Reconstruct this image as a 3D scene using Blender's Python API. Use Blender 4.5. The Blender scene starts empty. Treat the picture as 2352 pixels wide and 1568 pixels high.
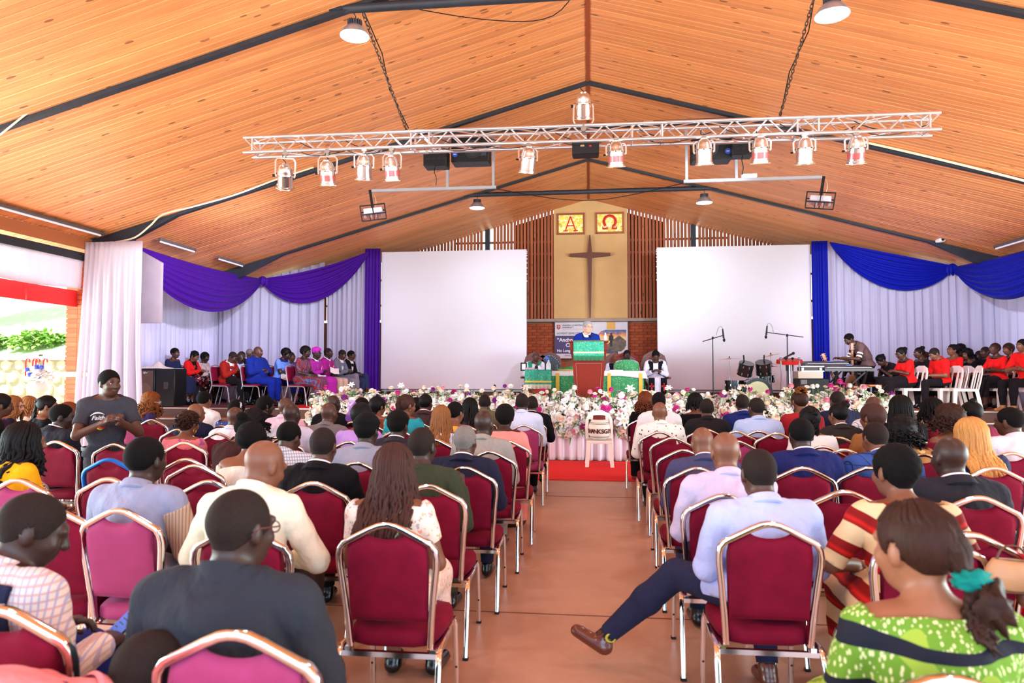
import bpy, math, random
import numpy as np
from mathutils import Matrix, Vector, Euler
S = bpy.context.scene
COL = S.collection
PI = math.pi
rnd = random.Random(7)

# ------------------------------------------------------------------ camera
cam = bpy.data.objects.new('camera', bpy.data.cameras.new('camera'))
COL.objects.link(cam)
YAW, PIT, FPX = .1126, .0415, 1569.6
cam.location = (0, 0, 1.6)
cam.rotation_euler = (PI/2+PIT, 0, YAW)
cam.data.sensor_width = 36
cam.data.lens = FPX*36/2352
cam.data.clip_end = 300
cam.data.dof.use_dof = True; cam.data.dof.focus_distance = 9.5; cam.data.dof.aperture_fstop = 2.8
S.camera = cam

# ------------------------------------------------------------------ sky, sun, fill lamps, exposure
W = bpy.data.worlds.new('sky'); S.world = W
W.use_nodes = True
wn = W.node_tree.nodes; wl = W.node_tree.links
bg = wn['Background']
tc = wn.new('ShaderNodeTexCoord'); sx = wn.new('ShaderNodeSeparateXYZ'); rp = wn.new('ShaderNodeValToRGB')
wl.new(tc.outputs['Generated'], sx.inputs[0]); wl.new(sx.outputs['Z'], rp.inputs[0])
rp.color_ramp.elements[0].position = 0; rp.color_ramp.elements[0].color = (.9, .97, 1, 1)
rp.color_ramp.elements[1].position = .8; rp.color_ramp.elements[1].color = (.62, .80, 1, 1)
wl.new(rp.outputs[0], bg.inputs[0]); bg.inputs[1].default_value = 1.7

def light(kind, name, loc, rot, energy, col, **kw):
    l = bpy.data.lights.new(name, kind); l.energy = energy; l.color = col
    for k, v in kw.items(): setattr(l, k, v)
    o = bpy.data.objects.new(name, l); COL.objects.link(o); o.location = loc; o.rotation_euler = rot
    return o
light('SUN', 'sun', (-20, 5, 30), (math.radians(22), math.radians(-24), 0), 7.5, (1, .97, .92), angle=.01)
# area lamps added outside the open sides to stand in for incoming daylight
for sx_ in (-1, 1):
    o = light('AREA', 'daylight_fill_side', (sx_*10.6, 4.2, 1.5), (0, sx_*math.radians(-118), 0), 1550, (.70, .92, .93), shape='RECTANGLE', size=3.2, size_y=11)
    o.rotation_euler = (0, math.radians(118)*sx_, 0)
light('AREA', 'rear_fill', (0, -7, 2.4), (math.radians(84), 0, 0), 760, (.36, .64, 1), shape='RECTANGLE', size=15, size_y=4)  # added cool fill behind the camera, where no source is known
S.view_settings.view_transform = 'Standard'; S.view_settings.look = 'None'
S.view_settings.exposure = .36; S.view_settings.gamma = 1; S.view_settings.use_curve_mapping = False
S.cycles.use_denoising = True
S.cycles.max_bounces = 7; S.cycles.diffuse_bounces = 4; S.cycles.glossy_bounces = 3
S.cycles.transmission_bounces = 4; S.cycles.transparent_max_bounces = 6
S.cycles.caustics_reflective = False; S.cycles.caustics_refractive = False
S.cycles.sample_clamp_indirect = 6

# ------------------------------------------------------------------ pixel -> point helpers (a pixel of the photo at a known depth)
_cy, _sy, _cp, _sp = math.cos(YAW), math.sin(YAW), math.cos(PIT), math.sin(PIT)
_f = np.array([-_sy*_cp, _cy*_cp, _sp]); _r = np.array([_cy, _sy, 0]); _u = np.cross(_r, _f)
def ray(u, v): return _f + _r*((u-1176)/FPX) + _u*((784-v)/FPX)
def atY(u, v, Y):
    d = ray(u, v); p = d*(Y/d[1]); return Vector((p[0], p[1], p[2]+1.6))
def atZ(u, v, Z):
    d = ray(u, v); p = d*((Z-1.6)/d[2]); return Vector((p[0], p[1], p[2]+1.6))

# ------------------------------------------------------------------ materials
def s2l(c): return tuple((x/12.92 if x <= .04045 else ((x+.055)/1.055)**2.4) for x in c)
def rgb(r, g, b): return s2l((r/255, g/255, b/255))
MATS = {}
def nodes(name):
    m = bpy.data.materials.new(name); m.use_nodes = True
    nt = m.node_tree; b = nt.nodes['Principled BSDF']
    return m, nt, b
def N(nt, t, **kw):
    n = nt.nodes.new('ShaderNode'+t)
    for k, v in kw.items():
        if k.startswith('i_'):
            key = k[2:]; n.inputs[int(key) if key.isdigit() else key].default_value = v
        else: setattr(n, k, v)
    return n
def c4(c): return (c[0], c[1], c[2], 1)
def mixc(nt, fac, a, b, mode='MIX'):
    m = N(nt, 'Mix', data_type='RGBA', blend_type=mode)
    for i, x in ((0, fac), (6, a), (7, b)):
        if hasattr(x, 'is_linked') or hasattr(x, 'links'): nt.links.new(x, m.inputs[i])
        elif isinstance(x, (int, float)): m.inputs[i].default_value = x
        else: m.inputs[i].default_value = c4(x)
    return m.outputs[2]
def mth(nt, op, a, b=None, c=None):
    m = N(nt, 'Math', operation=op)
    for i, x in enumerate((a, b, c)):
        if x is None: continue
        if isinstance(x, (int, float)): m.inputs[i].default_value = x
        else: nt.links.new(x, m.inputs[i])
    return m.outputs[0]
def objco(nt, scale=(1, 1, 1), rot=(0, 0, 0)):
    t = N(nt, 'TexCoord'); mp = N(nt, 'Mapping'); mp.inputs['Scale'].default_value = scale; mp.inputs['Rotation'].default_value = rot
    nt.links.new(t.outputs['Object'], mp.inputs[0]); return mp.outputs[0]
def noise(nt, co, scale, detail=3, rough=.6):
    n = N(nt, 'TexNoise'); n.inputs['Scale'].default_value = scale; n.inputs['Detail'].default_value = detail; n.inputs['Roughness'].default_value = rough
    nt.links.new(co, n.inputs['Vector']); return n.outputs['Fac']
def ramp(nt, fac, stops, interp='LINEAR'):
    r = N(nt, 'ValToRGB'); cr = r.color_ramp; cr.interpolation = interp
    while len(cr.elements) > 1: cr.elements.remove(cr.elements[-1])
    cr.elements[0].position = stops[0][0]; cr.elements[0].color = c4(stops[0][1])
    for p, c in stops[1:]:
        e = cr.elements.new(p); e.color = c4(c)
    nt.links.new(fac, r.inputs[0]); return r.outputs[0]
def bump(nt, b, h, strength=.3, dist=.01):
    n = N(nt, 'Bump'); n.inputs['Strength'].default_value = strength; n.inputs['Distance'].default_value = dist
    nt.links.new(h, n.inputs['Height']); nt.links.new(n.outputs[0], b.inputs['Normal'])
def mat(name, col, rough=.6, metal=0., var=.08, scale=6., bmp=0., sheen=0., spec=.5, coat=0., emit=0., stretch=(1, 1, 1), rand=0.):
    if name in MATS: return MATS[name]
    m, nt, b = nodes(name)
    b.inputs['Roughness'].default_value = rough; b.inputs['Metallic'].default_value = metal
    b.inputs['Specular IOR Level'].default_value = spec
    b.inputs['Base Color'].default_value = c4(col); m.diffuse_color = c4(col)
    if var or bmp:
        co = objco(nt, stretch); f = noise(nt, co, scale)
        if var:
            out = mixc(nt, f, [x*(1-var*1.6) for x in col], [min(1, x*(1+var*1.6)) for x in col])
            if rand:
                oi = N(nt, 'ObjectInfo'); k = mth(nt, 'MULTIPLY_ADD', oi.outputs['Random'], rand, 1-rand/2)
                cmb = N(nt, 'CombineColor')
                for i in range(3): nt.links.new(k, cmb.inputs[i])
                out = mixc(nt, 1., out, cmb.outputs[0], 'MULTIPLY')
            nt.links.new(out, b.inputs['Base Color'])
        if bmp: bump(nt, b, f, bmp, .02)
    if sheen:
        b.inputs['Sheen Weight'].default_value = sheen; b.inputs['Sheen Roughness'].default_value = .35
        b.inputs['Sheen Tint'].default_value = c4([min(1, x*2+.12) for x in col])
    if coat: b.inputs['Coat Weight'].default_value = coat; b.inputs['Coat Roughness'].default_value = .1
    if emit: b.inputs['Emission Color'].default_value = c4(col); b.inputs['Emission Strength'].default_value = emit
    MATS[name] = m; return m
def cloth(name, col, rough=.85, bmp=.25):   # woven garment cloth with soft crease relief
    if name in MATS: return MATS[name]
    m, nt, b = nodes(name); m.diffuse_color = c4(col)
    b.inputs['Roughness'].default_value = rough; b.inputs['Specular IOR Level'].default_value = .1
    co = objco(nt); f = noise(nt, co, 7, 3, .55); w = noise(nt, objco(nt, (1, 1, .45), (.3, .5, .2)), 11, 3, .55)
    nt.links.new(mixc(nt, f, [x*.86 for x in col], [min(1, x*1.12) for x in col]), b.inputs['Base Color'])
    bump(nt, b, mth(nt, 'ADD', f, mth(nt, 'MULTIPLY', w, .9)), min(1, bmp*2.6), .035)
    b.inputs['Sheen Weight'].default_value = .02
    MATS[name] = m; return m
def pattern(name, kind, cols, sc=10., rough=.8):
    if name in MATS: return MATS[name]
    m, nt, b = nodes(name); m.diffuse_color = c4(cols[0])
    b.inputs['Roughness'].default_value = rough; b.inputs['Specular IOR Level'].default_value = .25
    co = objco(nt); sep = N(nt, 'SeparateXYZ'); nt.links.new(co, sep.inputs[0])
    X, Y, Z = sep.outputs
    if kind == 'check':
        def line(c, w): return mth(nt, 'LESS_THAN', mth(nt, 'FRACT', mth(nt, 'MULTIPLY', c, sc)), w)
        xy = mth(nt, 'ADD', X, mth(nt, 'MULTIPLY', Y, .7))
        out = mixc(nt, mth(nt, 'MULTIPLY', line(xy, .3), .75), cols[0], cols[1])
        out = mixc(nt, mth(nt, 'MULTIPLY', line(Z, .3), .75), out, cols[2])
    elif kind == 'grid':
        def line(c): return mth(nt, 'LESS_THAN', mth(nt, 'FRACT', mth(nt, 'MULTIPLY', c, sc)), .07)
        xy = mth(nt, 'ADD', X, mth(nt, 'MULTIPLY', Y, .7))
        out = mixc(nt, mth(nt, 'MAXIMUM', line(xy), line(Z)), cols[0], cols[1])
    elif kind == 'pin':
        out = mixc(nt, mth(nt, 'MULTIPLY', mth(nt, 'LESS_THAN', mth(nt, 'FRACT', mth(nt, 'MULTIPLY', mth(nt, 'ADD', X, mth(nt, 'MULTIPLY', Y, .5)), sc)), .35), .5), cols[0], cols[1])
    elif kind == 'band':      # broad wavy bands
        n = noise(nt, co, 4, 1)
        v = mth(nt, 'FRACT', mth(nt, 'MULTIPLY', mth(nt, 'ADD', mth(nt, 'ADD', Z, mth(nt, 'MULTIPLY', mth(nt, 'ABSOLUTE', X), -.45)), mth(nt, 'MULTIPLY', n, .06)), sc))
        out = ramp(nt, v, [(0, cols[0]), (.44, cols[0]), (.47, cols[1]), (.6, cols[2]), (.72, cols[1]), (.95, cols[1]), (.97, cols[0])])
    elif kind == 'dots':
        v = N(nt, 'TexVoronoi'); v.inputs['Scale'].default_value = sc; nt.links.new(co, v.inputs['Vector'])
        out = mixc(nt, mth(nt, 'LESS_THAN', v.outputs['Distance'], .22), cols[0], cols[1])
    elif kind == 'floral':    # patches of petals
        v = N(nt, 'TexVoronoi'); v.inputs['Scale'].default_value = sc
        d = N(nt, 'TexNoise'); d.inputs['Scale'].default_value = sc*.9; nt.links.new(co, d.inputs['Vector'])
        va = N(nt, 'VectorMath', operation='MULTIPLY_ADD'); nt.links.new(d.outputs['Color'], va.inputs[0]); va.inputs[1].default_value = (.12,)*3; nt.links.new(co, va.inputs[2])
        nt.links.new(va.outputs[0], v.inputs['Vector'])
        sc2 = N(nt, 'SeparateColor'); nt.links.new(v.outputs['Color'], sc2.inputs[0])
        k = len(cols)
        out = ramp(nt, sc2.outputs[0], [(i/k, c) for i, c in enumerate(cols)], 'CONSTANT')
        out = mixc(nt, mth(nt, 'GREATER_THAN', v.outputs['Distance'], .42), out, cols[0])
    elif kind == 'wax':       # wax print: big dark outlines, radiating dashes
        w = N(nt, 'TexWave', wave_type='RINGS'); w.inputs['Scale'].default_value = sc*.35; w.inputs['Distortion'].default_value = 7; w.inputs['Detail'].default_value = 1; nt.links.new(co, w.inputs['Vector'])
        v = N(nt, 'TexVoronoi'); v.inputs['Scale'].default_value = sc*13; nt.links.new(objco(nt, (1, 1, .45)), v.inputs['Vector'])
        out = mixc(nt, mth(nt, 'LESS_THAN', v.outputs['Distance'], .34), cols[0], cols[1])
        big = noise(nt, co, sc*.6, 1)
        out = mixc(nt, mth(nt, 'GREATER_THAN', big, .56), out, cols[3])
        out = mixc(nt, mth(nt, 'GREATER_THAN', w.outputs['Fac'], .84), out, cols[2])
    elif kind == 'swirl':
        w = N(nt, 'TexWave', wave_type='BANDS'); w.inputs['Scale'].default_value = sc; w.inputs['Distortion'].default_value = 9; w.inputs['Detail'].default_value = 2; nt.links.new(co, w.inputs['Vector'])
        out = ramp(nt, w.outputs['Fac'], [(0, cols[0]), (.35, cols[1]), (.55, cols[2]), (.75, cols[0]), (.9, cols[3])], 'CONSTANT')
    nt.links.new(out, b.inputs['Base Color'])
    bump(nt, b, noise(nt, co, 7, 2, .5), .25, .03)
    MATS[name] = m; return m
def sheer(name, col, trans=.45, see=0.):
    if name in MATS: return MATS[name]
    m, nt, b = nodes(name); nt.nodes.remove(b); m.diffuse_color = c4(col)
    o = nt.nodes['Material Output']
    d = N(nt, 'BsdfDiffuse'); t = N(nt, 'BsdfTranslucent'); mx = N(nt, 'MixShader')
    f = noise(nt, objco(nt, (1, 1, .12)), 9, 2, .5)
    c = mixc(nt, f, [x*.9 for x in col], [min(1, x*1.06) for x in col])
    nt.links.new(c, d.inputs[0]); nt.links.new(c, t.inputs[0]); mx.inputs[0].default_value = trans
    nt.links.new(d.outputs[0], mx.inputs[1]); nt.links.new(t.outputs[0], mx.inputs[2]); out = mx.outputs[0]
    if see:
        tr = N(nt, 'BsdfTransparent'); m2 = N(nt, 'MixShader'); m2.inputs[0].default_value = see
        nt.links.new(out, m2.inputs[1]); nt.links.new(tr.outputs[0], m2.inputs[2]); out = m2.outputs[0]
    nt.links.new(out, o.inputs[0]); MATS[name] = m; return m
def glow(name, col, st):
    if name in MATS: return MATS[name]
    m, nt, b = nodes(name); b.inputs['Base Color'].default_value = c4(col)
    b.inputs['Emission Color'].default_value = c4(col); b.inputs['Emission Strength'].default_value = st
    MATS[name] = m; return m
def wood(name, lo, hi, along='X', knots=True, rand=.3, rough=.5, gscale=1.):
    if name in MATS: return MATS[name]
    m, nt, b = nodes(name); m.diffuse_color = c4(hi); b.inputs['Roughness'].default_value = rough
    t = N(nt, 'TexCoord'); oi = N(nt, 'ObjectInfo')
    off = N(nt, 'VectorMath', operation='MULTIPLY_ADD')
    cmb = N(nt, 'CombineXYZ'); r = oi.outputs['Random']
    for i, k in enumerate((37., 91., 53.)): nt.links.new(mth(nt, 'MULTIPLY', r, k), cmb.inputs[i])
    nt.links.new(t.outputs['Object'], off.inputs[0]); off.inputs[1].default_value = (1, 1, 1); nt.links.new(cmb.outputs[0], off.inputs[2])
    def mp(s):
        q = N(nt, 'Mapping'); q.inputs['Scale'].default_value = s; nt.links.new(off.outputs[0], q.inputs[0]); return q.outputs[0]
    st = {'X': (.35, 9, 9), 'Z': (9, 9, .35), 'Y': (9, .35, 9)}[along]
    st = tuple(x*gscale for x in st)
    g = noise(nt, mp(st), 4, 4, .6)
    col = mixc(nt, g, lo, hi)
    k = mth(nt, 'MULTIPLY_ADD', r, rand, 1-rand/2)
    cc = N(nt, 'CombineColor')
    for i in range(3): nt.links.new(k, cc.inputs[i])
    col = mixc(nt, 1., col, cc.outputs[0], 'MULTIPLY')
    if knots:
        ks = {'X': (3.4, 11, 11), 'Z': (11, 11, 3.4), 'Y': (11, 3.4, 11)}[along]
        v = N(nt, 'TexVoronoi'); v.inputs['Scale'].default_value = 1; nt.links.new(mp(ks), v.inputs['Vector'])
        s = N(nt, 'SeparateColor'); nt.links.new(v.outputs['Color'], s.inputs[0])
        isk = mth(nt, 'MULTIPLY', mth(nt, 'LESS_THAN', v.outputs['Distance'], .2), mth(nt, 'GREATER_THAN', s.outputs[0], .72))
        col = mixc(nt, mth(nt, 'MULTIPLY', isk, .75), col, [x*.22 for x in lo])
    nt.links.new(col, b.inputs['Base Color']); bump(nt, b, g, .08, .004)
    MATS[name] = m; return m

CHROME = mat('chrome', (.82, .80, .78), .12, 1., var=.03)
BRASSY = mat('warm_chrome', (.74, .62, .48), .2, 1., var=.05)
ALU = mat('aluminium', (.78, .78, .80), .28, .85, var=.05)
PARMETAL = mat('polished_can_metal', (.80, .78, .76), .22, .95, var=.06)
BLACK = mat('black_plastic', (.009, .009, .010), .5, var=.2, spec=.3)
BLACKM = mat('black_metal', (.02, .02, .024), .4, .3, var=.2)
STEEL = mat('dark_painted_steel', (.025, .03, .04), .5, .2, var=.25)
GREYST = mat('grey_painted_steel', (.42, .43, .47), .45, .3)
MAROON = mat('maroon_velvet', rgb(116, 13, 42), .75, var=.4, scale=6, sheen=.16, spec=.12)
MAGENTA = mat('magenta_velvet', rgb(160, 58, 104), .75, var=.14, scale=9, sheen=.4, spec=.2)
WHITEPL = mat('white_plastic', rgb(240, 228, 218), .35, var=.04)
REDC = mat('red_carpet', rgb(240, 20, 22), .95, var=.06, scale=40, bmp=.2)
WHITE = mat('white_paint', rgb(240, 238, 240), .5, var=.03)
DARKWOOD = wood('dark_red_wood', rgb(108, 24, 4), rgb(138, 36, 6), 'Z', False, .1, .5); DARKWOOD.node_tree.nodes['Principled BSDF'].inputs['Specular IOR Level'].default_value = .25
BROWNWOOD = wood('brown_wood', rgb(70, 34, 18), rgb(110, 58, 34), 'Z', False, .1, .4)
GREENLEAF = mat('green_leaf', rgb(92, 146, 66), .6, var=.35, scale=12, rand=.4)

# ------------------------------------------------------------------ mesh building
class MB:
    def __init__(s): s.v = []; s.f = []; s.mi = []; s.m = 0
    def add(s, V, Fc):
        o = len(s.v); s.v.extend([tuple(map(float, p)) for p in V])
        for f in Fc: s.f.append(tuple(i+o for i in f)); s.mi.append(s.m)
        return s
    def box(s, c, d, R=None, b=0.):
        hx, hy, hz = d[0]/2, d[1]/2, d[2]/2
        if b <= 0:
            V = [(x, y, z) for x in (-hx, hx) for y in (-hy, hy) for z in (-hz, hz)]
            Fc = [(0, 1, 3, 2), (4, 6, 7, 5), (0, 4, 5, 1), (2, 3, 7, 6), (0, 2, 6, 4), (1, 5, 7, 3)]
        else:
            b = min(b, hx*.95, hy*.95, hz*.95); V = []; idx = {}
            for X in (-1, 1):
                for Y in (-1, 1):
                    for Z in (-1, 1):
                        for a in range(3):
                            p = [X*(hx-(b if a != 0 else 0)), Y*(hy-(b if a != 1 else 0)), Z*(hz-(b if a != 2 else 0))]
                            idx[(X, Y, Z, a)] = len(V); V.append(tuple(p))
            I = lambda X, Y, Z, a: idx[(X, Y, Z, a)]
            Fc = []
            for q in (-1, 1):
                Fc.append([I(q, -1, -1, 0), I(q, 1, -1, 0), I(q, 1, 1, 0), I(q, -1, 1, 0)][::q])
                Fc.append([I(-1, q, -1, 1), I(1, q, -1, 1), I(1, q, 1, 1), I(-1, q, 1, 1)][::-q])
                Fc.append([I(-1, -1, q, 2), I(1, -1, q, 2), I(1, 1, q, 2), I(-1, 1, q, 2)][::q])
            for p in (-1, 1):
                for q in (-1, 1):
                    Fc.append([I(p, q, -1, 0), I(p, q, 1, 0), I(p, q, 1, 1), I(p, q, -1, 1)][::-p*q])
                    Fc.append([I(p, -1, q, 0), I(p, 1, q, 0), I(p, 1, q, 2), I(p, -1, q, 2)][::p*q])
                    Fc.append([I(-1, p, q, 1), I(1, p, q, 1), I(1, p, q, 2), I(-1, p, q, 2)][::-p*q])
                    for r in (-1, 1): Fc.append([I(p, q, r, 0), I(p, q, r, 1), I(p, q, r, 2)][::p*q*r])
        V = [Vector(v) for v in V]
        if R is not None: V = [R @ v for v in V]
        c = Vector(c); return s.add([v+c for v in V], Fc)
    def bar(s, a, b, w, h, up=(0, 0, 1), bev=0.):
        a, b = Vector(a), Vector(b); d = b-a; L = d.length; d.normalize(); upv = Vector(up)
        if abs(d.dot(upv)) > .98: upv = Vector((0, 1, 0))
        x = d.cross(upv).normalized(); z = x.cross(d)
        R = Matrix((x, d, z)).transposed(); return s.box((a+b)/2, (w, L, h), R, bev)
    def tube(s, pts, r, n=8, closed=False, caps=True, flat=1., upv=None):
        P = [Vector(p) for p in pts]; m = len(P)
        rr = r if isinstance(r, (list, tuple, np.ndarray)) else [r]*m
        T = []
        for i in range(m):
            a = P[(i-1) % m] if closed or i > 0 else P[0]; b = P[(i+1) % m] if closed or i < m-1 else P[-1]
            t = (b-a); T.append(t.normalized() if t.length > 1e-9 else Vector((0, 0, 1)))
        u = Vector(upv) if upv else (Vector((0, 0, 1)) if abs(T[0].z) < .9 else Vector((0, 1, 0)))
        u = (u - T[0]*u.dot(T[0])).normalized(); V = []
        for i in range(m):
            if i: u = (u - T[i]*u.dot(T[i])); u = u.normalized() if u.length > 1e-6 else T[i].orthogonal().normalized()
            w = T[i].cross(u)
            for k in range(n):
                a = 2*PI*k/n; V.append(P[i] + u*(math.cos(a)*rr[i]*flat) + w*(math.sin(a)*rr[i]))
        Fc = []
        for i in range(m if closed else m-1):
            j = (i+1) % m
            for k in range(n): Fc.append((i*n+k, j*n+k, j*n+(k+1) % n, i*n+(k+1) % n))
        if caps and not closed:
            Fc.append(tuple(range(n))); Fc.append(tuple((m-1)*n+k for k in reversed(range(n))))
        return s.add(V, Fc)
    def rtube(s, pts, w, h, upv=(0, 1, 0), closed=False, b=.25):   # rectangular tube: h along upv, w across
        P = [Vector(p) for p in pts]; m = len(P); V = []; up0 = Vector(upv)
        prof = [(-w/2, -h/2*(1-b)), (-w/2*(1-b), -h/2), (w/2*(1-b), -h/2), (w/2, -h/2*(1-b)), (w/2, h/2*(1-b)), (w/2*(1-b), h/2), (-w/2*(1-b), h/2), (-w/2, h/2*(1-b))]
        n = 8
        for i in range(m):
            a = P[(i-1) % m] if closed or i > 0 else P[0]; b_ = P[(i+1) % m] if closed or i < m-1 else P[-1]
            t = (b_-a).normalized(); u = (up0 - t*up0.dot(t))
            u = u.normalized() if u.length > 1e-4 else t.orthogonal().normalized()
            x = t.cross(u)
            for (p, q) in prof: V.append(P[i]+x*p+u*q)
        Fc = []
        for i in range(m if closed else m-1):
            j = (i+1) % m
            for k in range(n): Fc.append((i*n+k, i*n+(k+1) % n, j*n+(k+1) % n, j*n+k))
        if not closed: Fc += [tuple(reversed(range(n))), tuple((m-1)*n+k for k in range(n))]
        return s.add(V, Fc)
    def lathe(s, prof, n=16, c=(0, 0, 0), R=None, caps=True):
        V = []; c = Vector(c)
        for (r, z) in prof:
            for k in range(n):
                a = 2*PI*k/n; p = Vector((r*math.cos(a), r*math.sin(a), z)); V.append((R @ p if R is not None else p)+c)
        Fc = []
        for i in range(len(prof)-1):
            for k in range(n): Fc.append((i*n+k, i*n+(k+1) % n, (i+1)*n+(k+1) % n, (i+1)*n+k))
        if caps:
            if prof[0][0] > 1e-6: Fc.append(tuple(reversed(range(n))))
            if prof[-1][0] > 1e-6: Fc.append(tuple((len(prof)-1)*n+k for k in range(n)))
        return s.add(V, Fc)
    def ball(s, c, r, nu=12, nv=8, R=None):
        if isinstance(r, (int, float)): r = (r, r, r)
        V = []; c = Vector(c)
        for j in range(nv+1):
            th = PI*j/nv
            for i in range(nu):
                a = 2*PI*i/nu; p = Vector((r[0]*math.sin(th)*math.cos(a), r[1]*math.sin(th)*math.sin(a), r[2]*math.cos(th)))
                V.append((R @ p if R is not None else p)+c)
        Fc = []
        for j in range(nv):
            for i in range(nu):
                a, b, c_, d = j*nu+i, (j+1)*nu+i, (j+1)*nu+(i+1) % nu, j*nu+(i+1) % nu
                Fc.append((a, b, c_) if j == nv-1 else (a, b, c_, d) if j else (a, b, c_))
        return s.add(V, Fc)
    def prism(s, outline, a, b, axis='Z', hole=None):     # outline in the plane across axis, from a to b
        n = len(outline)
        mp = {'Z': lambda p, t: (p[0], p[1], t), 'Y': lambda p, t: (p[0], t, p[1]), 'X': lambda p, t: (t, p[0], p[1])}[axis]
        V = [mp(p, a) for p in outline]+[mp(p, b) for p in outline]
        Fc = [tuple(reversed(range(n))), tuple(n+i for i in range(n))]+[(i, (i+1) % n, n+(i+1) % n, n+i) for i in range(n)]
        if axis == 'Y': Fc = [tuple(reversed(f)) for f in Fc]
        return s.add(V, Fc)
    def grid(s, fn, nu, nv, thick=0.):
        V = [Vector(fn(i/nu, j/nv)) for j in range(nv+1) for i in range(nu+1)]
        Fc = [(j*(nu+1)+i, j*(nu+1)+i+1, (j+1)*(nu+1)+i+1, (j+1)*(nu+1)+i) for j in range(nv) for i in range(nu)]
        if thick:
            nrm = [Vector((0, 0, 0)) for _ in V]
            for f in Fc:
                nn = (V[f[1]]-V[f[0]]).cross(V[f[3]]-V[f[0]])
                for i in f: nrm[i] += nn
            o = len(V); V2 = [v - (nr.normalized() if nr.length > 0 else nr)*thick for v, nr in zip(V, nrm)]
            V += V2; F2 = [tuple(o+i for i in reversed(f)) for f in Fc]
            a = [i for i in range(nu+1)]; b = [j*(nu+1)+nu for j in range(nv+1)]
            c = [nv*(nu+1)+i for i in range(nu, -1, -1)]; d = [j*(nu+1) for j in range(nv, -1, -1)]
            for ring in (a, b, c, d):
                for p, q in zip(ring[:-1], ring[1:]): F2.append((q, p, p+o, q+o))
            Fc += F2
        return s.add(V, Fc)
    def mesh(s, name, mats, smooth=40):
        me = bpy.data.meshes.new(name); me.from_pydata(s.v, [], s.f)
        for m in (mats if isinstance(mats, (list, tuple)) else [mats]): me.materials.append(m)
        if any(s.mi): me.polygons.foreach_set('material_index', s.mi)
        if smooth:
            me.polygons.foreach_set('use_smooth', [True]*len(me.polygons))
            if smooth < 180: me.set_sharp_from_angle(angle=math.radians(smooth))
        me.update(); return me
    def build(s, name, mats, parent=None, smooth=40, loc=None, kind=None, label=None):
        o = bpy.data.objects.new(name, s.mesh(name, mats, smooth)); COL.objects.link(o)
        if parent: o.parent = parent
        if loc: o.location = loc
        if kind: o['kind'] = kind
        if label: o['label'] = label
        return o
def inst(name, me, parent, loc=(0, 0, 0), rot=(0, 0, 0), sc=(1, 1, 1), M=None):
    o = bpy.data.objects.new(name, me); COL.objects.link(o); o.parent = parent
    if M is not None: o.matrix_local = M
    else: o.location = loc; o.rotation_euler = rot; o.scale = sc if isinstance(sc, (tuple, list)) else (sc,)*3
    return o
def tag(o, label, cat, group=None):
    o['label'] = label; o['category'] = cat
    if group: o['group'] = group
    return o
def thing(name, label, cat, loc=(0, 0, 0), rz=0., group=None):
    o = bpy.data.objects.new(name, None); COL.objects.link(o); o.empty_display_size = .1
    o.location = loc; o.rotation_euler = (0, 0, rz); return tag(o, label, cat, group)
def copy_tree(o, parent=None):
    c = o.copy(); COL.objects.link(c); c.parent = parent
    for ch in list(o.children): copy_tree(ch, c)
    return c
def struct(o): o['kind'] = 'structure'; return o
def text_mesh(body, size, depth=.002, bold=0., align='LEFT', shear=0., spacing=1.):
    cu = bpy.data.curves.new('txt', 'FONT'); cu.body = body; cu.size = size; cu.extrude = depth; cu.offset = bold; cu.align_x = align; cu.shear = shear; cu.resolution_u = 3; cu.space_character = spacing
    o = bpy.data.objects.new('txt', cu); COL.objects.link(o)
    me = bpy.data.meshes.new_from_object(o); bpy.data.objects.remove(o); bpy.data.curves.remove(cu); return me
def lettering(body, size, M, material, parent, depth=.002, bold=0., align='LEFT', shear=0., name='lettering', spacing=1.):
    me = text_mesh(body, size, depth, bold, align, shear, spacing); me.materials.clear(); me.materials.append(material)
    o = bpy.data.objects.new(name, me); COL.objects.link(o); o.parent = parent; o.matrix_local = M; return o
def bez(a, b, c, d, n=12):
    a, b, c, d = map(Vector, (a, b, c, d)); o = []
    for i in range(n+1):
        t = i/n; q = 1-t; o.append(a*q**3+b*3*q*q*t+c*3*q*t*t+d*t**3)
    return o
def rot(ax, deg): return Matrix.Rotation(math.radians(deg), 3, ax)
# ================================================================== SETTING
RZ, TAN = 6.5, .28           # ridge height, roof slope
def roof(x): return RZ-TAN*abs(x)
AL = math.atan(TAN)
floor_m, nt, b = nodes('terracotta_screed')
co = objco(nt); f = noise(nt, co, 1.3, 5, .65); g = noise(nt, objco(nt), 9, 3)
colr = ramp(nt, f, [(.2, rgb(168, 124, 98)), (.5, rgb(197, 152, 124)), (.8, rgb(210, 168, 140))])
nt.links.new(mixc(nt, mth(nt, 'MULTIPLY', g, .35), colr, rgb(168, 118, 94)), b.inputs['Base Color'])
b.inputs['Roughness'].default_value = .38; bump(nt, b, g, .05, .004)
fl = struct(MB().box((0, 6.0, -.06), (23, 24.4, .12)).build('floor', floor_m))
mj = MB()
for y in (4.55, 8.75): mj.box((0, y, .0012), (18, .012, .0024))
mj.build('floor_joint', mat('joint_dark', rgb(120, 74, 54), .8), fl)
gm = mat('paving_dust', rgb(214, 196, 170), .9, var=.1, scale=.6)
struct(MB().box((0, 10, -.2), (120, 120, .1)).build('ground', gm))

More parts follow.
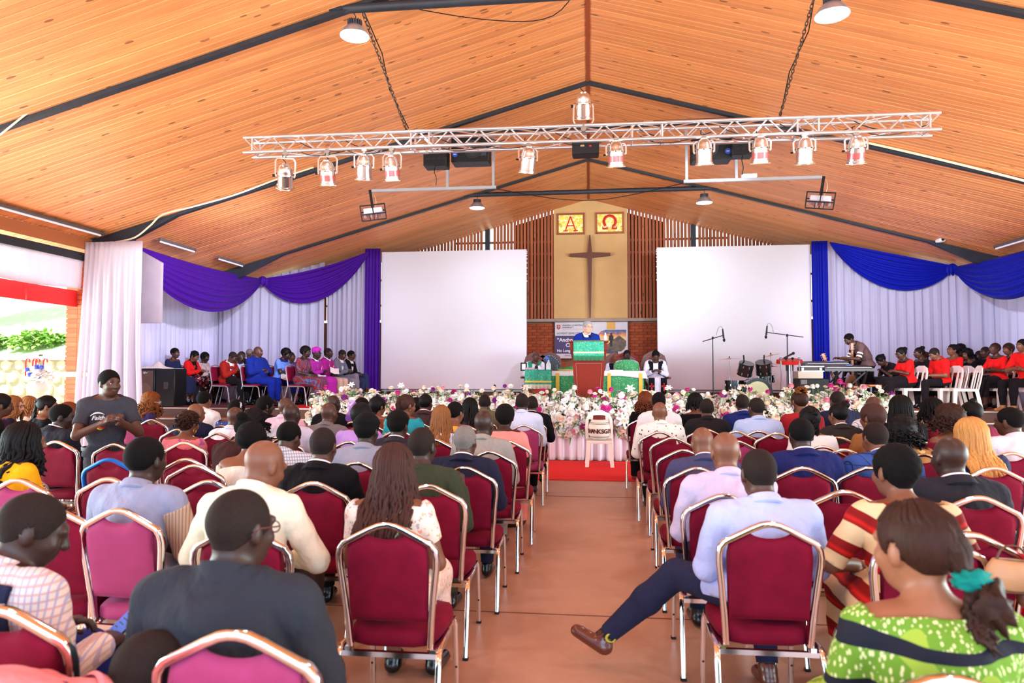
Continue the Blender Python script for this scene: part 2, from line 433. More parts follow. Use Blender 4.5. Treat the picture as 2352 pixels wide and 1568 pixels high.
CEIL = wood('varnished_ceiling_pine', rgb(208, 108, 56), rgb(243, 170, 106), 'X', True, .28, .42)
L_ = 10.35/math.cos(AL)
pm = MB().prism([(-.0475, .012), (-.0475, -.002), (-.041, -.012), (.041, -.012), (.0475, -.002), (.0475, .012)], 0, L_, 'X').mesh('plank', CEIL, 0)
back_m = mat('ceiling_backing', rgb(90, 40, 18), .8)
for sgn in (-1, 1):
    c = bpy.data.objects.new('ceiling', None); COL.objects.link(c); struct(c)
    Rm = Matrix.Translation((0, 0, RZ)) @ Matrix.Rotation(PI if sgn < 0 else 0, 4, 'Z') @ Matrix.Rotation(AL, 4, 'Y')
    bk = MB().box((L_/2, 0, .03), (L_, 23.4, .03)); o = bk.build('backing_board', back_m, c)
    o.matrix_local = Matrix.Translation((0, 8.0, 0)) @ Rm
    ob = MB().box((L_/2, 0, .004), (L_, 8.45, .02)).build('boarding', CEIL, c); o = ob; o.matrix_local = Matrix.Translation((0, .55, 0)) @ Rm
    y = 4.83
    while y < 19.6:
        o = inst('plank', pm, c, M=Matrix.Translation((0, y, rnd.uniform(-.002, .002))) @ Rm); y += .1
struct(MB().bar((0, 4, RZ-.02), (0, 19.5, RZ-.02), .05, .03).build('trim_1', mat('ridge_batten', rgb(150, 66, 30), .6)))
# steel roof beams, ties and eave beams
for y in (7.36, 11.46, 15.72):
    m = MB()
    for s in (-1, 1):
        m.bar((0, y, RZ-.045), (s*8.95, y, roof(8.95)-.045), .085, .05)
        xs = [6.6, 8.95, 8.95]
        out = [(s*7.3, roof(7.3)-.06), (s*8.95, roof(8.95)-.05), (s*8.95, roof(8.95)-.40)]
        if s > 0: out = out[::-1]
        m.prism(out, y-.05, y+.05, 'Y')
        m.box((s*8.95, y, roof(8.95)-.3), (.16, .16, .6))
    struct(m.build('roof_beam', STEEL))
    m = MB().tube([(-2.85, y, 5.71), (2.85, y, 5.71)], .055, 10)
    for s in (-1, 1): m.box((s*2.85, y, 5.69), (.16, .14, .04))
    struct(m.build('tie_beam', STEEL))
for s in (-1, 1):
    m = MB().box((s*9.05, 4, 3.62), (.14, 15, .14)); struct(m.build('eave_beam', STEEL))
    m = MB().box((s*8.98, 4, 3.86), (.05, 14.9, .2)); struct(m.build('trim_2', mat('eave_board', rgb(184, 104, 58), .6, var=.1, stretch=(1, .1, 1))))
# ---- back wall: brick below, slats above, plaster panel in the middle
YB = 19.53
wb = bpy.data.objects.new('wall_back', None); COL.objects.link(wb); struct(wb)
MB().box((0, YB+.16, 1.5), (20, .2, 3.0)).build('backing', mat('mortar', rgb(150, 104, 78), .9), wb)
BR = mat('red_brick', rgb(172, 76, 40), .85, var=.2, scale=14, bmp=.3, rand=.5)
bm_ = MB().box((0, 0, 0), (.222, .06, .071), None, .004).mesh('brick', BR, 0)
for r in range(21):
    z = 1.22+r*.083
    for k in range(-11, 12):
        x = k*.232+(.116 if r % 2 else 0)
        if abs(x) > 2.25 or (abs(x-.05) < .93 and z > 2.02) or (abs(x-.1) < .75 and z < 2.0): continue
        inst('brick', bm_, wb, (x, YB+.04+rnd.uniform(-.004, .004), z))
MB().box((0, YB, 3.01), (5.6, .3, .09), None, .01).build('concrete_ledge', mat('concrete', rgb(176, 158, 146), .9, var=.12), wb)
PLA = mat('yellow_plaster', rgb(226, 184, 124), .9, var=.08, scale=2, bmp=.15)
pl = MB().prism([(-1.0, 3.06), (1.09, 3.06), (1.09, roof(1.09)+.01), (0, RZ+.0), (-1.0, roof(1.0)+.01)], YB, YB+.12, 'Y')
pl.build('plaster_panel', PLA, wb)
SL = wood('slat_wood', rgb(136, 66, 34), rgb(196, 110, 62), 'Z', True, .35, .55)
for s in (-1, 1):
    x = 1.05 if s < 0 else 1.14
    while x < 8.4:
        h = roof(x)-.0-3.06
        if abs(x-2.92) > .11:
            me = MB().box((0, 0, h/2), (.074, .045, h), None, .006).mesh('slat', SL, 0)
            inst('slat', me, wb, (s*x, YB+.02, 3.06))
        x += .098
    for z in (3.5, 4.25, 4.95, 5.3):
        xe = min(8.5, (RZ-z-.1)/TAN)
        MB().bar((s*1.05, YB+.075, z), (s*xe, YB+.075, z), .03, .06).build('rail', SL, wb)
    MB().box((s*2.92, YB, 4.4), (.13, .16, 2.62)).build('post', STEEL, wb)
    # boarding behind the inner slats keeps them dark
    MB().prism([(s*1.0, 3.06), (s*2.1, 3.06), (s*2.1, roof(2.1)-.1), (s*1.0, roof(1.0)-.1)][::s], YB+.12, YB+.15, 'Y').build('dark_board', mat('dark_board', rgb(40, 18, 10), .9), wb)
# stained glass windows with the two Greek letters
SG, nt, b = nodes('stained_glass')
v = N(nt, 'TexVoronoi', feature='DISTANCE_TO_EDGE'); v.inputs['Scale'].default_value = 15; cc = objco(nt); nt.links.new(cc, v.inputs['Vector'])
v2 = N(nt, 'TexVoronoi'); v2.inputs['Scale'].default_value = 15; nt.links.new(cc, v2.inputs['Vector']); sc_ = N(nt, 'SeparateColor'); nt.links.new(v2.outputs['Color'], sc_.inputs[0])
gcol = ramp(nt, sc_.outputs[0], [(0, rgb(226, 196, 60)), (.4, rgb(244, 226, 120)), (.7, rgb(250, 246, 196)), (1, rgb(206, 170, 40))])
gcol = mixc(nt, mth(nt, 'LESS_THAN', v.outputs['Distance'], .02), gcol, rgb(120, 98, 50))
nt.links.new(gcol, b.inputs['Base Color']); nt.links.new(gcol, b.inputs['Emission Color']); b.inputs['Emission Strength'].default_value = .42; b.inputs['Roughness'].default_value = .2  # emission put into the glass stands for daylight behind it
REDG = mat('red_glass', rgb(206, 34, 30), .35, var=.12, emit=.1)
for i, (x0, x1, ch) in enumerate([(-.88, -.14, 'A'), (.22, .97, 'O')]):
    cx = (x0+x1)/2; w = x1-x0; z0, z1 = 5.5, 6.06
    o = thing('window_%d' % (i+1), '', ''); del o['label']; del o['category']; struct(o); o.location = (cx, YB-.03, (z0+z1)/2)
    h = z1-z0; fm = MB()
    for zz in (-h/2, h/2): fm.box((0, 0, zz), (w+.06, .07, .05))
    for xx in (-w/2, w/2): fm.box((xx, 0, 0), (.05, .069, h-.05))
    fm.build('window_frame', SL, o); MB().box((0, .01, 0), (w, .02, h)).build('pane', SG, o)
    L = MB()
    if ch == 'A':
        L.bar((-.15, -.02, -.2), (-.012, -.02, .2), .03, .05, (0, 1, 0)); L.bar((.14, -.02, -.2), (.0, -.02, .2), .03, .095, (0, 1, 0))
        L.bar((-.1, -.02, -.06), (.1, -.02, -.06), .03, .035, (0, 1, 0))
        for xx in (-.15, .14): L.box((xx, -.02, -.205), (.13, .03, .03))
    else:
        pts = [(.165*math.cos(a), -.02, .035+.165*math.sin(a)) for a in [math.radians(-62+k*15.2) for k in range(20)]]
        L.rtube(pts, .075, .03, (0, 1, 0))
        for s in (-1, 1): L.box((s*.13, -.02, -.165), (.15, .03, .045)); L.bar((s*.078, -.02, -.11), (s*.075, -.02, -.17), .03, .05, (0, 1, 0)); L.box((s*.195, -.02, -.135), (.02, .03, .07))
    L.build('letter', REDG, o)
# cross
o = tag(MB().prism([(-.02, 3.07), (-.06, 4.78), (-.56, 4.82), (-.56, 4.90), (-.062, 4.93), (-.018, 5.42), (.018, 5.42), (.062, 4.93), (.58, 4.90), (.58, 4.82), (.06, 4.78), (.02, 3.07)], YB-.16, YB-.09, 'Y').build('wall_cross', wood('cross_wood', rgb(82, 36, 18), rgb(120, 60, 32), 'Z', False, .1, .5)), 'tall dark wooden cross on the yellow plaster panel below the stained glass', 'cross')
o.location = (.03, 0, 0)
MB().box((0, YB-.05, 4.8), (.06, .1, .06)).build('fixing', BLACKM, o)
# ---- side walls of the stage with window openings, brick pillars
WALLP = mat('cream_wall', rgb(222, 204, 184), .9)
for s, nm in ((-1, 'left'), (1, 'right')):
    w = MB(); x = s*10.16
    w.box((x, 16.55, .9), (.2, 6.3, 1.8)); w.box((x, 16.55, 3.72), (.2, 6.3, .2))
    for ya, yb in ((13.4, 13.8), (14.6, 14.8), (15.7, 15.9), (16.9, 19.7)): w.box((x, (ya+yb)/2, 2.7), (.2, yb-ya, 1.9))
    struct(w.build('wall_'+nm, WALLP))
PB = mat('pillar_brick', rgb(196, 92, 58), .85, var=.15, scale=14, bmp=.3, rand=.4)
pmh = MB().box((0, 0, 0), (.215, .1, .07), None, .004).mesh('brick', PB, 0)
for s in (-1, 1):
    p = bpy.data.objects.new('pillar', None); COL.objects.link(p); struct(p); p.location = (s*9.1, 11.46, 0)
    MB().box((0, 0, 1.8), (.4, .4, 3.6)).build('mortar_core', mat('mortar', rgb(150, 104, 78), .9), p)
    MB().box((0, 0, 1.52), (.54, .54, .1), None, .012).build('concrete_band', mat('concrete', rgb(176, 158, 146), .9, var=.12), p)
    for r in range(43):
        z = .04+r*.084
        if abs(z-1.52) < .085: continue
        for k in range(2):
            d = .108 if (k == 0) else -.108
            inst('brick', pmh, p, (d, -.165, z), sc=(1 if r % 2 else 1.0, 1, 1))
            inst('brick', pmh, p, (.165*-s, d, z), (0, 0, PI/2)) if s < 0 else None
# ---- stage with steps, platform
STG = mat('stage_boards', rgb(196, 116, 72), .6, var=.1, scale=3)
RIS = mat('step_riser', rgb(104, 78, 70), .8)
TRD = mat('step_tread', rgb(206, 132, 82), .6, var=.08)
stg = struct(MB().box((0, 16.9, .4), (20.1, 5.4, .8)).build('stage_floor', STG))
struct(MB().box((-7.6, 13.96, .399), (4.9, .5, .8)).build('stage_floor', STG))
struct(MB().box((0, 13.25, .395), (10.4, 2.05, .79)).build('stage_platform', STG))
for s, nm in ((-1, 'left'), (1, 'right')):
    ye = 13.72 if s < 0 else 14.2
    st = bpy.data.objects.new('stage_steps', None); COL.objects.link(st); struct(st)
    for k in range(3):
        z = .6-.2*k; y0 = ye-.34*(k+1); xa, xb = s*5.2, s*9.9
        MB().box(((xa+xb)/2, (y0+ye)/2, z/2), (abs(xb-xa), ye-y0, z)).build('step', TRD, st)
        MB().box(((xa+xb)/2, y0-.004, z-.1-.012), (abs(xb-xa), .012, .176)).build('riser', RIS, st)
        MB().box(((xa+xb)/2, y0-.012, z-.012), (abs(xb-xa), .03, .024)).build('nosing', mat('nosing_metal', rgb(180, 166, 160), .4, .4), st)
    MB().box((s*7.55, ye-.01, .7), (4.7, .012, .19)).build('riser', RIS, st)
    MB().box((s*7.55, ye-.015, .788), (4.7, .03, .026)).build('nosing', mat('nosing_metal', rgb(180, 166, 160), .4, .4), st)
tag(MB().box((-5.85, 14.55, .807), (1.3, 1.6, .012)).build('stage_carpet', REDC), 'red carpet on the stage beside the left end of the flowers', 'carpet')
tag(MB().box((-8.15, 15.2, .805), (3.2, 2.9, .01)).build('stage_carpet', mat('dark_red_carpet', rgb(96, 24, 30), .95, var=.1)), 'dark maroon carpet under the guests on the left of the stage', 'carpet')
tag(MB().box((.0, 11.05, .006), (4.4, 2.1, .012), None, .004).build('aisle_carpet', REDC), 'bright red carpet on the floor in front of the white stage skirt', 'carpet')
# ---- curtains
DRW = sheer('white_voile', rgb(226, 222, 246), .4, .06)
def drape(path, ztop, zbot, folds, amp, material, label, cat='curtain', name='white_drape', nv=14, seed=1, flare=1.6, group=None):
    r = random.Random(seed); pts = [Vector((p[0], p[1], 0)) for p in path]
    ln = [0]
    for a, c in zip(pts[:-1], pts[1:]): ln.append(ln[-1]+(c-a).length)
    ph = [r.uniform(0, 6.28) for _ in range(4)]; am = [r.uniform(.6, 1.3) for _ in range(40)]
    def P(t):
        d = t*ln[-1]
        for i in range(len(pts)-1):
            if d <= ln[i+1]+1e-6:
                k = (d-ln[i])/(ln[i+1]-ln[i]); q = pts[i].lerp(pts[i+1], k); n = (pts[i+1]-pts[i]).normalized(); return q, Vector((n.y, -n.x, 0))
    def fn(u, v):
        q, n = P(min(1, u)); zt = ztop(u) if callable(ztop) else ztop
        a = amp*(.55+flare*.45*v)*am[int(u*39)]
        o = a*math.sin(2*PI*folds*u+ph[0]+.35*math.sin(9*u+ph[1])+.5*v*math.sin(5*u+ph[2]))+a*.45*math.sin(2*PI*folds*2.3*u+ph[3]+.6*v)
        return q.x+n.x*o, q.y+n.y*o, zt+(zbot-zt)*v
    return tag(MB().grid(fn, int(folds*9), nv, .004).build(name, material, None, 180), label, cat, group)
drape([(-9.3, 11.9), (-9.86, 13.2), (-9.86, 17.3)], lambda u: 3.72, .81, 30, .045, DRW, 'long white voile drape along the left stage wall behind the seated guests', seed=3)
drape([(-9.82, 17.2), (-7.0, 17.45)], lambda u: 3.73+.74*u, .81, 11, .04, DRW, 'white voile drape on the stage back left of the dark gap', seed=5)
drape([(-6.92, 17.45), (-5.9, 17.5)], lambda u: 4.4+.24*u, .81, 8, .035, DRW, 'narrow white voile drape right of the dark gap by the purple column', seed=6)
drape([(5.82, 17.55), (8.55, 17.05)], lambda u: 4.72-.65*u, .81, 15, .035, DRW, 'wide white voile drape behind the keyboard and choir', seed=8)
drape([(8.5, 17.08), (9.3, 16.9), (9.4, 15.7)], lambda u: 4.0-.16*u, .81, 7, .05, DRW, 'white voile drape just right of the blue swag knot', seed=9)
drape([(9.4, 15.35), (9.35, 10.5)], lambda u: 3.84, .3, 22, .05, DRW, 'white voile drape along the right wall past the bright gap', seed=10)
tag(MB().prism([(-6.93, .85), (-6.86, .85), (-6.9, 4.2)], 17.52, 17.6, 'Y').build('post', BROWNWOOD), 'dark post showing in the gap between two white drapes', 'post')
PURP = cloth('purple_satin', rgb(74, 22, 146), .5, .08); BLUE = cloth('royal_blue_satin', rgb(16, 26, 160), .5, .08)
drape([(-5.88, 17.42), (-5.46, 17.42)], lambda u: 4.8, .81, 5, .03, PURP, 'purple cloth column hanging beside the left screen', name='purple_drape', seed=11)
drape([(5.44, 17.42), (5.82, 17.42)], lambda u: 4.76, .81, 5, .03, BLUE, 'royal blue cloth column hanging beside the right screen', name='blue_drape', seed=12)
def swag(a, b, sag, top_sag, material, label, name, bulge=.12, folds=6, seed=1):
    a, b = Vector(a), Vector(b); d = (b-a); n = Vector((d.y, -d.x, 0)).normalized()
    if n.y > 0: n = -n
    r = random.Random(seed); ph = r.uniform(0, 6)
    def fn(u, v):
        p = a.lerp(b, u); w = 4*u*(1-u); w2 = w**.85
        z = p.z-top_sag*w-(sag-top_sag)*w2*v-.03*v
        o = bulge*w2*math.sin(PI*min(1, v*.9+.1))+.028*w2**.5*math.sin(2*PI*folds*v+ph+1.2*math.sin(3*u))
        return p.x+n.x*o, p.y+n.y*o, z
    return tag(MB().grid(fn, 40, 44, .004).build(name, material, None, 180), label, 'swag')
swag((-8.55, 11.7, 3.98), (-8.55, 17.1, 4.0), 1.05, .1, PURP, 'purple satin swag on the left wall from pillar to corner', 'purple_swag', .16, 7, 2)
swag((-8.6, 17.05, 4.0), (-5.75, 17.35, 4.72), .95, .12, PURP, 'purple satin swag from the corner knot up to the left screen', 'purple_swag', .14, 6, 3)
swag((5.85, 17.35, 4.72), (8.5, 16.95, 4.02), .82, .0, BLUE, 'royal blue satin swag from the right screen to the corner knot', 'blue_swag', .14, 7, 4)
swag((8.45, 16.9, 4.0), (8.45, 12.6, 3.95), .92, .05, BLUE, 'royal blue satin swag along the right wall at the picture edge', 'blue_swag', .16, 6, 5)
for x, y, z, m_, l in ((-8.5, 17.0, 3.95, PURP, 'purple knot joining the two purple swags'), (8.42, 16.9, 3.97, BLUE, 'blue knot joining the two blue swags'), (-8.5, 11.75, 3.97, PURP, 'purple bunched knot at the top of the left pillar')):
    k = MB(); k.ball((0, 0, 0), (.1, .1, .11), 14, 10)
    for q in range(6): k.tube(bez((0, 0, 0), (.1*math.cos(q), .1*math.sin(q), .1), (.14*math.cos(q), .14*math.sin(q), 0), (.08*math.cos(q), .08*math.sin(q), -.16), 6), [.02, .03, .035, .04, .04, .03, .02], 7)
    o = tag(k.build('swag_knot', m_), l, 'knot'); o.location = (x, y, z)
# pillar wrap, gathered at the top, and the banner over the left opening
WR = sheer('white_wrap', rgb(236, 228, 240), .4, .05)
def wrap(u, v):
    z = 3.88*(1-v)+.02*v; a = u
    xt, yt = -9.05+1.05*a, 11.62-.1*math.sin(PI*a)-.45*a*(1-v)
    spread = .05+.95*min(1, v*1.6)
    x = -8.58+(xt+.0+8.7)*(1.05-.35*math.sin(PI*min(1, v))*.3)+.28*(v)*(a-.35)
    y = 11.2-.12*math.sin(6.28*11*a+3*v+1.5*math.sin(4*a))*spread*.5-.1*math.sin(6.28*5*a+2*v)*spread*.5
    return x, y, z
tag(MB().grid(wrap, 110, 22, .004).build('pillar_drape', WR, None, 180), 'white voile wrapped over the left pillar behind the standing man in grey', 'curtain')
m = MB().prism([(-8.3, 2.45), (-7.72, 2.45), (-7.72, 3.55), (-8.3, 3.86)], 11.56, 11.62, 'Y')
m.v = [(x+9.1, y-11.46, z) for x, y, z in m.v]; m.build('side_panel', mat('grey_board', rgb(176, 166, 178), .8), bpy.data.objects['pillar'])
def val(u, v):
    y = 6.6+4.75*u; x = -9.0-.02*math.sin(14*u)-.05*v*math.sin(9*u)
    z = 3.56-.03*math.sin(PI*u)-v*(.56-.06*math.sin(PI*u*.9)+.03*math.sin(11*u))
    return x, y, z
tag(MB().grid(val, 60, 10, .004).build('white_valance', WR, None, 180), 'white cloth valance under the left eave above the red banner', 'curtain')
RB = mat('red_banner_cloth', rgb(232, 40, 44), .7, var=.06)
def rb(u, v): return -9.12+.01*math.sin(9*u), 6.5+4.85*u, 3.03-.29*v+.015*math.sin(5*u)
o = tag(MB().grid(rb, 30, 4, .006).build('red_banner', RB), 'red banner strip hanging below the white valance at the left opening', 'banner')
MB().bar((-9.03, 10.05, 3.03), (-9.03, 10.05, 2.74), .03, .02).build('seam_strip', RB, o)
# ---- projection screens
def screen(x0, x1, z0, z1, label):
    t = thing('projection_screen', label, 'screen', ((x0+x1)/2, 17.5, z0)); w, h = x1-x0, z1-z0
    MB().box((0, .03, h/2), (w, .05, h), None, .008).build('panel', mat('screen_white', rgb(228, 224, 236), .75, var=.015, scale=.5), t)
    m = MB()
    for xx in (-w/2+.1, w/2-.1): m.box((xx, .12, (h-.26)/2-.13), (.06, .06, h+.2))
    m.box((0, .12, -.04), (w, .05, .05)); m.build('stand', GREYST, t)
    for k in range(9): MB().box(((w/2+.006)*(1 if x0 < 0 else -1), .0, h-.06-.012*k*k), (.03, .03, .02)).build('lacing_clip', WHITE, t)
    return t
screen(-5.46, -1.6, 1.1, 4.72, 'big white projection screen left of the cross')
screen(1.71, 5.44, 1.1, 4.70, 'big white projection screen right of the cross behind the drums')
struct(MB().box((0, 17.9, .95), (17.5, .05, .28)).build('trim_3', mat('plinth', rgb(128, 92, 84), .8)))
# ================================================================== PEOPLE
def nrm(v): v = np.asarray(v, float); return v/(np.linalg.norm(v)+1e-12)
def rotm(yaw=0, pitch=0, roll=0):   # degrees; pitch > 0 nods forward, yaw > 0 turns to the person's left
    a, b, c = map(math.radians, (yaw, -pitch, roll))
    Rz = np.array([[math.cos(a), -math.sin(a), 0], [math.sin(a), math.cos(a), 0], [0, 0, 1]])
    Rx = np.array([[1, 0, 0], [0, math.cos(b), -math.sin(b)], [0, math.sin(b), math.cos(b)]])
    Ry = np.array([[math.cos(c), 0, math.sin(c)], [0, 1, 0], [-math.sin(c), 0, math.cos(c)]])
    return Rz@Rx@Ry
class SDF:
    def __init__(s): s.p = []
    def cap(s, a, b, ra, rb, lab, k=.03, fl=None): s.p.append(('c', np.array(a, float), np.array(b, float), ra, rb, lab, k, fl))
    def ell(s, c, r, lab, k=.03, R=None): s.p.append(('e', np.array(c, float), np.array(r, float), np.eye(3) if R is None else R, None, lab, k, None))
    @staticmethod
    def d(p, X, Y, Z):
        if p[0] == 'c':
            a, b, ra, rb, fl = p[1], p[2], p[3], p[4], p[7]
            ax, bx = (a, b)
            if fl: X = X*fl[0]; Y = Y*fl[1]; ax = a*np.array([fl[0], fl[1], 1]); bx = b*np.array([fl[0], fl[1], 1])
            e = bx-ax; L = e@e+1e-12
            px, py, pz = X-ax[0], Y-ax[1], Z-ax[2]
            t = np.clip((px*e[0]+py*e[1]+pz*e[2])/L, 0, 1)
            return np.sqrt((px-t*e[0])**2+(py-t*e[1])**2+(pz-t*e[2])**2)-(ra+(rb-ra)*t)
        c, r, R = p[1], p[2], p[3]
        x, y, z = X-c[0], Y-c[1], Z-c[2]
        u = (R[0, 0]*x+R[1, 0]*y+R[2, 0]*z)/r[0]; v = (R[0, 1]*x+R[1, 1]*y+R[2, 1]*z)/r[1]; w = (R[0, 2]*x+R[1, 2]*y+R[2, 2]*z)/r[2]
        k0 = np.sqrt(u*u+v*v+w*w); k1 = np.sqrt((u/r[0])**2+(v/r[1])**2+(w/r[2])**2)+1e-9
        return k0*(k0-1)/k1
    @staticmethod
    def bb(p):
        if p[0] == 'c':
            m = max(p[3], p[4]); f = p[7] or (1, 1); q = np.array([m/f[0], m/f[1], m])
            return np.minimum(p[1], p[2])-q, np.maximum(p[1], p[2])+q
        m = np.abs(p[3])@p[2]; return p[1]-m, p[1]+m
    def bounds(s):
        lo = np.min([s.bb(p)[0] for p in s.p], 0); hi = np.max([s.bb(p)[1] for p in s.p], 0); return lo, hi
    def field(s, xs, ys, zs):
        F = np.full((len(xs), len(ys), len(zs)), .3)
        for p in s.p:
            lo, hi = s.bb(p); pad = p[6]+.05
            i0, i1 = np.searchsorted(xs, lo[0]-pad), np.searchsorted(xs, hi[0]+pad)
            j0, j1 = np.searchsorted(ys, lo[1]-pad), np.searchsorted(ys, hi[1]+pad)
            k0, k1 = np.searchsorted(zs, lo[2]-pad), np.searchsorted(zs, hi[2]+pad)
            if i1 <= i0 or j1 <= j0 or k1 <= k0: continue
            d = s.d(p, xs[i0:i1, None, None], ys[None, j0:j1, None], zs[None, None, k0:k1])
            a = F[i0:i1, j0:j1, k0:k1]; k = p[6]
            h = np.maximum(k-np.abs(a-d), 0)/k
            F[i0:i1, j0:j1, k0:k1] = np.minimum(a, d)-h*h*k*.25
        return F
    def at(s, V):
        F = np.full(len(V), .3)
        for p in s.p:
            d = s.d(p, V[:, 0], V[:, 1], V[:, 2]); h = np.maximum(p[6]-np.abs(F-d), 0)/p[6]; F = np.minimum(F, d)-h*h*p[6]*.25
        return F
    def labels(s, V):
        best = np.full(len(V), 9.); lab = np.zeros(len(V), int)
        for p in s.p:
            d = s.d(p, V[:, 0], V[:, 1], V[:, 2]); m = d < best; best[m] = d[m]; lab[m] = p[5]
        return lab
def axis(lo, hi, coarse, fines):
    out = [lo]
    while out[-1] < hi:
        x = out[-1]; st = coarse
        for a, b, f in fines:
            if a-coarse < x < b: st = min(st, f)
        out.append(x+st)
    return np.array(out)
def nets(F, xs, ys, zs):
    I = F < 0; nx, ny, nz = F.shape
    c = np.zeros((nx-1, ny-1, nz-1), np.int8)
    for a in (0, 1):
        for b in (0, 1):
            for d in (0, 1): c += I[a:nx-1+a, b:ny-1+b, d:nz-1+d]
    act = (c > 0) & (c < 8); idx = np.full(act.shape, -1, int); ii, jj, kk = np.nonzero(act); n = len(ii); idx[ii, jj, kk] = np.arange(n)
    P = np.zeros((n, 3)); cnt = np.zeros(n)
    cor = [(a, b, d) for a in (0, 1) for b in (0, 1) for d in (0, 1)]
    val = {q: F[ii+q[0], jj+q[1], kk+q[2]] for q in cor}
    pos = {q: np.stack([xs[ii+q[0]], ys[jj+q[1]], zs[kk+q[2]]], 1) for q in cor}
    for q in cor:
        for ax in range(3):
            if q[ax] == 0:
                r = list(q); r[ax] = 1; r = tuple(r); a, b = val[q], val[r]; m = (a < 0) != (b < 0)
                t = np.where(m, a/(a-b+1e-15), 0)
                P += np.where(m[:, None], pos[q]+(pos[r]-pos[q])*t[:, None], 0); cnt += m
    P /= cnt[:, None]; T = []
    def quads(A, B, sh):
        m = A != B; q = np.nonzero(m); fl = A[q]; return q, fl
    for ax in range(3):
        sl0 = [slice(None)]*3; sl1 = [slice(None)]*3; sl0[ax] = slice(0, -1); sl1[ax] = slice(1, None)
        A, B = I[tuple(sl0)], I[tuple(sl1)]; q = np.array(np.nonzero(A != B)); fl = A[tuple(q)]
        o1, o2 = [(1, 2), (2, 0), (0, 1)][ax]
        ok = (q[o1] > 0) & (q[o2] > 0) & (q[o1] < F.shape[o1]-1) & (q[o2] < F.shape[o2]-1); q = q[:, ok]; fl = fl[ok]
        def g(d1, d2):
            r = q.copy(); r[o1] -= d1; r[o2] -= d2; return idx[tuple(r)]
        a, b, c_, d = g(1, 1), g(0, 1), g(0, 0), g(1, 0)
        Q = np.stack([a, b, c_, d], 1); Q[~fl] = Q[~fl][:, ::-1]; T.append(Q)
    return P, np.concatenate(T)
def vnormals(V, Q):
    Nn = np.zeros_like(V); fn = np.cross(V[Q[:, 2]]-V[Q[:, 0]], V[Q[:, 3 if Q.shape[1] == 4 else 2]]-V[Q[:, 1]]) if Q.shape[1] == 4 else np.cross(V[Q[:, 1]]-V[Q[:, 0]], V[Q[:, 2]]-V[Q[:, 0]])
    for i in range(Q.shape[1]): np.add.at(Nn, Q[:, i], fn)
    return Nn/(np.linalg.norm(Nn, axis=1)[:, None]+1e-12)
def smooth_v(V, Q, it=1, lam=.5):
    for _ in range(it):
        A = np.zeros_like(V); c = np.zeros(len(V))
        for i in range(Q.shape[1]):
            j = (i+1) % Q.shape[1]
            np.add.at(A, Q[:, i], V[Q[:, j]]); np.add.at(c, Q[:, i], 1); np.add.at(A, Q[:, j], V[Q[:, i]]); np.add.at(c, Q[:, j], 1)
        V = V*(1-lam)+lam*A/np.maximum(c, 1)[:, None]
    return V
def tris(Q): return np.concatenate([Q[:, [0, 1, 2]], Q[:, [0, 2, 3]]])
def np_mesh(name, V, Fc, mats, smooth=True, mi=None):
    me = bpy.data.meshes.new(name); Fc = np.asarray(Fc); n, k = Fc.shape
    me.vertices.add(len(V)); me.vertices.foreach_set('co', np.asarray(V, np.float32).ravel())
    me.loops.add(n*k); me.loops.foreach_set('vertex_index', Fc.astype(np.int32).ravel())
    me.polygons.add(n); me.polygons.foreach_set('loop_start', np.arange(0, n*k, k, dtype=np.int32)); me.polygons.foreach_set('loop_total', np.full(n, k, np.int32))
    me.polygons.foreach_set('use_smooth', np.full(n, smooth))
    for m in (mats if isinstance(mats, (list, tuple)) else [mats]): me.materials.append(m)
    if mi is not None: me.polygons.foreach_set('material_index', np.asarray(mi, np.int32))
    me.update(calc_edges=True); return me
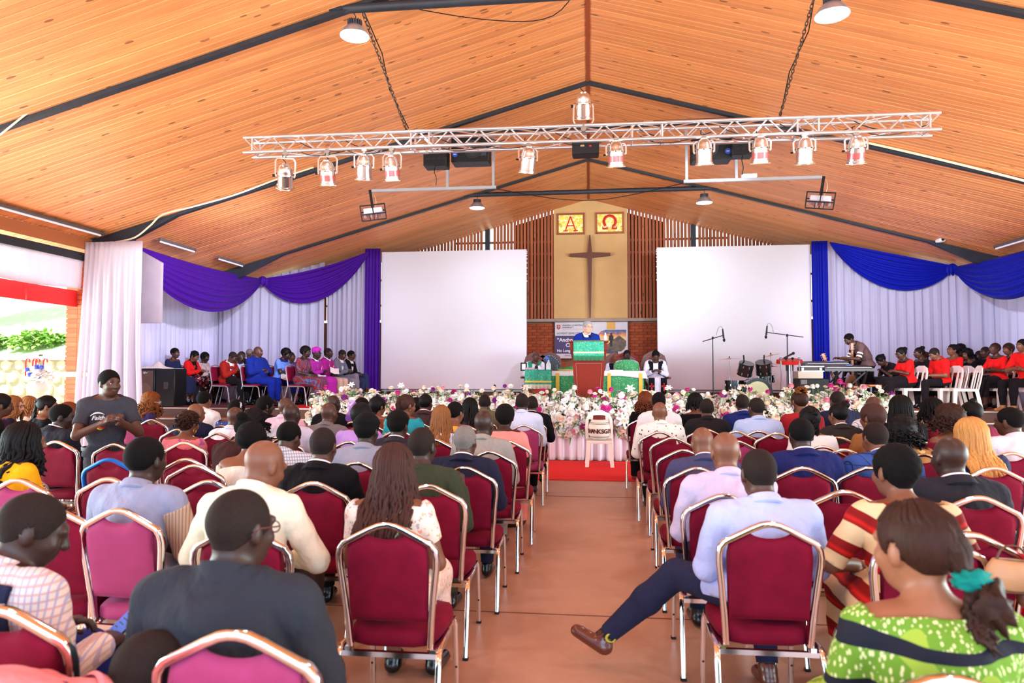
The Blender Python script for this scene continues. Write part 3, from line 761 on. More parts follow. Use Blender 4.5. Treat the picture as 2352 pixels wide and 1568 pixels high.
def clip(V, T, Nn, s, off, rim=.006):     # keep s > 0, push out by off (scalar or array), turn the edge in
    off = np.broadcast_to(np.asarray(off, float), (len(V),))
    ins = s > 0; c = ins[T].sum(1); full = T[c == 3]; out = [full]
    pv = [V]; pn = [Nn]; po = [off]; base = len(V); edges = []
    for k in (1, 2):
        t = T[c == k]
        if not len(t): continue
        m = ins[t]; lone = np.argmax(m, 1) if k == 1 else np.argmin(m, 1)
        r = np.arange(len(t)); a = t[r, lone]; b = t[r, (lone+1) % 3]; d = t[r, (lone+2) % 3]
        def cut(p, q):
            w = (s[p]/(s[p]-s[q]+1e-15))[:, None]; return V[p]+(V[q]-V[p])*w, Nn[p]+(Nn[q]-Nn[p])*w, off[p]+(off[q]-off[p])*w[:, 0]
        v1, n1, o1 = cut(a, b); v2, n2, o2 = cut(a, d); i1 = base+np.arange(len(t)); i2 = i1+len(t); base += 2*len(t)
        pv += [v1, v2]; pn += [n1, n2]; po += [o1, o2]
        if k == 1: out.append(np.stack([a, i1, i2], 1)); edges.append(np.stack([i1, i2], 1))
        else: out += [np.stack([i1, b, d], 1), np.stack([i1, d, i2], 1)]; edges.append(np.stack([i2, i1], 1))
    T2 = np.concatenate(out); V2 = np.concatenate(pv); N2 = np.concatenate(pn); O2 = np.concatenate(po)
    if not len(T2): return None
    P = V2+N2*O2[:, None]
    if edges:
        E_ = np.concatenate(edges); n = len(P); inner = V2[E_.ravel()]-N2[E_.ravel()]*.002
        ii = n+np.arange(len(E_)*2).reshape(-1, 2); P = np.concatenate([P, inner])
        T2 = np.concatenate([T2, np.stack([E_[:, 0], ii[:, 0], ii[:, 1]], 1), np.stack([E_[:, 0], ii[:, 1], E_[:, 1]], 1)])
    # weld cut points, drop unused
    key = np.round(P*2e4).astype(np.int64); used = np.zeros(len(P), bool); used[T2.ravel()] = True
    ui = np.nonzero(used)[0]; _, first, inv = np.unique(key[ui], axis=0, return_index=True, return_inverse=True)
    mp = np.full(len(P), -1); mp[ui] = inv.ravel(); P = P[ui][first]; T2 = mp[T2]
    ok = (T2[:, 0] != T2[:, 1]) & (T2[:, 1] != T2[:, 2]) & (T2[:, 0] != T2[:, 2]); return P, T2[ok]
def skin_mat(name, c, rough=.45):
    if name in MATS: return MATS[name]
    m, nt, b = nodes(name); m.diffuse_color = c4(c); b.inputs['Roughness'].default_value = rough
    f = noise(nt, objco(nt), 24, 3); nt.links.new(mixc(nt, f, [x*.84 for x in c], [min(1, x*1.14) for x in c]), b.inputs['Base Color'])
    b.inputs['Subsurface Weight'].default_value = 0; b.inputs['Specular IOR Level'].default_value = .45
    MATS[name] = m; return m
SKIN = {'a': skin_mat('skin_deep', rgb(57, 35, 28)), 'b': skin_mat('skin_dark_brown', rgb(82, 50, 38)), 'c': skin_mat('skin_brown', rgb(124, 78, 56)),
        'd': skin_mat('skin_light_brown', rgb(150, 98, 70)), 'w': skin_mat('skin_pale', rgb(226, 172, 146))}
def hair_mat(name, c, rough=.55, sc=(120, 120, 14)):
    if name in MATS: return MATS[name]
    m, nt, b = nodes(name); m.diffuse_color = c4(c); b.inputs['Roughness'].default_value = rough; b.inputs['Specular IOR Level'].default_value = .16
    f = noise(nt, objco(nt, sc), 1, 2); nt.links.new(mixc(nt, f, [x*.55 for x in c], [min(1, x*1.5) for x in c]), b.inputs['Base Color']); bump(nt, b, f, .5, .004)
    MATS[name] = m; return m
HAIR = {'k': hair_mat('hair_black', rgb(14, 11, 12)), 'coil': hair_mat('hair_coily_black', rgb(15, 12, 12), .9, (150, 150, 150)), 'br': hair_mat('hair_dark_brown', rgb(52, 30, 22)),
        'au': hair_mat('hair_auburn', rgb(104, 50, 26)), 'bl': hair_mat('hair_blond', rgb(196, 142, 80), .4), 'lb': hair_mat('hair_light_brown', rgb(140, 92, 52), .45),
        'bz': hair_mat('hair_cropped', rgb(38, 29, 26), .8, (150, 150, 150)), 'gr': hair_mat('hair_grey', rgb(120, 112, 108), .9, (150, 150, 150)), 'st': hair_mat('hair_steel_grey', rgb(150, 148, 152), .6), 'bb': hair_mat('hair_brown_braid', rgb(66, 40, 34), .6), 'cl': hair_mat('hair_copper_curl', rgb(120, 66, 28), .6)}
EYEW = mat('eye_white', rgb(225, 215, 205), .3, var=0); EYEK = mat('eye_dark', rgb(18, 12, 10), .15, var=0)
GOLD = mat('gold', rgb(212, 164, 70), .25, .9)
SHOEK = mat('black_shoe_leather', rgb(16, 15, 18), .22, var=.05); SHOEB = mat('brown_shoe_leather', rgb(96, 44, 30), .25, coat=.3); SHOET = mat('tan_shoe_leather', rgb(176, 120, 70), .4)

def hand_prims(sd, w, d, n, side, sc=1., curl=.5, lab=4, k=.006):
    """palm, five fingers with two bends, thumb from the side near the base. d along the hand, n = palm-down normal (fingers curl toward n)"""
    w = np.array(w, float); d = nrm(d); n = np.array(n, float); n = nrm(n-d*(n@d)); x = np.cross(d, n)*side   # x points to the thumb side
    q = lambda a, b, c: w+(d*a+x*b+n*c)*sc
    sd.cap(q(-.02, 0, 0), q(.015, 0, 0), .026*sc, .025*sc, 3, .02)
    sd.cap(q(.02, .014, 0), q(.078, .026, .002), .019*sc, .0155*sc, lab, .014); sd.cap(q(.02, -.012, 0), q(.074, -.026, .002), .019*sc, .0145*sc, lab, .014)
    sd.cap(q(.03, 0, 0), q(.08, 0, 0), .018*sc, .016*sc, lab, .014)
    for i, (b, L) in enumerate(((.029, .072), (.0095, .08), (-.010, .074), (-.028, .058))):
        a0 = .082-.004*abs(i-1); r0 = (.0098, .0102, .0098, .0086)[i]; p = np.array([a0, b, .001]); ang = curl*(.55+.1*i); prev = p
        for j, fr in enumerate((.46, .31, .23)):
            sp = (b*.12)/.03*.2
            nx = prev+np.array([math.cos(ang), sp*.3, math.sin(ang)])*L*fr
            sd.cap(q(*prev), q(*nx), r0*sc*(1-.1*j), r0*sc*(.92-.1*j), lab, k); prev = nx; ang += curl*(.9 if j == 0 else .7)
    p0, p1, p2, p3 = np.array([.012, .022, .006]), np.array([.042, .046, .014]), np.array([.068, .054, .022+.012*curl]), np.array([.088, .05-.012*curl, .028+.02*curl])
    sd.cap(q(*p0), q(*p1), .0165*sc, .013*sc, lab, .012); sd.cap(q(*p1), q(*p2), .012*sc, .0108*sc, lab, k); sd.cap(q(*p2), q(*p3), .0106*sc, .009*sc, lab, k)

def head_frame(A, R):
    return lambda x, y, z: A+R@np.array([x, y+.018, z+.078])
HANDS = {}
def hand_mesh(side, curl):
    k = (side, curl)
    if k not in HANDS:
        sd = SDF(); hand_prims(sd, (0, 0, 0), (0, 1, 0), (0, 0, -1), side, 1, curl)
        lo, hi = sd.bounds(); h = .0072
        ax = [np.arange(lo[i]-.02, hi[i]+.02, h) for i in range(3)]
        V, Q = nets(sd.field(*ax), *ax); HANDS[k] = (V, Q, {})
    return HANDS[k]

def person(label, loc, rz=0., sit=True, zt=None, H=1.7, sex='m', skin='b', hair=('short', 'coil'), top=('shirt', None), bot=('trousers', None), shoe=None,
           lean=6, hy=0, hp=6, hr=0, w=1., tw=0, arms='lap', legs='sit', lod=1, collar=None, ears=True, extra=(), group=None, side=0, floor=0., seat=.47, face=False, belly=0., nofoot=False):
    """One person. loc = point on the floor below the hips; local +y is where the body faces."""
    f = sex == 'f'; sd = SDF()
    k = 1.
    hipz = (seat+.095) if sit else H*.525
    tl = .50 if sit else .285*H+.02
    if sit and zt is not None: tl = max(.36, min(.62, (zt-hipz-.265)))
    sc = tl/.50
    hw = (.152 if f else .176)*w; lw = math.radians(lean); sw_ = math.radians(side)
    Hc = np.array([0, 0, hipz])
    def sp(t, back=0.): # along the spine
        a = lw*(.35+.65*t); v = np.array([math.sin(sw_)*t*tl, math.sin(a)*t*tl, math.cos(a)*t*tl*math.cos(sw_)]); return Hc+v+np.array([0, back, 0])
    upv = nrm(sp(1)-sp(.6)); Rt = rotm(tw, math.degrees(math.atan2(upv[1], upv[2])), math.degrees(math.atan2(upv[0], upv[2])))
    Nb = sp(1.0); Xs = Rt[:, 0]; Ys = Rt[:, 1]
    # trunk
    sd.ell(Hc+[0, -.01, -.0], [(.178 if f else .165)*w, .125*max(1, w*.95)+belly*.3, .10], 5, .05)
    sd.ell(sp(.42), [(.132 if f else .158)*w+belly*.5, .105*w+belly*.6, .17*sc], 1, .06, Rt)
    if belly: sd.ell(sp(.34)+Ys*.06, [.13*w, .09+belly, .13], 1, .06, Rt)
    sd.ell(sp(.72, -.012), [(.148 if f else .172)*w, .108*w, .17*sc], 1, .06, Rt)
    shL, shR = [Nb-upv*.062*sc+Xs*(s*hw)+Ys*.0 for s in (-1, 1)]
    sd.cap(shL*.85+shR*.15, shR*.85+shL*.15, .068, .068, 1, .05)
    for s, sh in ((-1, shL), (1, shR)):
        sd.cap(Nb+upv*.015-Ys*.014, sh+upv*.028-Ys*.01, .044 if not f else .036, .04, 1, .05)
    if f:
        for s in (-1, 1): sd.ell(sp(.68)+Ys*.095+Xs*s*.07*w, [.058, .05, .055], 1, .04, Rt)
    # neck and head
    Rh = rotm(hy+tw*.6, hp, hr); A = Nb+upv*.085+np.array([0, .012, 0])
    if lean > 14: A = A+np.array([0, .02, 0])
    nr = .056 if not f else .047
    sd.cap(Nb-upv*.03, A+Rh@np.array([0, .0, .02]), nr*1.06*(.6+.4*w), nr, 0, .035)
    h = head_frame(A, Rh); L0 = 0
    def he(c, r, kk=.03): sd.ell(h(*c), r, L0, kk, Rh)
    he((0, -.014, .026), [.0765, .097, .090]); he((0, .03, -.028), [.064, .068, .082]); he((0, .044, -.078), [.045, .047, .034] if not f else [.039, .044, .032])
    for s in (-1, 1):
        he((s*.036, .068, -.028), [.026, .026, .026], .02)
        if ears: he((s*.0765, -.006, -.008), [.009, .019, .032], .006); he((s*.072, .002, -.02), [.01, .012, .02], .01)
    sd.cap(h(0, .094, .012), h(0, .113, -.026), .009, .0145, 0, .012); he((0, .098, -.032), [.021, .012, .009], .008)
    sd.cap(h(-.034, .086, .026), h(.034, .086, .026), .0135, .0135, 0, .014)
    he((0, .092, -.056), [.025, .013, .0075], .006); he((0, .089, -.069), [.022, .013, .008], .006)
    # arms
    ar = (.047 if not f else .041)*(.5+.5*w); puff = .006 if top[0] in ('suit', 'jacket', 'shirt') else 0
    U, Fo = .285*(.92 if f else 1)*(.5+.5*sc), .255*(.92 if f else 1)
    arm = {}
    for s, sh in ((-1, shL), (1, shR)):
        a = arms[0 if s < 0 else 1] if isinstance(arms, (tuple, list)) else arms
        if isinstance(a, dict): el, wr = np.array(a['el'], float), np.array(a['wr'], float); el = el*[s if a.get('m', 1) else 1, 1, 1]; wr = wr*[s if a.get('m', 1) else 1, 1, 1]; hd = a.get('hd'); hn = a.get('hn')
        else:
            hd = hn = None
            if a == 'lap': el = sh+np.array([s*.065, .05, -U*.96]); wr = np.array([s*.075, .30, hipz+.115])
            elif a == 'wide': el = sh+np.array([s*.13, .04, -U*.9]); wr = np.array([s*.11, .28, hipz+.11])
            elif a == 'phone': el = sh+np.array([s*.06, .1, -U*.92]); wr = np.array([s*.055, .30, hipz+.2])
            elif a == 'fold': el = sh+np.array([s*.09, .10, -U*.86]); wr = sp(.5)+np.array([-s*.07, .21+belly, .02*s])
            elif a == 'chin': el = sh+np.array([s*.02, .2, -U*.72]); wr = h(s*.02, .12, -.12)+np.array([0, .02, -.06])
            elif a == 'down': el = sh+np.array([s*.06, -.01, -U]); wr = el+np.array([s*.01, .06, -Fo])
            elif a == 'keys': el = sh+np.array([s*.05, .1, -U*.9]); wr = el+np.array([-s*.03, Fo*.93, .02])
            elif a == 'clasp': el = sh+np.array([s*.09, .0, -U*.95]); wr = np.array([s*.035, .30, hipz+.46]) if not sit else np.array([s*.035, .3, hipz+.15])
            elif a == 'desk': el = sh+np.array([s*.07, .06, -U*.93]); wr = el+np.array([-s*.06, Fo*.9, .07])
        if arms != 'raw':
            v = el-sh; el = sh+nrm(v)*U
            v = wr-el; dl = np.linalg.norm(v); wr = el+nrm(v)*min(dl, Fo*1.02) if dl > Fo*.55 else el+nrm(v)*Fo*.8
        sd.cap(sh, el, ar+.008+puff, ar*.86+puff, 2, .03); sd.cap(el, wr, ar*.86+puff, .030+puff*.5, 3, .02)
        d = nrm(wr-el) if hd is None else nrm(np.array(hd, float)*[s, 1, 1]); nn = np.array([-s*.3, .1, -1.]) if hn is None else np.array(hn, float)*[s, 1, 1]
        arm[s] = (sh, el, wr, d, nn)
    # legs
    tr = (.083 if not f else .086)*(.4+.6*w); leg = {}
    for s in (-1, 1):
        hj = Hc+np.array([s*.09*w, .02, -.01])
        l = legs[0 if s < 0 else 1] if isinstance(legs, (tuple, list)) else legs
        if isinstance(l, dict): kn, an, toe = [np.array(l[q], float) for q in ('kn', 'an', 'toe')]
        elif l == 'sit': kn = np.array([s*.12, .46, seat+.06]); an = np.array([s*.11, .47, .09+floor]); toe = an+np.array([s*.02, .15, -.055])
        elif l == 'tuck': kn = np.array([s*.11, .45, seat+.06]); an = np.array([s*.09, .27, .10+floor]); toe = an+np.array([0, .14, -.065])
        elif l == 'cross': # this leg over the other
            kn = np.array([s*.04, .47, seat+.17]); an = np.array([-s*.16, .62, .30]); toe = an+np.array([-s*.03, .15, .01])
        elif l == 'stand': kn = np.array([s*.095, .02, H*.285]); an = np.array([s*.10, -.02, .085]); toe = an+np.array([s*.025, .15, -.05])
        leg[s] = (hj, kn, an, toe)
        sd.cap(hj, kn, tr, tr*.72, 5, .03); cl = .056*(.5+.5*w)
        sd.cap(kn, kn*.6+an*.4, tr*.68, cl, 6, .03); sd.cap(kn*.6+an*.4, an, cl, .036, 6, .03)
        if not nofoot:
            hl = an+np.array([0, -.045, -.045]); dt = nrm(toe-an)
            sd.cap(an, an-[0, 0, .03], .036, .036, 7, .02); sd.cap(hl*.5+(an-[0, 0, .045])*.5, toe, .034, .028, 7, .02, (.92, 1))
    kind = bot[0]
    if kind in ('skirt', 'longskirt', 'robe'):
        km = (leg[-1][1]+leg[1][1])/2
        if sit:
            sd.cap(Hc+[0, .02, -.005], km+[0, -.0, -.01], .125*w, .10, 8, .05, (.62, 1))
            end = .30 if kind == 'skirt' else .08
            sd.cap(km, np.array([0, km[1]+.01, end]), .098, .105, 8, .05, (.6, 1))
        else: sd.cap(Hc, np.array([0, 0, .08 if kind != 'skirt' else .45]), .15, .2, 8, .06, (.75, 1))
    if lod == 0: hb, hf = .0165, .0098
    elif lod == 1: hb, hf = .024, .0135
    else: hb, hf = .031, .0165
    hands_in = lod == 0 and arms != 'lap' and not isinstance(top, str) and top[0] == 'tee'
    hb_f = []
    if hands_in:
        for s in (-1, 1):
            hand_prims(sd, arm[s][2], arm[s][3], arm[s][4], s, 1., .75); c = arm[s][2]+arm[s][3]*.08
            hb_f.append((c-.12, c+.12))
    lo, hi = sd.bounds(); lo -= hb*1.5; hi += hb*1.5; hc = h(0, 0, 0); axs = []
    for i in range(3):
        fi = [(hc[i]-.15, hc[i]+.14, hf)]+[(a[i], b[i], .0078) for a, b in hb_f]
        axs.append(axis(lo[i], hi[i], hb, fi))
    V, Q = nets(sd.field(*axs), *axs)
    V = smooth_v(V, Q, 1, .35) if face or lod == 0 else smooth_v(V, Q, 3, .5)
    lab = sd.labels(V); pm_ = (lab == 0) | (lod == 0)     # settle the vertices on the true surface
    Vp = V[pm_]; e_ = .002; d0 = sd.at(Vp); g_ = np.stack([sd.at(Vp+np.eye(3)[i]*e_)-d0 for i in range(3)], 1)/e_
    V[pm_] = Vp-np.clip(d0, -.008, .008)[:, None]*g_/np.maximum((g_*g_).sum(1), .3)[:, None]
    Nn = vnormals(V, Q); T = tris(Q)
    body = bpy.data.objects.new('person', np_mesh('person', V, Q, SKIN[skin])); COL.objects.link(body)
    body.location = loc; body.rotation_euler = (0, 0, rz); tag(body, label, 'person', group)
    def part(name, res, m, smooth=True):
        if res is None: return None
        o = bpy.data.objects.new(name, np_mesh(name, res[0], res[1], m, smooth)); COL.objects.link(o); o.parent = body; return o
    BIG = 1.
    # ---- garment cutting functions
    tt = top[0]; nh = {'suit': .034, 'jacket': .045, 'shirt': .03, 'tee': .03, 'robe': .02, 'dress': -.02, 'off': -.085, 'blouse': -.005, 'tank': -.03, 'turtle': .055}.get(tt, 0.)
    rel = V-Nb; vd = rel@upv; rad = np.linalg.norm(rel-np.outer(vd, upv), axis=1)
    scoop = .02 if f else 0
    nd = nh-vd-(rel@Ys)*.35+scoop*0
    s_neck = np.where(((lab == 0) | (lab == 1)) & ((rad < (.125 if tt == 'tee' else .17)) | (tt == 'off')), nd, BIG); s_neck = np.where(lab == 0, np.minimum(s_neck, nd), s_neck)
    cutv = {'suit': 1.97, 'jacket': 1.97, 'shirt': 1.94, 'turtle': 1.95, 'robe': 1.8, 'tee': .62, 'dress': .5, 'blouse': .7, 'off': .35, 'tank': .12}.get(tt, 1.9)
    if len(top) > 2 and isinstance(top[2], (int, float)): cutv = top[2]
    s_arm = np.full(len(V), BIG)
    for s in (-1, 1):
        sh, el, wr, d, nn = arm[s]; mm = np.isin(lab, (2, 3, 4)) & ((V@Xs-Nb@Xs)*s > -.0 if not tt == 'zz' else True)
        d1 = np.linalg.norm(np.cross(V-sh, nrm(el-sh)), axis=1)
        e = el-sh; t1 = ((V-sh)@e)/(e@e); e2 = wr-el; t2 = ((V-el)@e2)/(e2@e2)
        da = np.linalg.norm(V-(sh+np.clip(t1, 0, 1)[:, None]*e), axis=1); db = np.linalg.norm(V-(el+np.clip(t2, 0, 1.4)[:, None]*e2), axis=1)
        tpar = np.where((lab == 2) & (da <= db+.03), np.minimum(t1, 1), 1+np.maximum(t2, 0))
        other = arm[-s]; eo = other[1]-other[0]; wo = other[2]-other[1]
        do = np.minimum(np.linalg.norm(V-(other[0]+np.clip(((V-other[0])@eo)/(eo@eo), 0, 1)[:, None]*eo), axis=1), np.linalg.norm(V-(other[1]+np.clip(((V-other[1])@wo)/(wo@wo), 0, 1.4)[:, None]*wo), axis=1))
        mine = np.isin(lab, (2, 3, 4)) & (np.minimum(da, db) <= do)
        s_arm = np.where(mine, (cutv-tpar)*.25, s_arm)
    low = -.03 if tt not in ('suit', 'jacket') else -.06
    hemv = np.minimum((V-Hc)@nrm(sp(.3)-Hc)-low, .125+belly-V[:, 1]) if sit else (V[:, 2]-Hc[2])+(.02 if tt not in ('suit', 'jacket') else .12)
    s_hem = np.where(np.isin(lab, (5, 8)), hemv, np.where(np.isin(lab, (6, 7)), -BIG, BIG))
    s_top = np.minimum(np.minimum(s_neck, s_arm), s_hem)
    fc = lab == 0
    # bottoms
    if bot[1] is not None:
        lim = {'trousers': .10, 'skirt': .28, 'longskirt': .1, 'robe': .1, 'shorts': .4}[kind]
        if kind == 'trousers':
            s_b = np.where(np.isin(lab, (5, 6)), BIG, np.where(lab == 1, -hemv+.015, -BIG))
            for s in (-1, 1):
                e = leg[s][2]-leg[s][1]; t = ((V-leg[s][1])@e)/(e@e); m_ = np.isin(lab, (6, 7)) & (V[:, 0]*s > -.3) & (np.linalg.norm(V-(leg[s][1]+np.clip(t, 0, 1.1)[:, None]*e), axis=1) < np.linalg.norm(V-leg[-s][1]-np.clip(((V-leg[-s][1])@(leg[-s][2]-leg[-s][1]))/((leg[-s][2]-leg[-s][1])@(leg[-s][2]-leg[-s][1])), 0, 1.1)[:, None]*(leg[-s][2]-leg[-s][1]), axis=1))
                s_b = np.where(m_, (.93-t)*.3, s_b)
            part('trousers', clip(V, T, Nn, s_b, np.where(lab == 6, .013, np.where(hemv > -.03, .003, .008))), bot[1])
        else:
            s_b = np.where(np.isin(lab, (5, 8)), BIG, np.where(lab == 1, -hemv+.015, -BIG)); s_b = np.where(lab == 6, V[:, 2]-lim, s_b); s_b = np.where(lab == 8, V[:, 2]-lim+.03, s_b)
            part('skirt', clip(V, T, Nn, s_b, np.where(hemv > -.03, .003, .008)), bot[1])
    if top[1] is not None:
        pl_o = .013 if tt not in ('suit', 'jacket') else .017
        wr_ = .0035*np.sin(V[:, 2]*55+3*np.sin(V[:, 0]*23+loc[0]*5))*np.sin(V[:, 0]*31+V[:, 1]*27+loc[1]*3)+.003*np.sin(V[:, 2]*26+9*np.abs(V[:, 0])+4*np.sin(V[:, 0]*11+loc[0]))
        if tt == 'suit':
            shm = top[2] if len(top) > 2 and not isinstance(top[2], (int, float)) else cloth('white_cotton', rgb(238, 236, 242))
            lx = (V-Nb)@Xs; ly = (V-Nb)@Ys; lz = (V-Nb)@upv
            vee = np.where(np.isin(lab, (0, 1)) & (ly > .0) & (lz < .06), np.maximum(np.abs(lx)-.006-np.clip((lz+.34)*.24, 0, .085), -.34-lz), BIG)
            if face: part('shirt_front', clip(V, T, Nn, np.where(np.isin(lab, (0, 1)) & (ly > -.03), np.minimum(nd+.012, .2-np.abs(lx)*1.4), -BIG), .005), shm)
            s_top = np.minimum(s_top, vee) if face else s_top
        part({'suit': 'jacket', 'jacket': 'jacket', 'dress': 'bodice', 'off': 'bodice', 'tank': 'bodice', 'robe': 'surplice', 'tee': 't_shirt', 'blouse': 'blouse', 'turtle': 'jumper'}.get(tt, 'shirt'), clip(V, T, Nn, s_top, pl_o+wr_), top[1])
    if not nofoot:
        zl = np.where(np.isin(lab, (6, 7)), 0, 9.)
        for s in (-1, 1):
            near = np.linalg.norm(V-leg[s][2], axis=1) < .26
            e = nrm(leg[s][1]-leg[s][2]); s_s = np.where(np.isin(lab, (6, 7)) & near & (np.linalg.norm(V-leg[s][2], axis=1) < np.linalg.norm(V-leg[-s][2], axis=1)), (.015 if f else .03)-((V-leg[s][2])@e), -BIG)
            part('shoe', clip(V, T, Nn, s_s, .006), shoe or SHOEK)
    # ---- collars
    def ring(rows, name, m, n=28, front=0.):
        mb = MB(); P0 = []
        for (r, z) in rows:
            for i in range(n):
                a = 2*PI*i/n; x, y = math.cos(a)*r, math.sin(a)*r*1.04
                p = Nb+Xs*x+Ys*(y+.004)+upv*(z-max(0, math.sin(a))*front-(.35*y if True else 0)+.0)
                P0.append(p)
        Fc = [(j*n+i, j*n+(i+1) % n, (j+1)*n+(i+1) % n, (j+1)*n+i) for j in range(len(rows)-1) for i in range(n)]
        o = mb.add(P0, Fc).build(name, m, body, 60); return o
    nw = nr*1.06*(.6+.4*w)
    if tt == 'shirt': ring([(nw+.006, .0), (nw+.009, .05), (nw+.013, .054), (nw+.02, .045), (nw+.04, .008), (nw+.034, .0)], 'collar', top[1], front=.02)
    if tt == 'suit':
        shm = top[2] if len(top) > 2 and not isinstance(top[2], (int, float)) else cloth('white_cotton', rgb(238, 236, 242))
        ring([(nw+.004, .0), (nw+.007, .056), (nw+.012, .058), (nw+.018, .04), (nw+.022, .01)], 'shirt_collar', shm, front=.018)
        ring([(nw+.016, .0), (nw+.020, .040), (nw+.026, .043), (nw+.036, .03), (nw+.062, -.012), (nw+.05, -.02)], 'jacket_collar', top[1], front=.05)
    if tt in ('tee', 'turtle', 'jacket'): ring([(nw+.006, -.005), (nw+.010, .022 if tt == 'tee' else .058), (nw+.018, .02 if tt == 'tee' else .06), (nw+.03, -.002)], 'collar', top[1], front=.012)
    if collar: ring([(nw+.008, .0), (nw+.016, .060), (nw+.022, .062), (nw+.027, .012)], 'clerical_collar', collar, front=.016)
    # ---- hands
    if not hands_in and lod < 3:
        for s in (-1, 1):
            sh, el, wr, d, nn = arm[s]; Vh, Qh, cache = hand_mesh(s, .7)
            key = skin
            if key not in cache: cache[key] = np_mesh('hand', Vh, Qh, SKIN[skin])
            d = nrm(d); nn = nrm(nn-d*(nn@d)); x = np.cross(d, -nn)
            M = Matrix(((x[0], d[0], -nn[0], wr[0]), (x[1], d[1], -nn[1], wr[1]), (x[2], d[2], -nn[2], wr[2]), (0, 0, 0, 1)))
            inst('hand', cache[key], body, M=M)
    # ---- eyes
    if face:
        for s in (-1, 1):
            mb = MB()
            for rr, yy, mm_ in ((.0115, .0805, 0), (.006, .0872, 1)):
                mb.m = mm_; mb.ball(h(s*.031, yy, .006), rr, 8, 6)
            mb.build('eye', [EYEW, EYEK], body, 180)
            MB().tube([h(s*.016, .098, .026), h(s*.032, .0975, .031), h(s*.05, .088, .026)], [.003, .004, .002], 5).build('eyebrow', HAIR['k'] if skin != 'w' else HAIR['st'], body)
        lp = MB(); lp.tube([h(-.024, .098, -.063), h(0, .1055, -.0615), h(.024, .098, -.063)], [.002, .004, .002], 6); lp.build('lips', mat('lips_'+skin, [x*.8 for x in SKIN[skin].diffuse_color[:3]], .4), body)
    global HEADAT, ARMAT; HEADAT = hc; ARMAT = arm
    ctx = dict(body=body, V=V, T=T, N=Nn, lab=lab, h=h, Rh=Rh, Nb=Nb, up=upv, X=Xs, Y=Ys, part=part, arm=arm, leg=leg, sp=sp, sd=sd, Hc=Hc, f=f, nw=nw, lod=lod)
    if hair: make_hair(ctx, hair[0], hair[1], **(hair[2] if len(hair) > 2 else {}))
    for e in extra: e(ctx)
    return body

def scalp(ctx, lift=0., front=.058, back=-.058, thick=.006, nz=0., m=None, name='hair', top=1.):
    V = ctx['V']; L = (V-ctx['h'](0, 0, 0))@ctx['Rh']; x, y, z = L.T
    line = np.interp(y, [-.11, -.055, -.03, -.005, .012, .032, .05, .062, .078, .1], [back, back*.95, -.034, .002, -.014, -.012, .002, .03, front+.006, front+.016])+lift
    s = np.where(ctx['lab'] == 0, z-line, -1.); s = np.where((np.abs(x) > .0785) & (z < .022) & (y > -.03), -.02, s)
    t = thick*np.clip(s/(.03 if thick < .012 else .055), .04, 1)**(1 if thick < .012 else .7)*np.where(z > .05, top, 1)
    if nz: t = t*(1+nz*np.sin(L[:, 0]*170)*np.sin(L[:, 1]*150+1)*np.sin(L[:, 2]*160))
    return ctx['part'](name, clip(ctx['V'], ctx['T'], ctx['N'], s, t), m)
def strands(ctx, m, n=90, L=.4, r=.006, wav=.012, wfreq=3, back_only=True, out=.02, name='hair', seg=11, seed=1, tie=None, spread=1., front=.03, curl=0., sidecover=1.):
    """locks that leave the scalp, follow the skull and then hang"""
    rr = random.Random(seed); h = ctx['h']; Rh = ctx['Rh']; mb = MB(); Nb = ctx['Nb']; cx = h(0, -.01, 0)
    for i in range(n):
        a = rr.uniform(-1, 1)*(PI*.80 if back_only else PI)*sidecover; ph = rr.random()
        el = .2+1.2*ph
        # root direction in the head frame; a=0 is the back
        d0 = np.array([math.sin(a)*math.cos(el), -math.cos(a)*math.cos(el), math.sin(el)])
        rad = np.array([.083, .104, .10]); pts = []; ln = L*rr.uniform(.75, 1.05)
        top_ = np.array([math.sin(a)*.25, -math.cos(a)*.25+.15, .95]); top_ /= np.linalg.norm(top_)
        for j in range(5):
            q = top_*(1-j/4)+np.array([math.sin(a), -math.cos(a), -.15])*(j/4); q /= np.linalg.norm(q); pts.append(h(*(q*(rad+.006*ph+.002)+np.array([0, -.012, .022]))))
        p = pts[-1].copy(); dn = ln-.2; ns = max(3, seg-4); w0 = rr.uniform(0, 6); w1 = rr.uniform(0, 6)
        outv = Rh@np.array([math.sin(a), -math.cos(a), 0]); outv[2] = 0
        if tie is not None:
            tp = np.array(tie); q = [pts[0], pts[1], pts[2]]; pts = q+[pts[2]*.5+tp*.5+outv*.02, tp.copy()]; p = tp.copy()
            outv = np.array([rr.uniform(-1, 1)*.5, -.6, 0])
        for j in range(ns):
            t = (j+1)/ns; o = out*math.sin(min(1, t*1.4)*PI/2)*spread
            pj = p+outv*o+np.array([math.sin(w0+wfreq*t*6.28)*wav*t, math.cos(w1+wfreq*t*5.5)*wav*t, -dn*t])
            if curl: pj = pj+np.array([math.cos(j*2.1+w0), math.sin(j*2.1+w0), 0])*curl
            rel = pj-Nb; 
            if rel[2] < .02:   # rest on the back/shoulders rather than run through them
                lim = -.075-.085*min(1, (.02-rel[2])/.12) if abs(rel[0]) < .15 else -.06-.05*min(1, (.02-rel[2])/.12)
                if pj[1] < Nb[1]+.05: pj[1] = min(pj[1], Nb[1]+lim+rr.uniform(-.025, .0)+(ctx['sp'](max(0, 1+rel[2]/.5))[1]-Nb[1]))
            pts.append(pj)
        mb.tube(pts, [r*.8]*2+[r]*(len(pts)-4)+[r*.8, r*.35], 5 if ctx['lod'] < 2 else 4, caps=True)
    o = mb.build(name, m, ctx['body'], 180); return o
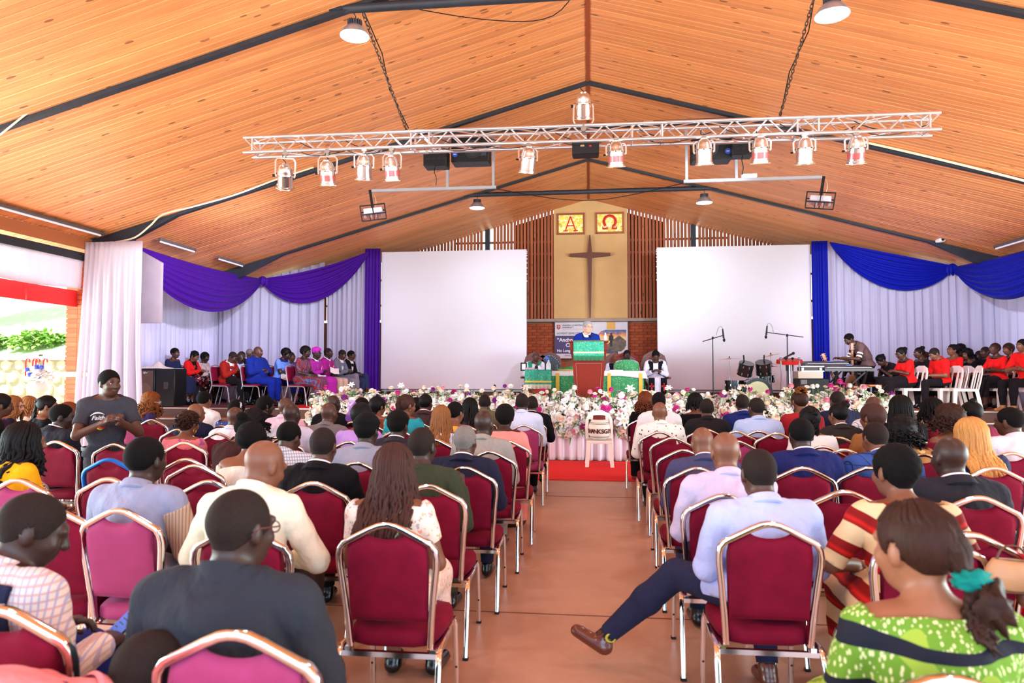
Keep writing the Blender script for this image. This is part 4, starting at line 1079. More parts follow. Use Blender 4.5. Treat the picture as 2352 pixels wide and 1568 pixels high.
def blob(ctx, c, r, m, name='hair_bun', seed=1, amp=.12, nu=18, nv=12):
    rr = random.Random(seed); ph = [rr.uniform(0, 6) for _ in range(3)]; mb = MB(); mb.ball((0, 0, 0), 1., nu, nv); C_ = ctx['h'](*c)
    r = np.array(r if isinstance(r, (tuple, list)) else (r,)*3); out = []
    for v in mb.v:
        v = np.array(v); k = 1+amp*math.sin(6*v[0]+ph[0]+4*v[2])*math.sin(7*v[1]+ph[1])+amp*.5*math.sin(13*v[2]+ph[2]+9*v[0]); out.append(C_+ctx['Rh']@(v*r*k))
    mb.v = [tuple(p) for p in out]; return mb.build(name, m, ctx['body'], 180)
def make_hair(ctx, kind, mk='coil', **o):
    m = HAIR[mk] if isinstance(mk, str) else mk
    sd = int(abs(ctx['Nb'][0])*1000)+len(bpy.data.objects)
    if kind == 'short': scalp(ctx, thick=.008, m=m)
    elif kind == 'buzz': scalp(ctx, thick=.003, m=HAIR['bz'] if mk == 'coil' else m)
    elif kind == 'fade': scalp(ctx, lift=.010, thick=.011, m=m)
    elif kind == 'fringe': # hair only round the sides and back
        V = ctx['V']; L = (V-ctx['h'](0, 0, 0))@ctx['Rh']; x, y, z = L.T
        s = np.where(ctx['lab'] == 0, np.minimum(z-np.interp(y, [-.11, -.05, 0, .03], [-.055, -.05, .012, .04]), np.interp(y, [-.11, .05], [.035, .03])-z), -1); ctx['part']('hair', clip(V, ctx['T'], ctx['N'], s, .002*np.clip(s/.02, .1, 1)), HAIR['bz'] if mk == 'coil' else m)
    elif kind == 'flat': scalp(ctx, thick=.017, m=m, top=1.7, lift=.004)
    elif kind == 'afro': scalp(ctx, thick=o.get('t', .042), nz=.22, m=m, lift=-.016)
    elif kind == 'bob': scalp(ctx, thick=.02, m=m, back=-.085, lift=-.02)
    elif kind == 'long': scalp(ctx, thick=.012, m=m); strands(ctx, m, n=o.get('n', 90), L=o.get('L', .5), r=o.get('r', .008), wav=o.get('wav', .01), wfreq=o.get('wf', 1.5), seed=sd, spread=o.get('sp', 1.))
    elif kind == 'braids': scalp(ctx, thick=.008, m=m); strands(ctx, m, n=o.get('n', 70), L=o.get('L', .45), r=o.get('r', .0075), wav=o.get('wav', .014), wfreq=3, seed=sd, out=.03, curl=o.get('curl', 0))
    elif kind == 'curly': scalp(ctx, thick=.03, nz=.5, m=m, lift=-.01); strands(ctx, m, n=o.get('n', 80), L=o.get('L', .32), r=.009, wav=.03, wfreq=4, seed=sd, out=.05, curl=.012)
    elif kind == 'pony':
        scalp(ctx, thick=.011, m=m); c = o.get('c', (0, -.115, .05)); blob(ctx, c, (.026, .026, .026), m, 'hair_knot', sd)
        t = ctx['h'](*c); strands(ctx, m, n=o.get('n', 26), L=o.get('L', .42), r=.008, wav=.02, wfreq=2, seed=sd, tie=t, out=.035, name='ponytail')
    elif kind == 'bun': scalp(ctx, thick=.010, m=m); blob(ctx, o.get('c', (0, -.085, .105)), o.get('r', (.048, .048, .042)), m, 'hair_bun', sd)
    elif kind == 'updo':
        scalp(ctx, thick=.010, m=m); rr = random.Random(sd); mb = MB(); cc = o.get('c', (0, -.045, .1))
        for i in range(46):
            a, b = rr.uniform(0, 6.28), rr.uniform(-.1, 1.5); q = np.array([math.cos(a)*math.cos(b), math.sin(a)*math.cos(b), math.sin(b)])*.055+np.array(cc)
            pts = [ctx['h'](*(q+.016*np.array([math.cos(t*1.3+a), math.sin(t*1.3+a), .2*t-.5]))) for t in range(6)]; mb.tube(pts, .008, 5)
        mb.build('hair_curls', HAIR[o.get('mk2', 'cl')], ctx['body'], 180)
    elif kind == 'ringlets':
        scalp(ctx, thick=.016, m=m, lift=-.012); rr = random.Random(sd); mb = MB()
        for i in range(150):
            a, b = rr.uniform(0, 6.28), rr.uniform(-.3, 1.5)
            if math.sin(a) > .2 and b < .5: continue
            q = np.array([math.cos(a)*math.cos(b)*.088, math.sin(a)*math.cos(b)*.108-.012, math.sin(b)*.105+.022]); e = nrm(q)
            pts = [ctx['h'](*(q+e*.006*t+.011*np.array([math.cos(t*1.5+a*3), math.sin(t*1.5+a*3), 0])-np.array([0, 0, .007*t]))) for t in range(6)]; mb.tube(pts, .0065, 5)
        mb.build('hair_curls', m, ctx['body'], 180)
    elif kind == 'none': pass
# ---- small things people wear
def glasses(m=None, lens=True):
    def f(ctx):
        h = ctx['h']; mb = MB()
        for s in (-1, 1):
            mb.tube([h(s*.033+.022*math.cos(a), .103, .004+.017*math.sin(a)) for a in [k*PI/6 for k in range(12)]], .0022, 5, True)
            mb.tube([h(s*.055, .1, .008), h(s*.078, .06, .01), h(s*.084, -.0, .01), h(s*.083, -.03, -.008)], .0024, 5)
        mb.tube([h(-.011, .103, .006), h(0, .108, .009), h(.011, .103, .006)], .002, 5); mb.build('glasses', m or BLACK, ctx['body'], 180)
    return f
def earring(m=None, kind='stud'):
    def f(ctx):
        h = ctx['h']
        for s in (-1, 1):
            mb = MB()
            if kind == 'stud': mb.ball(h(s*.084, .0, -.046), .006, 8, 6)
            else: mb.tube([h(s*.084, .016*math.cos(a), -.066+.022*math.sin(a)) for a in [k*PI/6 for k in range(12)]], .003, 5, True)
            mb.build('earring', m or GOLD, ctx['body'], 180)
    return f
def headband(m, z=.075, w=.014, ty=.03):
    def f(ctx):
        h = ctx['h']; mb = MB(); mb.rtube([h(.088*math.cos(a), ty-.03+.01*math.sin(a), .03+.094*math.sin(a)) for a in [math.radians(-5+k*19) for k in range(11)]], .006, w, tuple(ctx['Rh'][:, 1])); mb.build('headband', m, ctx['body'], 180)
    return f
def cap_hat(m, flat=False):
    def f(ctx):
        scalp(ctx, lift=.012, front=.03, back=-.012, thick=.018, m=m, name='cap', top=1.35)
    return f

def flare(m, L=.24, r=.10, t0=.18):   # loose bell sleeves from the shoulder
    def f(c):
        for s in (-1, 1):
            sh, el, wr, d, nn = c['arm'][s]; ax = nrm(el-sh); u_ = nrm(np.cross(ax, [0, 1, 0.1])); w_ = np.cross(ax, u_)
            MB().grid(lambda u, v: tuple(sh+ax*(t0*(1-v)*.3+.02+L*v)+(u_*math.cos(6.2832*u)+w_*math.sin(6.2832*u))*(.062+(r-.05)*v**1.2+.012*v*math.sin(6.2832*u*6))), 36, 8, .003).build('bell_sleeve', m, c['body'], 180)
    return f

def smiley_sock(c):
    hj, kn, an, toe = c['leg'][-1]; d = nrm(kn-an); MB().tube([an-d*.02, an+d*.05, an+d*.11], [.048, .045, .045], 14).build('sock', mat('black_sock', (.012, .012, .014), .9), c['body'])
    q = an+d*.045; n = nrm(np.array([.35, -1, .1])-d*float(np.array([.35, -1, .1])@d)); q = q+n*.044; R_ = Vector((0, 0, 1)).rotation_difference(Vector(n)).to_matrix()
    o = MB().lathe([(.03, 0), (.028, .004), (0, .005)], 16, q, R_).build('sock_print', mat('yellow_print', rgb(206, 200, 60), .8), c['body'])
    u_ = nrm(np.cross(d, n)); m = MB()
    for e in (-1, 1): m.ball(q+n*.006+u_*e*.01+d*.008, .004, 6, 4)
    m.tube([q+n*.006+u_*(.016*math.cos(t))+d*(-.004-.008*math.sin(t)) for t in [k*PI/6 for k in range(7)]], .002, 4); m.build('sock_face', BLACK, o)
# ================================================================== BANQUET CHAIRS
def chair_meshes():
    q = {}
    hp = [(.178, .40), (.186, .52), (.200, .66), (.212, .76), (.213, .80), (.207, .832), (.190, .856), (.160, .872), (.075, .916), (.038, .932), (.012, .937)]
    back = lambda x, z: (x, -.205-(z-.40)*.13, z)
    pts = [back(-x, z) for x, z in hp]+[back(x, z) for x, z in reversed(hp)]
    q['back_frame'] = MB().rtube(pts, .026, .03, (0, 1, 0)).mesh('back_frame', CHROME, 50)
    xs = np.array([p[0] for p in hp]); zs = np.array([p[1] for p in hp])
    def pad(u, v):
        z0, z1 = .515, .925; t = v
        wx = np.interp(z0+(z1-z0)*t, zs, xs)-.013
        # the top edge follows the frame, with the hand-hold crescent cut out below the peak
        x = (2*u-1)
        zt = np.interp(abs(x)*.190, xs[::-1], zs[::-1])-.014-.05*max(0, 1-(x/.42)**2)**.8
        z = z0+(zt-z0)*t; wx = min(.2, float(np.interp(z, zs, xs)))-.012 if t < .97 else .2-.012
        wx = float(np.interp(min(z, .83), zs, xs))-.013
        X = x*wx; th = .022*math.sqrt(max(0, 1-abs(x)**6))*math.sqrt(max(0, 1-abs(2*t-1)**8))
        return X, th, z
    m = MB(); nu, nv = 18, 14; A = []; B = []
    for j in range(nv+1):
        for i in range(nu+1):
            X, th, z = pad(i/nu, j/nv); p = back(X, z); bow = -.018*math.cos(X/.2*PI/2)*0
            A.append((p[0], p[1]-.004-th*.8, p[2])); B.append((p[0], p[1]+.004+th*1.25, p[2]))
    Fa = [(j*(nu+1)+i, j*(nu+1)+i+1, (j+1)*(nu+1)+i+1, (j+1)*(nu+1)+i) for j in range(nv) for i in range(nu)]
    o = len(A); m.add(A+B, Fa+[tuple(o+k for k in reversed(f)) for f in Fa]+[t for ring in ([i for i in range(nu+1)], [j*(nu+1)+nu for j in range(nv+1)], [nv*(nu+1)+i for i in range(nu, -1, -1)], [j*(nu+1) for j in range(nv, -1, -1)]) for t in [(b, a, a+o, b+o) for a, b in zip(ring[:-1], ring[1:])]])
    q['backrest'] = m.mesh('backrest', MAROON, 180)
    m = MB(); n = 24
    out = []
    for k in range(n):
        a = 2*PI*k/n; c, s_ = math.cos(a), math.sin(a); r = (abs(c)**5+abs(s_)**5)**(-1/5); x, y = c*r, s_*r
        out.append((x*(.205+.015*y), y*.215))
    rows = [(.93, .396), (1, .405), (1.01, .43), (1., .455), (.95, .468), (.6, .478), (.0, .48)]
    V = [(x*r, y*r, z) for r, z in rows for x, y in out]
    m.add(V, [(j*n+i, j*n+(i+1) % n, (j+1)*n+(i+1) % n, (j+1)*n+i) for j in range(len(rows)-1) for i in range(n)]+[tuple(reversed(range(n)))])
    q['seat'] = m.mesh('seat', MAROON, 180)
    m = MB()
    for s in (-1, 1): m.bar((s*.19, -.215, .385), (s*.2, .205, .385), .022, .022)
    m.bar((-.19, .2, .385), (.19, .2, .385), .022, .022); m.bar((-.215, -.225, .375), (.215, -.225, .375), .022, .022)
    q['seat_frame'] = m.mesh('seat_frame', CHROME, 50)
    for s, nm in ((-1, 'l'), (1, 'r')):
        q['fl'+nm] = MB().rtube([(s*.2, .195, .385), (s*.208, .20, .36), (s*.212, .225, .012)], .024, .024, (0, 1, 0)).mesh('leg', CHROME, 50)
        q['rl'+nm] = MB().rtube([(s*.212, .02, .392), (s*.218, -.20, .392), (s*.222, -.232, .375), (s*.224, -.252, .33), (s*.228, -.33, .012)], .024, .024, (1, 0, 0)).mesh('leg', CHROME, 50)
        q['fc'+nm] = MB().box((s*.212, .226, .008), (.03, .03, .016), None, .003).mesh('foot_cap', BLACK, 0); q['rc'+nm] = MB().box((s*.228, -.331, .008), (.03, .03, .016), None, .003).mesh('foot_cap', BLACK, 0)
        q['bump'+nm] = MB().ball((s*.212, .2065, .15), (.008, .006, .008), 8, 6).mesh('bumper', BLACK)
    return q
CM = chair_meshes()
CM['backrest_p'] = CM['backrest'].copy(); CM['backrest_p'].materials[0] = MAGENTA
CM['seat_p'] = CM['seat'].copy(); CM['seat_p'].materials[0] = MAGENTA
CM['blue_frame'] = CM['back_frame'].copy(); CM['blue_frame'].materials[0] = mat('blue_wrap', rgb(20, 110, 200), .3, .3)
def banquet_chair(x, y, label, rz=0., pink=False, frame='back_frame', group='maroon banquet chairs in rows', far=False):
    t = thing('banquet_chair', label, 'chair', (x, y, 0), rz, group)
    inst('back_frame', CM[frame], t); inst('backrest', CM['backrest_p' if pink else 'backrest'], t); inst('seat', CM['seat_p' if pink else 'seat'], t); inst('seat_frame', CM['seat_frame'], t)
    for k in ('fl', 'rl'):
        for s in 'lr':
            l = inst('leg', CM[k+s], t)
            if not far: inst('foot_cap', CM[k[0]+'c'+s], l)
            if k == 'fl' and not far: inst('bumper', CM['bump'+s], l)
    return t
# ================================================================== AUDIENCE
def cl(r, g, b): return cloth('cloth_%02x%02x%02x' % (r, g, b), rgb(r, g, b))
BLK = cl(20, 19, 23); NAVY = cl(28, 32, 58); CHAR = cl(52, 54, 62); DGREY = cl(74, 74, 84)
def SU(c, shirt=None, b=None): return dict(top=('suit', c) if shirt is None else ('suit', c, shirt), bot=('trousers', b or c))
def SH(c, b=None, **k): return dict(top=('shirt', c), bot=('trousers', b or NAVY), **k)
def DR(m, kind='dress', **k): return dict(sex='f', top=(kind, m), bot=('skirt', m), **k)
def seat(u, v, Y0, who, tail='', pink=False, chair=True, cu=None, rz=0., crz=None, frame='back_frame', dx=0., clabel=None, **kw):
    p = atY(u, v, Y0+.07); X = p.x
    lod = 0 if Y0 < 4.6 else 1
    kw.setdefault('zt', p.z); kw.setdefault('lod', lod); kw.setdefault('w', 1.04 if kw.get('sex') != 'f' else 1.0)
    cx = atY(cu, 1000, Y0-.27).x if cu else X+dx
    if chair: banquet_chair(cx, Y0, clabel or ('chair of the '+who if len(who.split()) > 11 else '%s banquet chair of the %s' % ('pink' if pink else 'maroon', who)), rz if crz is None else crz, pink, frame, far=Y0 > 6)
    b = person(who+(' '+tail if tail else ''), (X, Y0-.02, 0), rz, **kw)
    hc = HEADAT; c_, s_ = math.cos(rz), math.sin(rz); dx_, dy_ = c_*hc[0]-s_*hc[1], s_*hc[0]+c_*hc[1]
    b.location.x = X-dx_   # the head, not the hips, is where the photo shows it
    if abs(kw.get('lean', 6)) > 30: b.location.y = Y0+.07-dy_
    return b
D = math.radians
# ---- left block, nearest first
pk = cl(232, 142, 150)
seat(345, 1447, 1.68, 'close-cropped person in a pink top', 'bending over at the bottom left corner', chair=False, skin='a', hair=('buzz', 'coil'), lean=72, zt=1.36, side=0, hp=34, hy=-8, rz=D(-34), w=1.15, top=('shirt', pk), bot=('trousers', NAVY), arms='lap', lod=0)
L1 = seat(60, 1161, 2.02, 'man in a navy vest over plaid shirt', 'looking down at a phone, bottom left', rz=D(-14), cu=10, crz=0, skin='a', hair=('buzz', 'coil'), hp=24, hy=-40, lean=10, top=('shirt', pattern('plaid_blue', 'check', [rgb(226, 214, 206), rgb(150, 160, 206), rgb(196, 160, 160)], 44)), bot=('trousers', cl(36, 44, 110)), arms=('lap', dict(el=(.25, .04, .76), wr=(.19, .29, .66))), w=1.08,
     extra=[lambda c: c['part']('vest', clip(c['V'], c['T'], c['N'], np.where(c['lab'] == 1, np.minimum(.17-np.abs((c['V']-c['Nb'])@c['X']), -.01-(c['V']-c['Nb'])@c['up']), -1), .026), cl(36, 40, 66))])
L1ARM = ARMAT[1]
seat(560, 1130, 1.93, 'bald man in a charcoal jacket and red-black glasses', 'near the bottom of the picture', cu=548, skin='a', hair=('buzz', 'coil'), hy=-22, hp=8, lean=4, top=('jacket', cl(48, 52, 60)), bot=('trousers', CHAR), w=1.2, extra=[glasses(mat('red_black_frame', rgb(90, 20, 24), .3))], pink=True)
seat(336, 1010, 3.30, 'man in a grey tunic with striped tan sleeves', 'in front of a pink chair', cu=288, crz=D(-4), pink=True, skin='a', hair=('fade', 'coil'), hy=-8, hp=4, lean=6, w=1.06, top=('shirt', cl(150, 158, 186)), bot=('trousers', BLK),
     extra=[lambda c: c['part']('sleeve_print', clip(c['V'], c['T'], c['N'], np.where(np.isin(c['lab'], (2, 3)), np.minimum(.2-np.abs(np.linalg.norm(c['V']-c['arm'][1][1], axis=1)-.04), .2), -1), .019), pattern('sleeve_stripes', 'pin', [rgb(206, 178, 152), rgb(74, 66, 70)], 60))])
seat(597, 1012, 3.02, 'bald man in a cream long sleeved shirt', 'behind the man in charcoal', cu=556, skin='c', hair=None, hy=-28, hp=24, lean=9, w=1.06, top=('turtle', cl(238, 232, 206)), bot=('trousers', cl(52, 40, 40)), arms='wide')
FLO = pattern('pale_floral', 'floral', [rgb(240, 222, 208), rgb(238, 160, 140), rgb(196, 188, 150), rgb(250, 236, 226), rgb(180, 170, 180)], 34)
seat(908, 1027, 3.15, 'woman with long dark braids in a floral dress', 'on the aisle chair', cu=890, skin='c', hair=('braids', 'bb', dict(n=130, L=.60, r=.009, wav=.025, curl=.005)), hp=6, lean=4, extra=[headband(HAIR['bb'], .07, .008, -.03)], **DR(FLO))
YEL = cl(236, 172, 26)
seat(52, 975, 4.05, 'woman in a yellow blouse with flared sleeves', 'and a black ponytail, far left', cu=46, pink=True, rz=D(-22), crz=0, skin='c', hair=('long', 'k', dict(n=70, L=.5, r=.014, wav=.03, wf=2)), hy=-20, sex='f', top=('blouse', YEL, .6), bot=('skirt', pattern('mud_cloth', 'grid', [rgb(60, 26, 16), rgb(190, 120, 60)], 16)), w=1.15, lean=10, extra=[earring(), flare(YEL)], lod=0)
seat(742, 985, 4.15, 'man in a black suit with white collar', 'on the left block third row', cu=722, skin='b', hair=('buzz', 'coil'), hp=10, **SU(BLK))
seat(970, 985, 4.12, 'man in an olive green shirt', 'behind the braided woman', cu=985, skin='a', hair=('buzz', 'coil'), hy=-14, w=1.1, top=('tee', cl(56, 62, 46), 1.9), bot=('trousers', cl(70, 66, 54)), hp=6, extra=[lambda c: blob(c, (0, -.04, -.145), (.075, .05, .02), cl(210, 214, 196), 'under_collar', 1, .02)], arms=('lap', dict(el=(.26, .02, .75), wr=(.20, .26, .98))))
AFW = cl(226, 220, 206)
seat(568, 982, 4.75, 'woman with afro hair in an off-shoulder cream top', 'behind the bald man in cream', cu=450, skin='c', hair=('afro', 'coil', dict(t=.03)), lean=12, hp=20, sex='f', top=('off', AFW), bot=('skirt', cl(60, 110, 140)))
seat(548, 955, 5.75, 'woman in a dark brown dress with hair in a bun', 'leaning forward', rz=D(-10), cu=440, chair=False, skin='c', hair=('bun', 'coil'), lean=18, hp=16, w=1.15, **DR(cl(58, 34, 34), 'blouse'))
PLD = pattern('plaid_pale', 'check', [rgb(220, 226, 232), rgb(120, 136, 160), rgb(130, 146, 170)], 46)
seat(658, 973, 5.05, 'man in a pale checked shirt', 'looking down, left block', skin='b', hair=('fade', 'coil'), hp=22, hy=-10, lean=10, **SH(PLD))
seat(843, 957, 5.0, 'man in a light grey suit', 'behind the long-braided woman', cu=820, skin='a', hair=('flat', 'coil'), hy=-6, w=1.06, **SH(cl(150, 156, 176)))
seat(915, 950, 5.85, 'man with flat-top hair in a dark grey suit', 'showing a white collar', skin='a', hair=('flat', 'coil'), hy=-10, **SU(cl(48, 46, 54)))
seat(1068, 987, 4.85, 'grey-haired man in a navy suit', 'on the left aisle', cu=1068, skin='b', hair=('buzz', 'gr'), hy=-12, lean=8, w=1.08, **SU(cl(34, 36, 56)))
seat(1112, 945, 5.75, 'balding man in a light grey suit', 'on the left aisle', cu=1125, skin='a', hair=None, hy=-16, w=1.1, **SH(cl(158, 156, 150), cl(150, 148, 144)))
PINK = cl(240, 150, 142)
seat(1160, 933, 6.6, 'woman in a long salmon pink dress', 'on the left aisle', cu=1165, skin='a', hair=('afro', 'coil', dict(t=.02)), sex='f', top=('blouse', PINK), bot=('longskirt', PINK), w=1.12, hp=4)
PIN = pattern('blue_pinstripe', 'pin', [rgb(214, 226, 248), rgb(160, 186, 232)], 60)
seat(1199, 905, 8.4, 'man in a pale blue striped shirt', 'on a pink chair by the left aisle', cu=1203, pink=True, skin='a', hair=('buzz', 'coil'), w=1.08, legs=('sit', 'sit'), **SH(PIN, BLK))
seat(1222, 911, 9.3, 'man in a black suit', 'hidden behind the striped blue shirt', skin='a', hair=('buzz', 'coil'), w=1.1, **SU(BLK))
seat(1113, 907, 9.3, 'man with a khaki collar', 'near the flowers left of the aisle', skin='b', hair=('buzz', 'coil'), hy=4, **SH(cl(110, 104, 78)))
seat(1080, 917, 8.3, 'woman with long black hair', 'near the flowers', skin='b', hair=('long', 'k', dict(L=.45, r=.01)), hy=-8, **DR(cl(60, 50, 56)))
OR = pattern('orange_print', 'floral', [rgb(236, 166, 60), rgb(250, 196, 96), rgb(180, 90, 30)], 24)
seat(1046, 925, 7.3, 'woman with cropped hair in an orange print dress', 'beside the long brown hair', skin='c', hair=('short', 'coil'), hy=-24, **DR(OR))
BLW = pattern('blue_white_print', 'swirl', [rgb(230, 232, 240), rgb(70, 90, 150), rgb(240, 240, 244), rgb(40, 50, 90)], 12)
seat(1014, 935, 6.65, 'woman with long straight brown hair', 'in a blue and white print', skin='c', hair=('long', 'lb', dict(n=110, L=.52, r=.008)), **DR(BLW))
TUR = pattern('turquoise_print', 'floral', [rgb(36, 160, 178), rgb(214, 188, 70), rgb(30, 120, 160), rgb(230, 206, 96)], 14)
seat(934, 910, 7.6, 'woman in a turquoise and yellow print dress', 'with braids tied back', skin='c', hair=('pony', 'bb', dict(n=34, L=.3)), hy=-42, w=1.12, extra=[earring()], sex='f', top=('dress', TUR, .8), bot=('skirt', TUR))
seat(978, 907, 8.6, 'man in a dark brown suit', 'close to the flowers', skin='b', hair=('short', 'k'), hy=-12, **SU(cl(66, 50, 50)))
seat(957, 932, 9.4, 'woman with short black hair', 'hidden behind the turquoise dress', skin='c', hair=('bob', 'k'), hy=-30, **DR(cl(70, 40, 40)))
seat(868, 914, 8.4, 'woman with a sleek black bob and bare shoulders', 'by the flowers', skin='c', hair=('bob', 'k'), hy=-30, extra=[earring()], sex='f', top=('tank', cl(120, 60, 50)), bot=('skirt', BLK))
seat(832, 917, 8.7, 'woman in a dark grey jacket', 'by the flowers', skin='b', hair=('bob', 'k'), hy=-12, sex='f', top=('suit', cl(78, 74, 88)), bot=('skirt', BLK))
LAV = cl(182, 146, 222)
def fascinator(c):
    mb = MB(); m_ = sheer('purple_net', rgb(190, 120, 230), .4, .45); h = c['h']
    for k, (dx, dz, rr_) in enumerate(((-.095, .05, .055), (-.105, .0, .045), (-.09, .09, .05))):
        mb.grid(lambda u, v: tuple(h(dx+.03*math.sin(6*u+k), -.04+rr_*math.cos(6.28*u)*v, dz+rr_*1.3*math.sin(6.28*u)*v)), 14, 4)
    mb.build('fascinator', m_, c['body'], 180)
seat(831, 930, 6.35, 'woman in a lavender dress with purple net fascinator', 'behind the grey suit', skin='c', hair=('bob', 'k'), hy=-18, extra=[fascinator], w=1.12, **DR(LAV, 'blouse'))
seat(756, 927, 7.1, 'bald man in a taupe grey suit', 'left block near the flowers', skin='b', hair=None, hy=-12, **SH(cl(120, 110, 114)))
seat(766, 909, 8.45, 'bald man in a black suit', 'by the left end of the flowers', skin='a', hair=None, hy=-12, **SU(BLK))
seat(670, 928, 6.7, 'bald man in a pale grey shirt', 'in front of the pink shirt', skin='a', hair=None, hy=-8, w=1.1, **SH(cl(206, 204, 222)))
seat(658, 915, 7.7, 'bald man in a pink shirt', 'left block near the steps', skin='b', hair=None, hy=-20, w=1.1, **SH(cl(232, 186, 206)))
seat(611, 913, 8.5, 'woman with pinned curls and a checked collar', 'in black by the red steps', skin='a', hair=('afro', 'coil', dict(t=.018)), hy=-46, extra=[earring()], sex='f', top=('shirt', BLK), bot=('skirt', BLK))
seat(585, 948, 6.35, 'woman with black twists and a gold headband', 'left block middle', skin='b', hair=('curly', 'k', dict(n=70, L=.3)), hy=-14, extra=[headband(mat('gold_cloth', rgb(224, 190, 120), .6), .08, .02, 0.)], **DR(cl(44, 30, 34)))
seat(540, 938, 7.0, 'bald man in a white shirt', 'left block, head shining', skin='b', hair=None, hp=14, **SH(cl(228, 226, 238)))
ANK = pattern('blue_yellow_dots', 'dots', [rgb(40, 56, 130), rgb(226, 206, 80)], 26)
seat(545, 920, 7.9, 'woman in a blue and yellow dotted dress', 'with a white headband', skin='b', hair=('afro', 'coil', dict(t=.014)), hy=-18, extra=[headband(mat('white_band', rgb(236, 232, 236), .6), .08, .024, 0.)], w=1.1, **DR(ANK))
seat(469, 901, 8.55, 'man in a crisp white shirt with a fade cut', 'facing the left steps', skin='c', hair=('fade', 'coil'), hy=-4, **SH(cl(244, 242, 250)))
seat(450, 928, 7.4, 'bald man in a dark navy suit', 'left block', skin='c', hair=None, hy=-18, hp=14, w=1.1, **SU(NAVY))
COR = pattern('coral_floral', 'floral', [rgb(226, 120, 130), rgb(246, 110, 90), rgb(170, 90, 150), rgb(240, 180, 170)], 18)
seat(433, 955, 6.15, 'woman with short brown curls in a coral floral dress', 'left block', cu=425, skin='c', hair=('ringlets', 'br'), hy=-10, extra=[earring(None, 'hoop')], **DR(COR))
def hairflower(c):
    mb = MB(); C_ = c['h'](-.05, -.085, .055)
    for k in range(5):
        a = k*2*PI/5; mb.ball(C_+np.array([math.cos(a)*.025, -.012, math.sin(a)*.025]), (.02, .008, .02), 8, 6)
    mb.build('hair_flower', mat('pale_gold', rgb(226, 190, 160), .4), c['body'], 180)
seat(352, 905, 8.75, 'woman with coppery curls, a hair flower and glasses', 'turned to the stage', cu=348, rz=D(-40), crz=0, skin='c', hair=('curly', 'cl', dict(n=90, L=.42)), hy=-30, face=True, extra=[glasses(WHITE), earring(), hairflower], sex='f', top=('tank', cl(58, 50, 96)), bot=('skirt', BLK))
banquet_chair(atY(310, 960, 9.2).x, 9.45, 'pink banquet chair beside the coppery curls', 0, True, far=True)
seat(35, 912, 7.6, 'woman with straight light brown hair and glasses', 'in navy, far left', rz=D(-40), crz=0, skin='w', hair=('long', 'lb', dict(n=80, L=.4, r=.01)), hy=-30, face=True, extra=[glasses()], **DR(cl(40, 34, 58), 'blouse'))
seat(72, 913, 8.2, 'woman with wavy light brown hair in a floral blouse', 'far left', rz=D(-40), crz=0, skin='w', hair=('long', 'lb', dict(n=70, L=.34, r=.01, wav=.03)), hy=-30, face=True, **DR(pattern('red_floral', 'floral', [rgb(240, 226, 220), rgb(220, 60, 60), rgb(236, 220, 210)], 22)))
seat(113, 912, 7.4, 'woman with a long black ponytail and hair clip', 'far left', rz=D(-30), crz=0, skin='c', hair=('pony', 'k', dict(n=40, L=.5)), hy=-30, **DR(BLK))
seat(163, 925, 6.95, 'woman in dark glasses', 'just left of the standing man', rz=D(-30), crz=0, skin='c', hair=('short', 'au'), hy=-30, face=True, extra=[glasses()], **DR(cl(50, 40, 44)))
seat(146, 931, 6.1, 'man in a dark suit turning his head', 'left of the standing man', cu=130, rz=D(-16), crz=0, skin='a', hair=('short', 'coil'), hy=-44, w=1.16, **SU(cl(38, 38, 48)))
seat(2, 908, 6.6, 'woman in dark plum', 'cut off by the left edge', rz=D(-20), skin='b', hair=('bob', 'k'), hy=-20, **DR(cl(54, 26, 54), 'blouse'))
seat(-22, 985, 5.1, 'woman in a black and white leaf print', 'mostly outside the left edge', skin='b', hair=('afro', 'coil', dict(t=.02)), w=1.15, **DR(pattern('bw_leaf', 'swirl', [rgb(230, 226, 222), rgb(30, 28, 34), rgb(220, 218, 216), rgb(40, 38, 44)], 9), 'blouse'))
banquet_chair(-2.9, 4.15, 'maroon banquet chair behind the yellow blouse', 0)
banquet_chair(-3.53, 4.99, 'banquet chair with its frame wrapped in blue', 0, frame='blue_frame')
banquet_chair(-2.24, 4.12, 'empty maroon banquet chair left of the bald man in cream', 0)
banquet_chair(-2.96, 5.05, 'empty maroon banquet chair behind the grey tunic', 0)
banquet_chair(-4.2, 5.95, 'maroon banquet chair beside the legs of the standing man', 0)
banquet_chair(-2.9, 6.5, 'maroon banquet chair left of the pale checked shirt', 0)
banquet_chair(-1.47, 6.7, 'maroon banquet chair between the flat-top man and navy suit', 0)
banquet_chair(-2.6, 3.3, 'maroon banquet chair with a phone lying on it', D(6))
